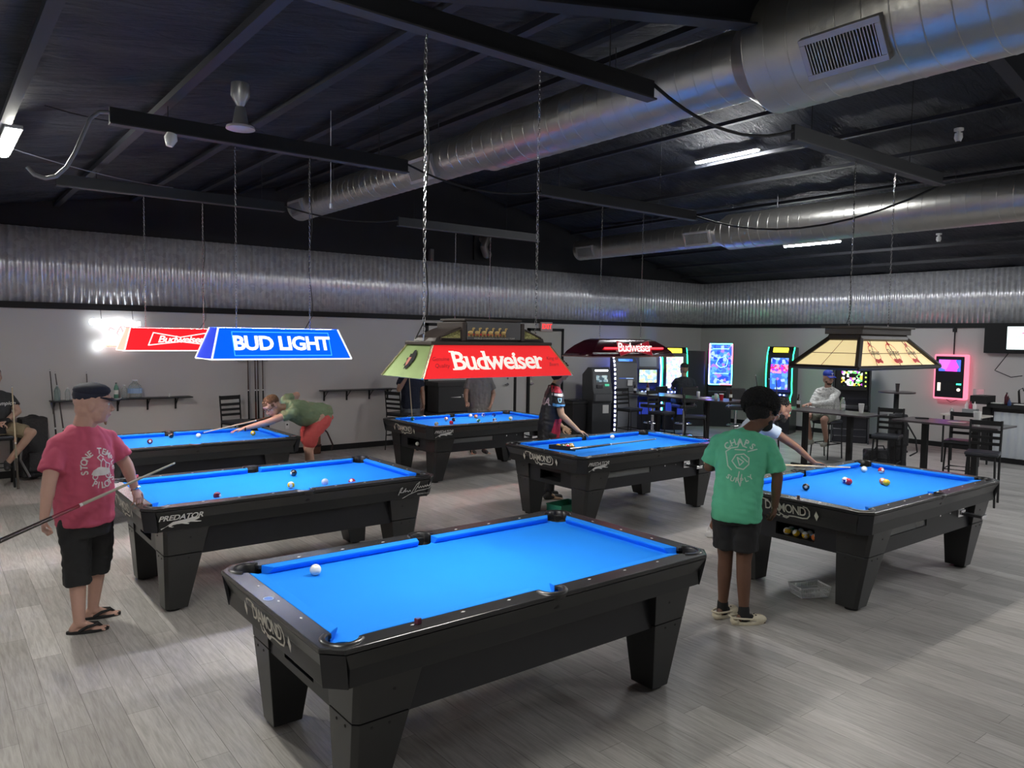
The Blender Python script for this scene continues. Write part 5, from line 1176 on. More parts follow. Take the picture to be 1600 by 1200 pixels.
# floor things
t = thing('plastic_basket', 'white slotted plastic basket on the floor by the right table leg', 'basket', (6.30,3.63,0), -.45)
BK = mat('basket_white', (.75,.75,.77), .45); b = B(); w, l, h = .10, .15, .095
b.box((0,0,.004),(2*l*.86,2*w*.86,.006)); b.done('basket_floor', BK, t)
b = B()
for z, k in ((.006,.86),(h,1.),(h*.93,.99)): b.tube([(l*k,w*k,z),(-l*k,w*k,z),(-l*k,-w*k,z),(l*k,-w*k,z)], .005 if z < .09 else .006, closed=True, n=5)
b.done('basket_rim', BK, t)
b = B(); nn = 15
for s_ in (-1,1):
    for i in range(nn+1):
        f = -1+2*i/nn; b.tube([(l*.86*f,s_*w*.86,.006),(l*f,s_*w,h)], .0034, n=4)
        if i <= 9: g = -1+2*i/9; b.tube([(s_*l*.86,w*.86*g,.006),(s_*l,w*g,h)], .0034, n=4)
    b.tube([(l*.93,s_*w*.93,h*.5),(-l*.93,s_*w*.93,h*.5)], .004, n=4); b.tube([(s_*l*.93,-w*.93,h*.5),(s_*l*.93,w*.93,h*.5)], .004, n=4)
b.done('basket_ribs', BK, t)
t = thing('green_bin', 'flat green plastic tray on the floor under the middle table', 'tray', (6.72,7.42,0), .1); g_ = mat('green_plastic', (.03,.25,.15), .45); b = B(); b.box((0,0,.01),(.42,.26,.015)); 
for s_ in (-1,1): b.box((0,s_*.13,.05),(.42,.012,.09)); b.box((s_*.21,0,.05),(.012,.26,.09))
b.done('tray_body', g_, t, bevel=.003); b = B(); b.tube([(.215,.135,.097),(-.215,.135,.097),(-.215,-.135,.097),(.215,-.135,.097)], .008, closed=True); b.done('tray_rim', g_, t)
BAG = mat('black_nylon', (.015,.015,.018), .6, bump=.3, bscale=40)
def softbox(w, d, h, z, ry=.0, vox=.02, n_=2):
    b = B(); b.box((0,0,z+h/2),(w*.86,d*.86,h*.9)); b.ell((0,0,z+h/2),(w*.52,d*.55,h*.5)); b.ell((0,-d*.25,z+h*.35),(w*.4,d*.35,h*.3)); return blendmesh(b, vox, 3, 'bag', disp=.01)
t = thing('duffel_bag', 'small black bag on the floor left of the tall cue case', 'bag', (14.05,6.85,0), -.6); link('bag_body', softbox(.5,.3,.32,0), BAG, t, True); b = B(); b.tube([(-.12,-.08,.27),(-.06,-.1,.38),(.06,-.1,.38),(.12,-.08,.27)], .012); b.done('strap', BAG, t)
t = thing('cue_case', 'tall black cue case with straps leaning beside the chair', 'case', (13.75,6.35,0), -.5); link('case_body', softbox(.34,.22,1.08,0,vox=.025), BAG, t, True); b = B(); b.tube([(.15,-.05,.85),(.30,-.08,.6),(.33,-.1,.35),(.2,-.08,.28)], .014); b.tube([(-.06,-.13,1.0),(0,-.17,.85),(.02,-.15,.6)], .012); b.done('strap', BAG, t); B().box((0,-.14,.62),(.22,.04,.3)).done('side_pocket', BAG, t, bevel=.015)
t = thing('backpack', 'large black backpack leaning by the wall beside the seated man at the left edge', 'backpack', (1.30,13.62,0), .15); link('bag_body', softbox(.42,.30,1.02,.0,vox=.025), BAG, t, True); b = B(); b.tube([(-.18,-.14,.6),(-.22,-.2,.35),(-.1,-.19,.08)], .018); b.done('strap', mat('grey_strap', (.2,.2,.2), .6), t); B().box((.02,-.17,.3),(.26,.06,.3)).done('front_pocket', BAG, t, bevel=.02)
t = thing('brown_cue_case', 'brown leather case standing at the wall behind the bending man', 'case', (5.93,13.72,0)); B().box((0,0,.29),(.16,.14,.58)).done('case_body', mat('brown_leather', (.16,.07,.04), .45), t, bevel=.02); b = B(); b.tube([(.08,-.03,.55),(.22,-.04,.4),(.34,-.03,.15),(.3,-.05,.06)], .016); b.done('strap', mat('dark_strap', (.05,.02,.02), .5), t); B().box((0,-.075,.16),(.17,.01,.05)).done('band', mat('dark_strap', (.05,.02,.02), .5), t)
t = thing('wall_outlet', 'small white wall outlet below the left shelf end of the bending man', 'outlet', (5.45,13.94,.55)); B().box((0,0,0),(.08,.012,.12)).done('cover_plate', WHITEP, t, bevel=.002); B().box((0,-.007,.02),(.03,.004,.03)).done('socket', MBLACK, t)
# cue lying on the middle table, and the tabletop score thing
cue('pool_cue', (6.75,7.38,.820), (8.6,7.50,.812), 'dark cue lying across the near side of the middle table', DK, (.25,.24,.22), (.02,.02,.025), k=1.28)
# ================================================================== PEOPLE
def skin(name, c): return mat('skin_'+name, c, .5, noise=.08, nscale=9, spec=.35)
def basis(f, u):
    f = V(f).normalized(); u = V(u); u = (u-f*u.dot(f)).normalized(); l = u.cross(f); return f, u, l     # l = the figure's left
def head(b, c, f, u, s=1., beard=0.):
    """cranium, jaw, nose, brow, lips, ears; c = head centre at eye height"""
    f, u, l = basis(f, u); c = V(c); R = M((( l.x,f.x,u.x),(l.y,f.y,u.y),(l.z,f.z,u.z)))
    def P(x, y, z): return c+(l*x+f*y+u*z)*s
    def E(p, r): b.ell(P(*p), SR(P,[q*s for q in r]), R)
    E((0,-.012,.035), (.076,.096,.088)); E((0,.018,-.035), (.062,.072,.078)); E((0,.045,-.083), (.042,.036,.030)); E((0,.066,-.096), (.020,.017,.017))
    E((0,-.03,-.03),(.066,.07,.07))
    for sx in (-1,1):
        E((sx*.045,.045,-.03), (.022,.028,.024)); E((sx*.030,.082,.026), (.026,.012,.009)); E((sx*.079,-.008,-.005), (.010,.020,.031)); E((sx*.012,.103,-.033), (.009,.011,.008)); E((sx*.03,.078,-.0),(.016,.012,.012))
    b.cap(P(0,.086,.020), P(0,.113,-.026), .009*s, .013*s, 8)
    E((0,.094,-.056), (.023,.009,.006)); E((0,.092,-.067), (.019,.010,.006)); E((0,.078,.045),(.05,.02,.02))
    return P, R
def face_parts(t, P, R, s, brows=(.1,.07,.05), near=True):
    bb = B(); bi = B()
    for sx in (-1,1):
        bb.ell(P(sx*.031,.088,.010), SR(P,[.0135*s,.008*s,.0075*s]), R, n=10, m=6); bi.ell(P(sx*.031,.0945,.010), [.0055*s,.004*s,.0055*s], R, n=8, m=5)
    bb.done('eye', mat('eye_white', (.55,.53,.5), .3), t, smooth=True); bi.done('iris', mat('iris_dark', (.03,.025,.02), .2), t, smooth=True)
    b = B()
    for sx in (-1,1): b.tube([P(sx*.016,.1,.027),P(sx*.032,.101,.034),P(sx*.05,.088,.029)], .0042*s, n=6)
    b.done('eyebrow', mat('brow%.2f' % brows[0], brows, .8), t)
    b = B(); b.ell(P(0,.0995,-.0615), SR(P,[.021*s,.004*s,.0022*s]), R, n=10, m=5); b.done('mouth', mat('lip_dark', (.16,.06,.05), .5), t)
def hand(b, w, d, pn, left, curl=.35, s=1., spread=.10, thumb=.6, k=None):
    """w wrist, d direction of the fingers, pn palm normal (out of the palm); five separate fingers"""
    d = V(d).normalized(); pn = V(pn); pn = (pn-d*pn.dot(d)).normalized(); side = d.cross(pn)*(1 if left else -1)   # towards the thumb
    w = V(w); R = M((( side.x,d.x,pn.x),(side.y,d.y,pn.y),(side.z,d.z,pn.z)))
    b.ell(w+d*.048*s, [.041*s,.054*s,.0165*s], R, n=14, m=8); b.ell(w+d*.078*s, [.040*s,.022*s,.0135*s], R)
    b.ell(w+d*.035*s+side*.022*s+pn*.006*s, [.02*s,.032*s,.016*s], R)
    Ls = (.040,.026,.021), (.045,.030,.023), (.041,.028,.022), (.032,.021,.019)
    for i in range(4):
        o = .031-.0205*i; base = w+d*(.083-.004*abs(i-1.2))*s+side*o*s; a = (curl[i] if hasattr(curl,'__len__') else curl*(1+.10*i)); dd = (d+side*spread*(1.4-i)*.8).normalized(); pts = [base-dd*.012*s, base]; rad = [.0095*s,.0092*s]; ang = a*.5
        for j, L in enumerate(Ls[i]):
            v = dd*math.cos(ang)+pn*math.sin(ang); pts.append(pts[-1]+v*L*s); rad.append((.0088,.0080,.0068)[j]*s*(.9 if i == 3 else 1)); ang += a*1.15
        b.chain(pts, rad, 9)
    tb = w+d*.022*s+side*.026*s; v1 = (side*.75+d*.65+pn*.25*thumb).normalized(); v2 = (side*.30+d*.85+pn*.5*thumb).normalized(); v3 = (d*.9+pn*.7*thumb-side*.05).normalized()
    p1 = tb+v1*.036*s; p2 = p1+v2*.031*s; p3 = p2+v3*.024*s; b.chain([tb,p1,p2,p3], [.0125*s,.0108*s,.0098*s,.0080*s], 9)
def torso(b, rings, n=22, e=2.4):
    """rings: (centre, lateral vector incl. half width, front vector incl. half depth)"""
    R = []
    for c, a, f in rings:
        c, a, f = V(c), V(a), V(f); r = []
        for i in range(n):
            th = 2*PI*i/n; co, si = math.cos(th), math.sin(th); k = (abs(co)**e+abs(si)**e)**(-1/e)
            r.append(c+a*co*k+f*si*k)
        R.append(r)
    b.rings(R)
def foot(b, a, d, L=.26, bare=True):
    """ankle a (about .09 above the ground), toe direction d"""
    d = V((d[0], d[1], 0)).normalized(); a = V(a); g = V((a.x, a.y, a.z-.075)); sd = V((-d.y, d.x, 0))
    b.cap(a, g+V((0,0,.022))-d*.045, .036, .028); b.cap(a-V((0,0,.012)), g+d*.12+V((0,0,.012)), .036, .022)
    R = M((( sd.x,d.x,0),(sd.y,d.y,0),(0,0,1))); b.ell(g+d*.125+V((0,0,.008)), [.044,.06,.020], R); b.ell(g+d*.02+V((0,0,.008)), [.030,.09,.022], R)
    for i in range(5):
        o = -.034+.017*i; l = (.172,.182,.186,.186,.192)[i]; r = (.0085,.009,.0095,.010,.0135)[i]
        yield_pt = g+sd*o+d*.15
        b.cap(yield_pt+V((0,0,.006)), g+sd*o+d*l+V((0,0,.0)), r, r*.95, 8)
def limbs(b, pts, rad): b.chain(pts, rad, 16)
def trap(b, sh, S_, k=1.): b.cap(sh+U*.035, S_+U*.004, .058*k, .066*k)
def cuff(b, pts, rad):
    """garment limb with an open-looking straight end"""
    if len(pts) > 2: b.chain(pts[:-1], rad[:-1], 16)
    else: b.ell(pts[0], rad[0])
    b.cyl(pts[-2], pts[-1], rad[-2], rad[-1], n=18)
def SR(P, r):
    k = (P(0,0,1)-P(0,0,0)).length; return [q*k for q in r]
def person(name, label, loc, group=None): return thing(name, label, 'person', loc, 0, group)
def fig_mesh(b, t, name, m_, vox, sm=4, disp=0., ds=9., org=None):
    me = blendmesh(b, vox, sm, name, disp, ds); o = V(org) if org is not None else t.location
    me.transform(M.Translation(-V(t.location))); ob = link(name, me, m_, t, True); return ob
def tree_of(ob, t):
    me = ob.data; off = V(t.location); return BVHTree.FromPolygons([v.co+off for v in me.vertices], [tuple(p.vertices) for p in me.polygons])
def put(name, me, t, m_):
    me.transform(M.Translation(-V(t.location))); return link(name, me, m_, t)
def partb(b, name, m_, t, **k):
    for v in b.bm.verts: v.co -= V(t.location)
    return b.done(name, m_, t, **k)
def hair_tufts(b, P, R, s, n, r0, zmin, seed=1, back=-.2):
    rnd = random.Random(seed)
    for i in range(n):
        z = rnd.uniform(-1,1); a = rnd.uniform(0,2*PI); q = math.sqrt(1-z*z); x, y, zz = q*math.cos(a), q*math.sin(a), z
        if zz < zmin or (y > .55 and zz < .35) or (y > .2 and zz < .0): continue
        r = r0*rnd.uniform(.7,1.3); b.ell(P(x*.082, y*.098-.014, zz*.092+.038), [r*s]*3, R, n=7, m=5)
# ---------------------------------------------------------------- 1. man in the pink shirt
U = V((0,0,1))
SK = skin('fair', (.50,.30,.24))
t = person('person', 'man in a pink printed T-shirt and navy cap holding a cue', (.95,6.55,0))
lat = V((.90,.44,0)).normalized(); fr = V((.44,-.90,0)).normalized(); U = V((0,0,1))
pel = V((.955,6.56,.95)); sh = V((.955,6.58,1.50))
RS, LS_ = sh-lat*.205-U*.055, sh+lat*.205-U*.055
RE, RWr = V((.70,6.36,1.19)), V((.655,6.27,.955))
LE_, LW = V((1.27,6.66,1.225)), V((1.325,6.64,1.035))
hc = V((1.025,6.53,1.735)); hf = V((.97,-.22,-.06))
RK, RA = V((.885,6.50,.50)), V((.885,6.45,.085)); LK, LA = V((1.055,6.66,.50)), V((1.02,6.72,.085))
b = B()
torso(b, [(pel-U*.10,lat*.16,fr*.12),(pel,lat*.175,fr*.14),(pel+U*.2,lat*.17,fr*.14),(sh-U*.12,lat*.19,fr*.13),(sh-U*.02,lat*.12,fr*.07),(sh+U*.06,lat*.07,fr*.06)])
limbs(b, [RS,RE,RWr], [.062,.050,.031]); limbs(b, [LS_,LE_,LW], [.062,.050,.031]); limbs(b, [RE,RE.lerp(RWr,.35)], [.05,.047]); limbs(b, [LE_,LE_.lerp(LW,.35)], [.05,.047])
limbs(b, [sh+U*.02,hc-U*.05-V(hf)*.035], [.084,.080])
limbs(b, [pel-lat*.09,RK,RK.lerp(RA,.35),RA], [.10,.062,.060,.040]); limbs(b, [pel+lat*.09,LK,LK.lerp(LA,.35),LA], [.10,.062,.060,.040])
P, R = head(b, hc, hf, U, 1.17)
hand(b, RWr, (-.08,-.12,-1), (.95,-.1,0), False, 1.15, 1.04, .05, 1.3)
hand(b, LW, (.10,-.35,-.62), (-.35,.45,-.8), True, (.5,.35,.4,.5), 1.04, .14, .7)
foot(b, RA, (1,-.22)); foot(b, LA, (1,-.1))
body = fig_mesh(b, t, 'body', SK, .0062, 3)
def partface(t, P, R, s, **k):
    off = V(t.location); face_parts(t, lambda x,y,z: P(x,y,z)-off, R, s, **k)
partface(t, P, R, 1.17, brows=(.25,.15,.1))
# shirt
b = B()
torso(b, [(pel-U*.135,lat*.205,fr*.175),(pel-U*.05,lat*.205,fr*.18),(pel+U*.12,lat*.205,fr*.19),(pel+U*.30,lat*.205,fr*.175),(sh-U*.14,lat*.22,fr*.150),(sh-U*.05,lat*.208,fr*.13),(sh+U*.02,lat*.155,fr*.11),(sh+U*.082,lat*.10,fr*.09)])
for S_, E_ in ((RS,RE),(LS_,LE_)): trap(b, sh, S_, 1.1); cuff(b, [S_,S_.lerp(E_,.30),S_.lerp(E_,.72)], [.072,.083,.090])
PINK = mat('pink_cotton', (.47,.075,.135), .85, noise=.08, nscale=20)
shirt = fig_mesh(b, t, 'shirt', PINK, .011, 5, .016, 8); tr = tree_of(shirt, t); PR = mat('pale_shirt_print', (.62,.58,.55), .8)
def shirt_print(ms, c, right, upv, d, mt, name='shirt_print', off=.003):
    me = join_meshes(ms); me.transform(plane_matrix(c, right, upv)); drape(me, tr, d, off); return put(name, me, t, mt)
def arc_text(s, r, a0, a1, size, **k):
    out = []; n = len(s)
    for i, ch in enumerate(s):
        if ch == ' ': continue
        a = a0+(a1-a0)*i/(n-1); m_ = text_mesh(ch, size, **k); bot = k.get('_b')
        rot = a-PI/2 if a0 > a1 else a+PI/2
        m_.transform(M.Translation((r*math.cos(a), r*math.sin(a), 0)) @ M.Rotation(rot, 4, 'Z')); out.append(m_)
    return out
pc = sh-U*.245+fr*.2+lat*.015
ms = arc_text('STONE TEMPLE', .128, math.radians(188), math.radians(-5), .062, offset=.03)
ms += arc_text('PILOTS', .128, math.radians(238), math.radians(318), .066, offset=.03)
car = [(-.09,-.035),(-.07,-.005),(-.03,.01),(.0,.012),(.04,.0),(.075,-.01),(.08,-.04),(.03,-.055),(-.06,-.05)]
ms.append(poly2d([car])); ms.append(strokes2d([[(.055+.024*math.cos(i*PI/6),-.055+.024*math.sin(i*PI/6)) for i in range(13)],[(-.06+.02*math.cos(i*PI/6),-.055+.02*math.sin(i*PI/6)) for i in range(13)],[(.0,.01),(.01,.05),(.03,.07),(.05,.04),(.04,.0)],[(.01,.05),(-.01,.08),(.02,.10),(.04,.08)],[(.05,.04),(.09,.02),(.06,-.01)]], .008))
m_ = text_mesh('9', .034, offset=.02); m_.transform(M.Translation((.055,-.055,0))); ms.append(m_)
shirt_print(ms, pc, lat, U, -fr, PR)
# shorts
b = B(); torso(b, [(pel-U*.22,lat*.185,fr*.155),(pel-U*.1,lat*.19,fr*.165),(pel+U*.03,lat*.185,fr*.16),(pel+U*.08,lat*.18,fr*.15)])
cuff(b, [pel-lat*.095-U*.1,RK.lerp(RA,-.1)+U*.06,RK.lerp(RA,.33)], [.118,.105,.098]); cuff(b, [pel+lat*.095-U*.1,LK+U*.06,LK.lerp(LA,.27)], [.118,.105,.098])
fig_mesh(b, t, 'shorts', mat('black_cotton', (.012,.012,.014), .8), .012, 4, .02, 7)
# cap
NAVY = mat('navy_cap', (.008,.010,.028), .75)
b = B(); b.ell(P(0,-.018,.062), SR(P,[.089,.110,.082]), R, n=20, m=10); b.ell(P(0,-.015,.094), SR(P,[.094,.112,.052]), R, n=20, m=8); o = partb(b, 'cap', NAVY, t, smooth=True)
b = B(); pts0 = []; pts1 = []
for i in range(9): a = -1.25+2.5*i/8; pts0.append(P(.080*math.sin(a), .07*math.cos(a)+.015, .050)); pts1.append(P(.082*math.sin(a), .07*math.cos(a)+.095, .046-.014*abs(math.sin(a))))
b.hull8([*pts0, *pts1[::-1]], [p+U*.007 for p in (*pts0, *pts1[::-1])]); partb(b, 'cap_brim', NAVY, t, smooth=False)
b = B(); b.cap(P(0,.070,-.092), P(0,.075,-.125), .018, .008, 8); partb(b, 'goatee', mat('grey_beard', (.35,.22,.15), .9, bump=.5, bscale=200), t, smooth=True)
# flip-flops
for A, d in ((RA,V((1,-.22,0))),(LA,V((1,-.1,0)))):
    d.normalize(); sd = V((-d.y,d.x,0)); g = V((A.x,A.y,0)); b = B(); pl = []
    for i in range(24):
        a = 2*PI*i/24; pl.append(g+d*(.055+.145*math.cos(a))+sd*(.05+.006*math.cos(a))*math.sin(a))
    b.hull8(pl, [p+U*.022 for p in pl]); s_ = partb(b, 'flip_flop', MBLACK, t, bevel=.004)
    b = B(); 
    for q in (-1,1): b.tube([g+sd*q*.045+d*.0+U*.025, g+sd*q*.048+d*.06+U*.055, g+sd*q*.022+d*.12+U*.058, g+d*.155+sd*.01+U*.03], [.011,.012,.010,.006], n=6)
    for v in b.bm.verts: v.co -= V(t.location)
    b.done('strap', MBLACK, s_)
b = B(); b.tube([LW+V((0,0,.0))+V((.034*math.cos(i*PI/6), .034*math.sin(i*PI/6), .012*math.cos(i*PI/6))) for i in range(12)], .008, closed=True); partb(b, 'wristwatch', CHROME, t)
cue('pool_cue', (.30,6.02,.86), (1.60,6.50,1.235), 'long cue held diagonally by the man in the pink shirt', (.02,.012,.012), (.40,.38,.30), (.22,.03,.05))
# ---------------------------------------------------------------- 2. man in the green shirt, seen from behind
SKD = skin('dark', (.13,.065,.042))
t = person('person', 'man in a mint green printed T-shirt and black shorts standing with his back turned', (5.2,3.65,0))
lat = V((-.56,.83,0)).normalized(); fr = V((.83,.56,0)).normalized(); rtv = -lat
base = V((5.20,3.66,0)); pel = base+U*.97; sh = base+V((.06,-.0,1.50))+fr*.05
RS, LS_ = sh+rtv*.20-U*.05, sh-rtv*.20-U*.05
RE, RWr = sh+rtv*.275-U*.30+fr*.0, sh+rtv*.265-U*.555+fr*.06
LE_, LW = sh-rtv*.265-U*.26+fr*.02, sh-rtv*.20-U*.28+fr*.26
hc = sh+U*.205+fr*.10+rtv*.145; hf = (fr*.55+rtv*.65-U*.45); hu = U*.9+fr*.45
RK, RA = base+rtv*.07+U*.50, base+rtv*.085+U*.085-fr*.05; LK, LA = base-rtv*.075+U*.50+fr*.04, base-rtv*.085+U*.085+fr*.05
b = B()
C_ = pel.lerp
torso(b, [(pel-U*.10,lat*.15,fr*.11),(pel,lat*.16,fr*.12),(C_(sh,.4),lat*.15,fr*.10),(C_(sh,.78),lat*.175,fr*.10),(sh,lat*.13,fr*.07),(sh+U*.06,lat*.07,fr*.06)])
for a_, c_, d_ in ((RS,RE,RWr),(LS_,LE_,LW)): limbs(b, [a_,c_,c_.lerp(d_,.35),d_], [.058,.044,.043,.027])
limbs(b, [sh+U*.02,hc-U*.06-fr*.03], [.062,.058])
for a_, c_, d_ in ((pel+rtv*.09,RK,RA),(pel-rtv*.09,LK,LA)): limbs(b, [a_,c_,c_.lerp(d_,.32)-fr*.012,d_], [.10,.060,.058,.036])
P, R = head(b, hc, hf, hu, 1.12)
hand(b, RWr, -U+fr*.35, lat+fr*.2, False, .75, 1.02, .08, 1.0); hand(b, LW, fr*.9+rtv*.3, rtv-U*.3, True, 1.2, 1.0, .04, 1.3)
for A, d in ((RA, rtv*.85+fr*.5),(LA, rtv*.5+fr*.85)): foot(b, A, d)
fig_mesh(b, t, 'body', SKD, .0065, 3)
b = B()
torso(b, [(pel-U*.13,lat*.20,fr*.165),(pel+U*.0,lat*.198,fr*.16),(C_(sh,.35),lat*.19,fr*.145),(C_(sh,.65),lat*.205,fr*.14),(C_(sh,.83),lat*.212,fr*.13),(C_(sh,.93),lat*.195,fr*.115),(sh+U*.01,lat*.15,fr*.10),(sh+U*.068,lat*.098,fr*.09)])
for S_, E_ in ((RS,RE),(LS_,LE_)): trap(b, sh, S_); cuff(b, [S_,S_.lerp(E_,.4),S_.lerp(E_,.85)], [.066,.078,.088])
GRN = mat('mint_cotton', (.10,.46,.27), .85, noise=.07, nscale=20)
shirt = fig_mesh(b, t, 'shirt', GRN, .011, 5, .016, 8); tr = tree_of(shirt, t)
pc = sh-U*.17-fr*.25-rtv*.02; PRG = mat('pale_green_print', (.50,.62,.52), .8)
ms = arc_text('CHAPS', .15, math.radians(132), math.radians(52), .066, offset=.03); ms += arc_text('SUPPLY', .15, math.radians(236), math.radians(306), .052, offset=.025)
ms.append(strokes2d([[(-.1,.02),(-.11,.07),(-.07,.1),(-.02,.11),(.0,.17),(.02,.12),(.05,.11)],[(-.06,.0),(-.03,.05),(.03,.06),(.07,.03),(.07,-.02),(.03,-.06),(-.02,-.05),(-.06,0)],[(-.02,.03),(.03,.0),(.0,-.03),(-.02,.03)],[(.0,-.08),(-.01,-.14),(.01,-.19),(.02,-.1)],[(-.1,.02),(-.09,-.04),(-.06,-.07)],[(.06,.08),(.13,.10)],[(-.04,.09),(.04,.09)],[(.01,.04),(.06,.0)]], .009))
shirt_print(ms, pc, rtv, U, fr, PRG)
b = B(); torso(b, [(pel-U*.15,lat*.175,fr*.14),(pel-U*.03,lat*.175,fr*.145),(pel+U*.04,lat*.17,fr*.135)])
cuff(b, [pel+rtv*.09-U*.1,RK+U*.20,RK+U*.09], [.115,.108,.108]); cuff(b, [pel-rtv*.09-U*.1,LK+U*.20,LK+U*.09], [.115,.108,.108])
fig_mesh(b, t, 'shorts', mat('black_cotton', (.012,.012,.014), .8), .011, 4, .015, 7)
HB = mat('black_hair', (.008,.007,.007), .9, bump=.8, bscale=120)
b = B(); b.ell(P(0,-.035,.062), SR(P,[.128,.135,.108]), R, n=20, m=12)
for i in range(700):
    a_ = i*2.399963; z_ = 1-2*(i+.5)/700; q_ = math.sqrt(1-z_*z_)
    if z_ < -.55: continue
    b.ell(P(.128*q_*math.cos(a_), -.035+.135*q_*math.sin(a_), .062+.108*z_), [.013+.006*random.random()]*3, R, n=6, m=4)
b.ell(P(0,-.045,-.01),[.105,.10,.10],R); partb(b, 'curly_hair', HB, t, smooth=True)
b = B(); b.ell(P(0,.045,-.085), SR(P,[.052,.052,.042]), R); b.ell(P(.045,.03,-.06),[.02,.04,.04],R); b.ell(P(-.045,.03,-.06),[.02,.04,.04],R); partb(b, 'beard', HB, t, smooth=True)
b = B()
for sx in (-1,1): b.tube([P(sx*.031+.026*math.cos(i*PI/6), .108, .008+.02*math.sin(i*PI/6)) for i in range(12)], .0022, closed=True, n=5); b.tube([P(sx*.057,.104,.012),P(sx*.078,.03,.014),P(sx*.080,-.01,.005)], .0022, n=5)
b.tube([P(-.006,.112,.01),P(.006,.112,.01)], .002, n=5); partb(b, 'glasses', mat('pale_glasses', (.6,.6,.6), .3, .6), t)
CRM = mat('cream_foam_clog', (.62,.56,.42), .6)
for A, d in ((RA, rtv*.85+fr*.5),(LA, rtv*.5+fr*.85)):
    d = d.normalized(); sd = V((-d.y,d.x,0)); g = V((A.x,A.y,0)); Rr = M((( sd.x,d.x,0),(sd.y,d.y,0),(0,0,1)))
    b = B(); pl = []
    for i in range(24): a = 2*PI*i/24; pl.append(g+d*(.045+.15*math.cos(a))+sd*(.053+.008*math.cos(a))*math.sin(a))
    b.hull8(pl, [p+U*.028 for p in pl]); b.ell(g+d*.12+U*.03, [.054,.085,.042], Rr); b.ell(g-d*.08+U*.03, [.045,.035,.03], Rr)
    s_ = fig_mesh(b, t, 'clog', CRM, .006, 3)
    b = B(); b.tube([g+sd*q*.052+d*k_+U*z for q, k_, z in ((-1,.06,.05),(-1,-.03,.06),(-.6,-.11,.065),(.6,-.11,.065),(1,-.03,.06),(1,.06,.05))], .008, n=6)
    for q in (-1,1): b.cyl(g+sd*q*.054+d*.06+U*.05, g+sd*q*.062+d*.06+U*.05, .009)
    for v in b.bm.verts: v.co -= V(t.location)
    b.done('heel_strap', CRM, s_)
    b = B()
    for i in range(6): b.ell(g+d*(.10+.03*(i//2))+sd*(.03*(i%2)-.015)+U*(.070-.006*(i//2)), .006, n=6, m=4)
    for v in b.bm.verts: v.co -= V(t.location)
    b.done('vent_hole', MBLACK, s_)
    b = B(); b.cap(A+U*.04, A-U*.03, .045, .048); b.cap(A-U*.03, g+d*.06+U*.05, .046, .03); fig_mesh(b, t, 'sock', mat('black_sock', (.012,.012,.013), .9), .008, 2)
# ---------------------------------------------------------------- 3. player leaning at the far side of the right table
t = person('person', 'bearded player in a pale shirt leaning over the far side of the right table', (7.1,5.2,0))
pel = V((7.12,5.12,1.02)); sh = V((7.27,4.86,1.37)); ax = (sh-pel).normalized(); lat = V((-.45,-.89,0)).normalized()*-1; fr = ax.cross(lat); 
if fr.z > 0: fr = -fr
hc = V((7.45,4.72,1.545)); hf = V((.75,-.5,-.38)); hu = V((.2,-.1,.9))
LS_, RS = sh+lat*.18, sh-lat*.18
brg = V((7.60,4.385,.985))
b = B(); torso(b, [(pel-ax*.1,lat*.15,fr*.11),(pel,lat*.16,fr*.12),(pel+ax*.25,lat*.15,fr*.11),(sh-ax*.1,lat*.18,fr*.11),(sh,lat*.11,fr*.07)])
LE_ = V((7.47,4.52,1.15)); RE = V((6.95,4.92,1.18)); RW_ = V((6.93,4.72,1.04))
limbs(b, [sh-lat*.15,LE_,brg], [.055,.040,.026]); limbs(b, [sh+lat*.18,RE,RW_], [.055,.040,.027])
limbs(b, [sh,hc-U*.05-V(hf)*.03], [.06,.056])
RK, RA = V((7.08,5.10,.55)), V((7.00,5.14,.085)); LK, LA = V((7.25,5.22,.55)), V((7.22,5.42,.085))
for a_, c_, d_ in ((pel-lat*.08,RK,RA),(pel+lat*.08,LK,LA)): limbs(b, [a_,c_,c_.lerp(d_,.3),d_], [.10,.058,.056,.036])
P, R = head(b, hc, hf, hu, 1.1)
hand(b, brg, (.9,-.36,-.12), (0,-.1,-1), True, (.35,.25,.3,.35), 1.0, .2, .6); hand(b, RW_, (.5,-.1,-.6), (.3,-.9,.1), False, 1.2, 1., .05, 1.2)
foot(b, RA, (1,-.2)); foot(b, LA, (1,-.1)); fig_mesh(b, t, 'body', skin('brown', (.20,.10,.065)), .0068, 3)
b = B(); torso(b, [(pel-ax*.12,lat*.175,fr*.14),(pel+ax*.1,lat*.18,fr*.145),(sh-ax*.15,lat*.20,fr*.135),(sh,lat*.18,fr*.1),(sh+ax*.05,lat*.09,fr*.07)])
cuff(b, [sh-lat*.15,(sh-lat*.15).lerp(LE_,.38)], [.07,.074]); cuff(b, [sh+lat*.18,(sh+lat*.18).lerp(RE,.7)], [.075,.078]); fig_mesh(b, t, 'shirt', mat('pale_blue_cotton', (.45,.52,.62), .85), .011, 4, .012)
b = B(); torso(b, [(pel-U*.15,lat*.17,fr*.14),(pel,lat*.17,fr*.14),(pel+ax*.08,lat*.165,fr*.13)]); cuff(b, [pel-lat*.08,RK+U*.05], [.11,.09]); cuff(b, [pel+lat*.08,LK+U*.05], [.11,.09]); fig_mesh(b, t, 'shorts', mat('black_cotton', (.012,.012,.014), .8), .012, 4, .012)
b = B(); b.ell(P(0,-.02,.055), SR(P,[.083,.104,.075]), R); hair_tufts(b, P, R, 1., 200, .010, 0, 5); partb(b, 'hair', HB, t, smooth=True)
b = B(); b.ell(P(0,.042,-.08), SR(P,[.056,.058,.05]), R); b.ell(P(.05,.02,-.055),[.02,.04,.04],R); b.ell(P(-.05,.02,-.055),[.02,.04,.04],R); partb(b, 'beard', HB, t, smooth=True)
partface(t, P, R, 1.1, brows=(.02,.015,.012))
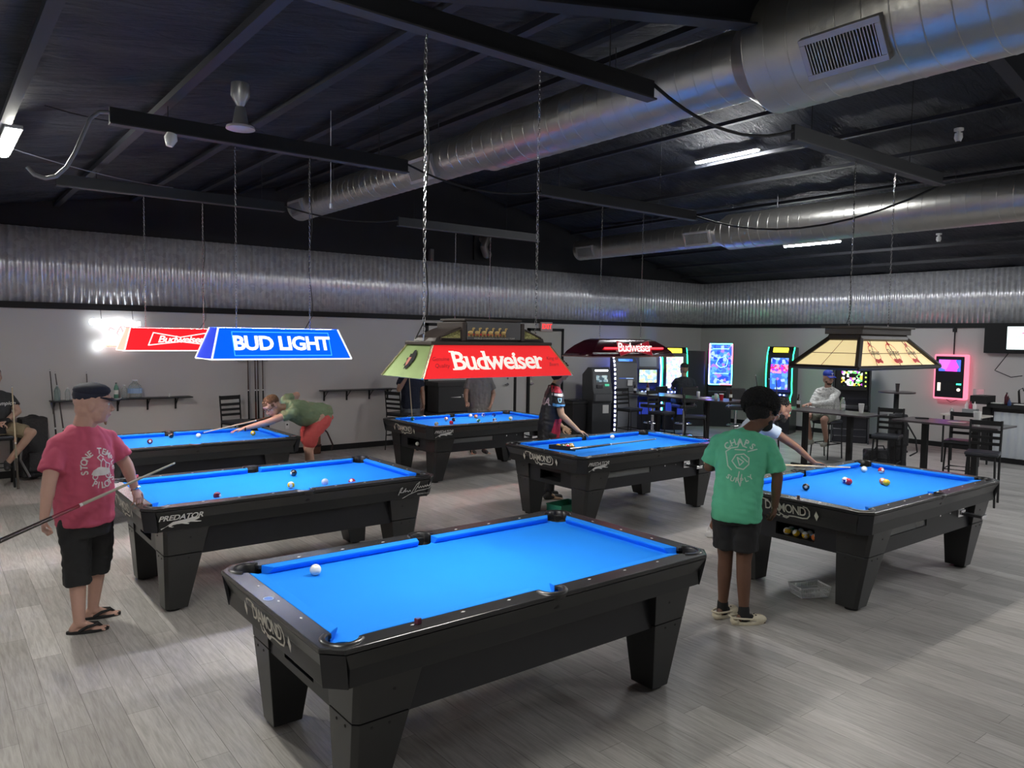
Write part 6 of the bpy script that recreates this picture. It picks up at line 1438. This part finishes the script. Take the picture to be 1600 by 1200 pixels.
for A in (RA, LA):
    b = B(); b.cap(A+U*.02, A-U*.03, .042, .045); b.cap((A.x-.03,A.y,.035), (A.x+.15,A.y-.03,.035), .045, .038); fig_mesh(b, t, 'shoe', mat('white_shoe', (.6,.6,.6), .6), .008, 3)
cue('pool_cue', (6.42,4.93,1.02), (8.0,4.184,.925), 'pale cue aimed at the white ball by the player leaning over the right table', (.6,.5,.35), (.66,.54,.38), (.6,.5,.35))
# ---------------------------------------------------------------- 4. bending man, red shorts
t = person('person', 'curly-haired man in sage shirt and coral shorts bending over the far left table', (4.45,10.6,0))
CS = lambda x, y, z: V((x*.91, y*.91, CAMH+(z-CAMH)*.91))
pel = CS(5.03,11.62,.98); sh = CS(4.50,11.52,1.13); ax = (sh-pel).normalized(); lat = V((0,-1,0)); fr = V((-.25,0,-.97))
hc = CS(4.24,11.45,1.17); hf = V((-.78,-.28,-.55)); hu = V((-.55,0,.83))
LS_ = sh+V((.02,-.20,-.04)); RS = sh+V((.05,.20,.10))
LE_ = CS(4.18,11.36,.955); LW = CS(3.80,11.45,.855); RE = CS(4.82,11.90,1.30); RW_ = CS(4.68,11.80,1.09)
b = B(); torso(b, [(pel-ax*.12,lat*.17,fr*.13),(pel,lat*.175,fr*.15),(pel+ax*.22,lat*.17,fr*.17),(sh-ax*.12,lat*.17,fr*.11),(sh,lat*.12,fr*.08)])
limbs(b, [LS_,LE_,LE_.lerp(LW,.35),LW], [.062,.048,.045,.029]); limbs(b, [RS,RE,RW_], [.062,.048,.029]); limbs(b, [sh,hc-V(hf)*.03-V(hu)*.05], [.068,.062])
LK, LA = V((4.40,10.42,.62)), V((4.44,10.44,.085)); RK, RA = V((4.52,10.76,.62)), V((4.66,10.80,.085))
for a_, c_, d_ in ((pel+lat*.09,LK,LA),(pel-lat*.09,RK,RA)): limbs(b, [a_,c_,c_.lerp(d_,.3),d_], [.12,.066,.063,.04])
P, R = head(b, hc, hf, hu, 1.12)
hand(b, LW, (-.98,.12,-.12), (0,0,-1), True, (.25,.2,.25,.35), 1.05, .22, .5); hand(b, RW_, (-.6,0,-.7), (0,-1,0), False, 1.2, 1.05, .05, 1.2)
foot(b, LA, (-1,-.1)); foot(b, RA, (-1,-.1)); fig_mesh(b, t, 'body', skin('freckled', (.55,.33,.25)), .007, 3)
b = B(); torso(b, [(pel-ax*.20+U*.035,lat*.19,fr*.16),(pel-ax*.06+U*.01,lat*.205,fr*.19),(pel+ax*.08-U*.01,lat*.205,fr*.18),(pel+ax*.25-U*.02,lat*.21,fr*.19),(sh-ax*.12,lat*.215,fr*.155),(sh-ax*.0,lat*.19,fr*.12),(sh+ax*.05,lat*.10,fr*.08)])
cuff(b, [LS_,LS_.lerp(LE_,.5)], [.074,.084]); cuff(b, [RS,RS.lerp(RE,.5)], [.072,.078]); fig_mesh(b, t, 'shirt', mat('sage_cotton', (.19,.26,.15), .85, noise=.06, nscale=20), .012, 5, .022, 8)
b = B(); torso(b, [(pel-ax*.14-U*.05,lat*.18,V((-.14,0,-.05))),(pel-ax*.02-U*.02,lat*.185,fr*.16),(pel+ax*.08,lat*.18,fr*.15)]); limbs(b, [pel-ax*.06+lat*.09-U*.05,LK+V((.03,0,.22)),LK+V((.02,0,.11))], [.14,.112,.105]); limbs(b, [pel-ax*.06-lat*.09-U*.05,RK+V((0,0,.22)),RK+V((0,0,.11))], [.14,.112,.105])
fig_mesh(b, t, 'shorts', mat('coral_cotton', (.62,.10,.095), .85), .012, 4, .016, 8)
b = B(); b.ell(P(0,-.03,.058), SR(P,[.086,.108,.086]), R); hair_tufts(b, P, R, 1.2, 320, .016, .0, 8); partb(b, 'curly_hair', mat('brown_curls', (.16,.075,.035), .8, bump=.6, bscale=120), t, smooth=True)
partface(t, P, R, 1.12, brows=(.16,.08,.04))
b = B()
for sx in (-1,1): b.tube([P(sx*.031+.026*math.cos(i*PI/6), .108, .008+.018*math.sin(i*PI/6)) for i in range(12)], .0024, closed=True, n=5); b.tube([P(sx*.057,.104,.012),P(sx*.080,.03,.014),P(sx*.084,-.01,.005)], .003, n=5)
partb(b, 'glasses', MBLACK, t)
b = B(); b.tube([LW+V((.02+.006*math.cos(i*PI/6), .033*math.cos(i*PI/6), .026*math.sin(i*PI/6))) for i in range(12)], .010, closed=True); partb(b, 'wristwatch', MBLACK, t)
for A in (LA, RA):
    b = B(); b.cap(A+U*.02, A-U*.03, .045, .048); b.cap((A.x+.04,A.y,.04), (A.x-.16,A.y,.035), .05, .042); fig_mesh(b, t, 'shoe', mat('dark_shoe', (.03,.03,.03), .6), .009, 3)
cue('pool_cue', (4.32,10.76,1.15), (2.99,10.66,.935), 'cue of the bending man, its shaft pointing at the white ball', DK, (.6,.5,.35), (.1,.05,.03))
# ---------------------------------------------------------------- generic standing figure for the far players
def stander(label, org, face, H, skinm, shirtm, pantm, arms, head_f, hairm, sleeve=.55, hem=-.10, girth=1., leg_len=.86, extra=None, shoe=(.02,.02,.02), lean=0., hat=None, hw=.19, shirt_disp=.016, hand_args=None, hc_off=None):
    """arms = {'R':(elbow,wrist,dir,palm,curl),'L':...} in figure coordinates (right, front, up)"""
    global tr
    t = person('person', label, (org[0],org[1],0)); f = V((face[0],face[1],0)).normalized(); r = V((f.y,-f.x,0)); o = V((org[0],org[1],0))
    def W_(p): return o+r*p[0]+f*p[1]+U*p[2]
    pel = W_((0,0,.52*H)); sh = W_((0,lean,.815*H)); g = girth; lt = -r
    b = B(); torso(b, [(pel-U*.1,lt*.15*g,f*.11*g),(pel,lt*.16*g,f*.12*g),(pel.lerp(sh,.4),lt*.155*g,f*.12*g),(sh-U*.12,lt*.18,f*.115),(sh-U*.02,lt*.12,f*.07),(sh+U*.06,lt*.07,f*.06)])
    hcc = W_(hc_off) if hc_off else sh+U*.245+f*.03
    limbs(b, [sh+U*.02,hcc-U*.07], [.064,.058])
    res = {}
    for k_, sg in (('R',1),('L',-1)):
        e, w, d, pn, cu = arms[k_]; S_ = sh+r*sg*hw-U*.045; E_, Wr = W_(e), W_(w); limbs(b, [S_,E_,E_.lerp(Wr,.35),Wr], [.058,.046,.043,.028]); dd = r*d[0]+f*d[1]+U*d[2]; pp = r*pn[0]+f*pn[1]+U*pn[2]; hand(b, Wr, dd, pp, k_ == 'L', cu, 1.02, .1, .9); res[k_] = (S_,E_,Wr)
    K = []
    for sg in (1,-1):
        kn, an = W_((sg*.10,.03,.27*H)), W_((sg*.12,-.01,.085)); limbs(b, [pel+r*sg*.085,kn,kn.lerp(an,.3),an], [.10*g,.058,.056,.037]); foot(b, an, f+r*sg*.2); K.append((kn,an))
    P, R = head(b, hcc, r*head_f[0]+f*head_f[1]+U*head_f[2], U, 1.08); fig_mesh(b, t, 'body', skinm, .008, 3)
    b = B(); torso(b, [(pel+U*hem,lt*.19*g,f*.155*g),(pel+U*.06,lt*.19*g,f*.16*g),(pel.lerp(sh,.45),lt*.19*g,f*.155*g),(sh-U*.14,lt*.205,f*.14),(sh-U*.05,lt*.19,f*.12),(sh+U*.01,lt*.14,f*.09),(sh+U*.055,lt*.085,f*.075)])
    for k_ in 'RL': S_,E_,Wr = res[k_]; trap(b, sh, S_); cuff(b, [S_,S_.lerp(E_,sleeve*.5),S_.lerp(E_,sleeve)], [.066,.076,.084])
    s_ = fig_mesh(b, t, 'shirt', shirtm, .012, 5, shirt_disp, 8); tr = tree_of(s_, t)
    b = B(); torso(b, [(pel-U*.18,lt*.17*g,f*.14*g),(pel-U*.03,lt*.175*g,f*.145*g),(pel+U*.05,lt*.17*g,f*.14*g)])
    for (kn, an), sg in zip(K,(1,-1)):
        if leg_len > .5: cuff(b, [pel+r*sg*.085-U*.08,kn,an+U*.03], [.115,.085,.07])
        else: cuff(b, [pel+r*sg*.085-U*.08,kn+U*.08,kn-U*.03], [.12,.10,.095])
    fig_mesh(b, t, 'trousers' if leg_len > .5 else 'shorts', pantm, .012, 4, .015, 7)
    if hairm: b = B(); b.ell(P(0,-.022,.05), SR(P,[.081,.102,.076]), R); hair_tufts(b, P, R, 1., 160, .011, .0, 5); partb(b, 'hair', hairm, t, smooth=True)
    partface(t, P, R, 1.08, brows=(.05,.04,.03))
    for kn, an in K:
        d = f; b = B(); b.cap(an+U*.01, an-U*.035, .045, .046); b.cap(V((an.x,an.y,.038))-d*.04, V((an.x,an.y,.034))+d*.16, .046, .038); fig_mesh(b, t, 'shoe', mat('shoe%.2f' % shoe[0], shoe, .6), .009, 3)
    return t, r, f, sh, pel, P, R, W_
DN = (0,0,-1)
FAIR2 = skin('tan', (.42,.26,.19))
# 5. navy shirt man by the second bar chair
stander('man in a navy T-shirt and grey jeans holding an upright cue, head hidden', (7.72,13.2), (-.3,-1), 1.80, FAIR2, mat('navy_cotton', (.012,.018,.04), .85), mat('grey_denim', (.12,.14,.17), .8),
    {'R':((.26,.10,1.22),(.14,.22,1.46),(-.1,.1,.9),(-.6,.6,0),1.2),'L':((-.25,-.02,1.16),(-.26,.06,.92),(0,.1,-1),(1,0,0),.6)}, (0,1,-.1), HB)
cue('pool_cue', (7.66,12.93,.02), (7.56,12.98,1.48), 'upright cue with a pale shaft held by the man in the navy shirt', (.6,.5,.4), (.6,.5,.38), (.55,.45,.35))
# 6. grey shirt man
stander('heavy man in a grey T-shirt standing behind the far table, head hidden', (8.62,12.08), (-.35,-1), 1.88, FAIR2, mat('grey_cotton', (.16,.155,.15), .85, noise=.06, nscale=20), mat('dark_grey_cloth', (.04,.04,.045), .85),
    {'R':((.28,.02,1.18),(.32,.22,1.03),(.1,.8,-.2),(-.6,0,-.3),1.1),'L':((-.30,-.02,1.16),(-.20,.16,.98),(.4,.4,-.7),(.6,-.6,0),.5)}, (0,1,-.1), HB, girth=1.2, sleeve=.7, hem=-.2)
# 7. USA jersey man
t, r, f, sh, pel, P, R, W_ = stander('man in a black, red and white jersey resting a hand at the middle table', (7.05,8.15), (.80,-.42), 1.93, skin('tanned', (.38,.25,.16)), mat('black_jersey', (.014,.014,.018), .45), mat('black_cotton', (.012,.012,.014), .8),
    {'R':((.24,.12,1.22),(.27,.36,1.00),(.1,.8,-.3),(0,-.2,-1),.3),'L':((-.24,.05,1.18),(-.2,.25,1.0),(0,.7,-.5),(1,0,0),.5)}, (0.1,1,-.2), HB, sleeve=.66, hem=-.17, lean=.06, hc_off=(0,.17,1.83))
b = B(); b.ell(P(0,-.05,-.03), SR(P,[.095,.09,.12]), R); partb(b, 'long_hair', HB, t, smooth=True)
def jer(polys, c, right, d, m_, name): me = poly2d(polys); me.transform(plane_matrix(c, right, U)); drape(me, tr, d, .004); put(name, me, t, m_)
side_d = -r; sc_ = sh+r*.5
jer([[(-.02,-.42),(.13,-.42),(.12,-.75),(-.11,-.75)]], sh+r*.45, f, side_d, mat('jersey_red', (.45,.02,.05), .5), 'red_panel')
jer([[(-.06,.06),(.06,.03),(.11,-.05),(-.07,-.04)]], sh+r*.45, f, side_d, mat('jersey_red', (.45,.02,.05), .5), 'red_shoulder')
jer([[(-.07,-.05),(.11,-.06),(.12,-.10),(-.07,-.08)]], sh+r*.45, f, side_d, LETW, 'white_band'); jer([[(-.06,-.19),(.11,-.21),(.11,-.245),(-.06,-.23)]], sh+r*.45, f, side_d, mat('jersey_sky', (.1,.35,.7), .5), 'blue_band')
ms = strokes2d([[(-.025,.02),(.025,.02),(.012,-.03),(-.012,-.03),(-.025,.02)]], .010); ms.transform(plane_matrix(sh+r*.45+U*-.14+f*.02, f, U)); drape(ms, tr, side_d, .005); put('sleeve_logo', ms, t, mat('cyan_logo', (.4,.75,.85), .5))
m_ = text_mesh('USA', .15, offset=.02, sx=.9); m_.transform(plane_matrix(sh-f*.3-U*.18+r*.06, r*1+f*0.0, U)); drape(m_, tr, f, .004); put('jersey_lettering', m_, t, mat('pale_pink_letter', (.6,.45,.48), .6))
# ---------------------------------------------------------------- seated figures
def sitter(label, org, face, seat_z, skinm, shirtm, pantm, arms, head_f, hc, lean, knees, ankles, shoem, sleeve=.6, short=True, girth=1.05, hw=.19, disp=.016):
    global tr
    t = person('person', label, (org[0],org[1],0)); f = V((face[0],face[1],0)).normalized(); r = V((f.y,-f.x,0)); o = V((org[0],org[1],0))
    def W_(p): return o+r*p[0]+f*p[1]+U*p[2]
    lt = -r; g = girth; pel = W_((0,0,seat_z+.12)); sh = W_((0,lean,seat_z+.60)); ax = (sh-pel).normalized()
    b = B(); torso(b, [(pel-U*.08,lt*.17*g,f*.13),(pel+U*.05,lt*.17*g,f*.13*g),(pel.lerp(sh,.5),lt*.165*g,f*.125*g),(sh-ax*.1,lt*.185,f*.115),(sh-U*.02,lt*.12,f*.07),(sh+U*.05,lt*.07,f*.06)])
    hcc = W_(hc); limbs(b, [sh+U*.02,hcc-U*.07], [.066,.060]); res = {}
    for k_, sg in (('R',1),('L',-1)):
        e, w, d, pn, cu = arms[k_]; S_ = sh+r*sg*hw-U*.045; E_, Wr = W_(e), W_(w); limbs(b, [S_,E_,E_.lerp(Wr,.35),Wr], [.060,.048,.045,.029]); hand(b, Wr, r*d[0]+f*d[1]+U*d[2], r*pn[0]+f*pn[1]+U*pn[2], k_ == 'L', cu, 1.02, .1, .9); res[k_] = (S_,E_,Wr)
    K = []
    for k_, sg in (('R',1),('L',-1)):
        kn, an, td = W_(knees[k_]), W_(ankles[k_][0]), ankles[k_][1]; limbs(b, [pel+r*sg*.09,kn,kn.lerp(an,.3),an], [.095,.060,.058,.038])
        td = r*td[0]+f*td[1]; K.append((kn,an,td,sg))
    P, R = head(b, hcc, r*head_f[0]+f*head_f[1]+U*head_f[2], U, 1.1); fig_mesh(b, t, 'body', skinm, .0075, 3)
    b = B(); torso(b, [(pel-U*.08,lt*.20*g,f*.17*g),(pel+U*.06,lt*.20*g,f*.17*g),(pel.lerp(sh,.5),lt*.195*g,f*.16*g),(sh-ax*.14,lt*.21,f*.14),(sh-U*.05,lt*.195,f*.12),(sh+U*.01,lt*.145,f*.09),(sh+U*.055,lt*.085,f*.075)])
    for k_ in 'RL':
        S_,E_,Wr = res[k_]
        trap(b, sh, S_)
        if sleeve <= 1: cuff(b, [S_,S_.lerp(E_,sleeve*.5),S_.lerp(E_,sleeve)], [.068,.078,.084])
        else: cuff(b, [S_,E_,E_.lerp(Wr,.85)], [.074,.066,.048])
    s_ = fig_mesh(b, t, 'shirt', shirtm, .011, 5, disp, 8); tr = tree_of(s_, t)
    b = B(); torso(b, [(pel-U*.10,lt*.185*g,f*.16),(pel+U*.05,lt*.18*g,f*.15)])
    for kn, an, td, sg in K:
        h_ = pel+r*sg*.09
        if short: cuff(b, [h_,h_.lerp(kn,.5),h_.lerp(kn,.82)], [.12,.105,.098])
        else: cuff(b, [h_,kn,an+U*.02], [.12,.085,.065])
    fig_mesh(b, t, 'shorts' if short else 'trousers', pantm, .011, 4, .014, 7)
    for kn, an, td, sg in K:
        td = td.normalized(); gz = an.z-.075; b = B(); b.cap(an+U*.01, an-U*.035, .045, .046); b.cap(V((an.x,an.y,gz+.036))-td*.05, V((an.x,an.y,gz+.034))+td*.17, .046, .04); fig_mesh(b, t, 'shoe', shoem, .008, 3)
    partface(t, P, R, 1.1, brows=(.05,.035,.03)); return t, r, f, sh, pel, P, R, W_
# 8. man at the slot machine, from behind
t, r, f, sh, pel, P, R, W_ = sitter('man in a dark T-shirt and cap sitting with his back turned at the slot machines', (14.5,11.80), (.62,.79), .74, skin('olive', (.30,.19,.13)), mat('charcoal_cotton', (.02,.024,.032), .85), mat('black_cotton', (.012,.012,.014), .8),
    {'R':((.24,.18,1.12),(.16,.42,1.08),(0,1,0),(0,0,-1),.4),'L':((-.24,.20,1.12),(-.22,.46,1.06),(0,1,0),(0,0,-1),.4)}, (-.35,1,-.05), (0,.08,1.60), .02, {'R':(.14,.44,.80),'L':(-.14,.44,.80)}, {'R':((.14,.40,.36),(0,1)),'L':((-.14,.38,.36),(0,1))}, mat('shoe0.02', (.02,.02,.02), .6), short=False)
b = B(); b.ell(P(0,-.02,.055), SR(P,[.086,.108,.072]), R, n=20); partb(b, 'cap', mat('black_cap', (.02,.02,.022), .8), t, smooth=True); b = B(); b.ell(P(0,.03,-.075), SR(P,[.06,.066,.045]), R); partb(b, 'beard', HB, t, smooth=True)
# 9. man in the blue cap
PAT = bpy.data.materials.new('white_patterned_cloth'); PAT.use_nodes = True; nt = PAT.node_tree; bs = nt.nodes['Principled BSDF']; tc = N('ShaderNodeTexCoord'); n1 = N('ShaderNodeTexNoise'); n1.inputs['Scale'].default_value = 13; n1.inputs['Detail'].default_value = 2; n1.inputs['Distortion'].default_value = 2.5; nt.links.new(tc.outputs['Object'], n1.inputs['Vector'])
c1 = N('ShaderNodeValToRGB'); c1.color_ramp.elements[0].position = .46; c1.color_ramp.elements[0].color = (.62,.62,.6,1); c1.color_ramp.elements[1].position = .50; c1.color_ramp.elements[1].color = (.14,.15,.15,1); e = c1.color_ramp.elements.new(.54); e.color = (.62,.62,.6,1); nt.links.new(n1.outputs['Fac'], c1.inputs[0]); nt.links.new(c1.outputs[0], bs.inputs['Base Color']); bs.inputs['Roughness'].default_value = .85
t, r, f, sh, pel, P, R, W_ = sitter('man in a blue cap and white patterned long-sleeved top sitting at the high table', (14.05,7.86), (-1,-.02), .75, skin('ruddy', (.42,.24,.18)), PAT, mat('khaki_grey_cloth', (.22,.23,.19), .85),
    {'R':((.20,.22,1.10),(.10,.44,.93),(0,.6,-.5),(0,0,-1),.7),'L':((-.24,.36,1.13),(-.02,.80,1.10),(.1,1,0),(0,0,-1),.5)}, (-.85,.45,-.18), (-.02,.06,1.585), .04, {'R':(.17,.50,.84),'L':(-.18,.48,.80)}, {'R':((.14,.34,.36),(0,1)),'L':((-.10,.18,.34),(0,1))}, mat('pale_grey_shoe', (.38,.38,.33), .7), sleeve=1.2, girth=1.15, disp=.02)
BCAP = mat('royal_blue_cap', (.01,.035,.30), .75); b = B(); b.ell(P(0,-.018,.07), SR(P,[.088,.106,.078]), R, n=22, m=12); partb(b, 'cap', BCAP, t, smooth=True)
b = B(); p0 = []; p1 = []
for i in range(9): a = -1.2+2.4*i/8; p0.append(P(.078*math.sin(a), .06*math.cos(a)+.025, .052)); p1.append(P(.08*math.sin(a), .065*math.cos(a)+.095, .045-.012*abs(math.sin(a))))
b.hull8([*p0,*p1[::-1]], [p+U*.008 for p in (*p0,*p1[::-1])]); partb(b, 'cap_brim', BCAP, t)
hfv = (P(0,1,0)-P(0,0,0)).normalized(); hl = (P(1,0,0)-P(0,0,0)).normalized(); m_ = text_mesh('T', .065, offset=.045); m_.transform(plane_matrix(P(0,.096,.09), -hl, U)); put('cap_letter', m_, t, LETW)
b = B(); b.ell(P(0,.045,-.082), SR(P,[.052,.050,.036]), R); b.ell(P(.048,.03,-.05),[.02,.04,.035],R); b.ell(P(-.048,.03,-.05),[.02,.04,.035],R); partb(b, 'beard', mat('brown_beard', (.06,.03,.02), .9, bump=.5, bscale=150), t, smooth=True)
b = B(); b.ell(sh+U*.04-f*.05, [.10,.08,.05]); b.ell(sh+U*.0-f*.12, [.10,.06,.08]); partb(b, 'hood', PAT, t, smooth=True)
# 10. man at the left edge
t, r, f, sh, pel, P, R, W_ = sitter('man in a dark T-shirt and khaki shorts on a stool at the left edge', (.80,13.25), (.12,-1), .75, skin('fair2', (.45,.29,.22)), mat('dark_grey_cotton', (.035,.037,.04), .85), mat('khaki_cloth', (.27,.22,.14), .85),
    {'R':((.24,.14,1.08),(.05,.30,.96),(-.9,.2,-.1),(0,0,-1),.5),'L':((-.27,.10,1.10),(-.08,.30,.99),(.9,.3,-.1),(0,0,-1),.6)}, (-.0,1,-.1), (0,.04,1.61), .0, {'R':(.30,.34,.78),'L':(-.40,.30,.80)}, {'R':((.12,.28,.36),(0,1)),'L':((-.10,.20,.36),(.2,1))}, mat('black_white_shoe', (.03,.03,.035), .6))
b = B(); b.ell(P(0,-.02,.06), SR(P,[.082,.102,.068]), R); partb(b, 'hair', HB, t, smooth=True)
m_ = text_mesh('Champion', .075, offset=.01, shear=.35); m_.transform(plane_matrix(sh+f*.4-U*.12+r*-.08, -r, U)); drape(m_, tr, -f, .004); put('shirt_lettering', m_, t, LETW)
b = B(); b.cap(W_((-.10,.29,.995)), W_((-.02,.31,.985)), .042, .045); partb(b, 'black_glove', MBLACK, t, smooth=True)
cue('pool_cue', (1.03,12.80,.02), (.99,12.86,1.50), 'upright pale cue standing in front of the man at the left edge', (.08,.07,.06), (.6,.5,.38), (.35,.3,.22))

# ================================================================== survey units to metres
A_NAMES = ('pool_table', 'pool_ball', 'cue_ball', 'chalk_cube', 'ball_rack', 'billiard_lamp', 'hanging_board', 'power_cable', 'flexible_conduit', 'spotlight_head')
for o in list(COL.objects):
    if o.parent is not None or o is camo: continue
    base = o.name.split('.')[0]; lab = o.get('label', '')
    isa = (base in A_NAMES and 'shelf' not in lab) or 'dark cue lying across' in lab
    k = KA if isa else KB; p = V(o.location)
    o.location = (p.x*k, p.y*k, CAM_M+(p.z-CAMH)*k); o.scale = [q*k for q in o.scale]
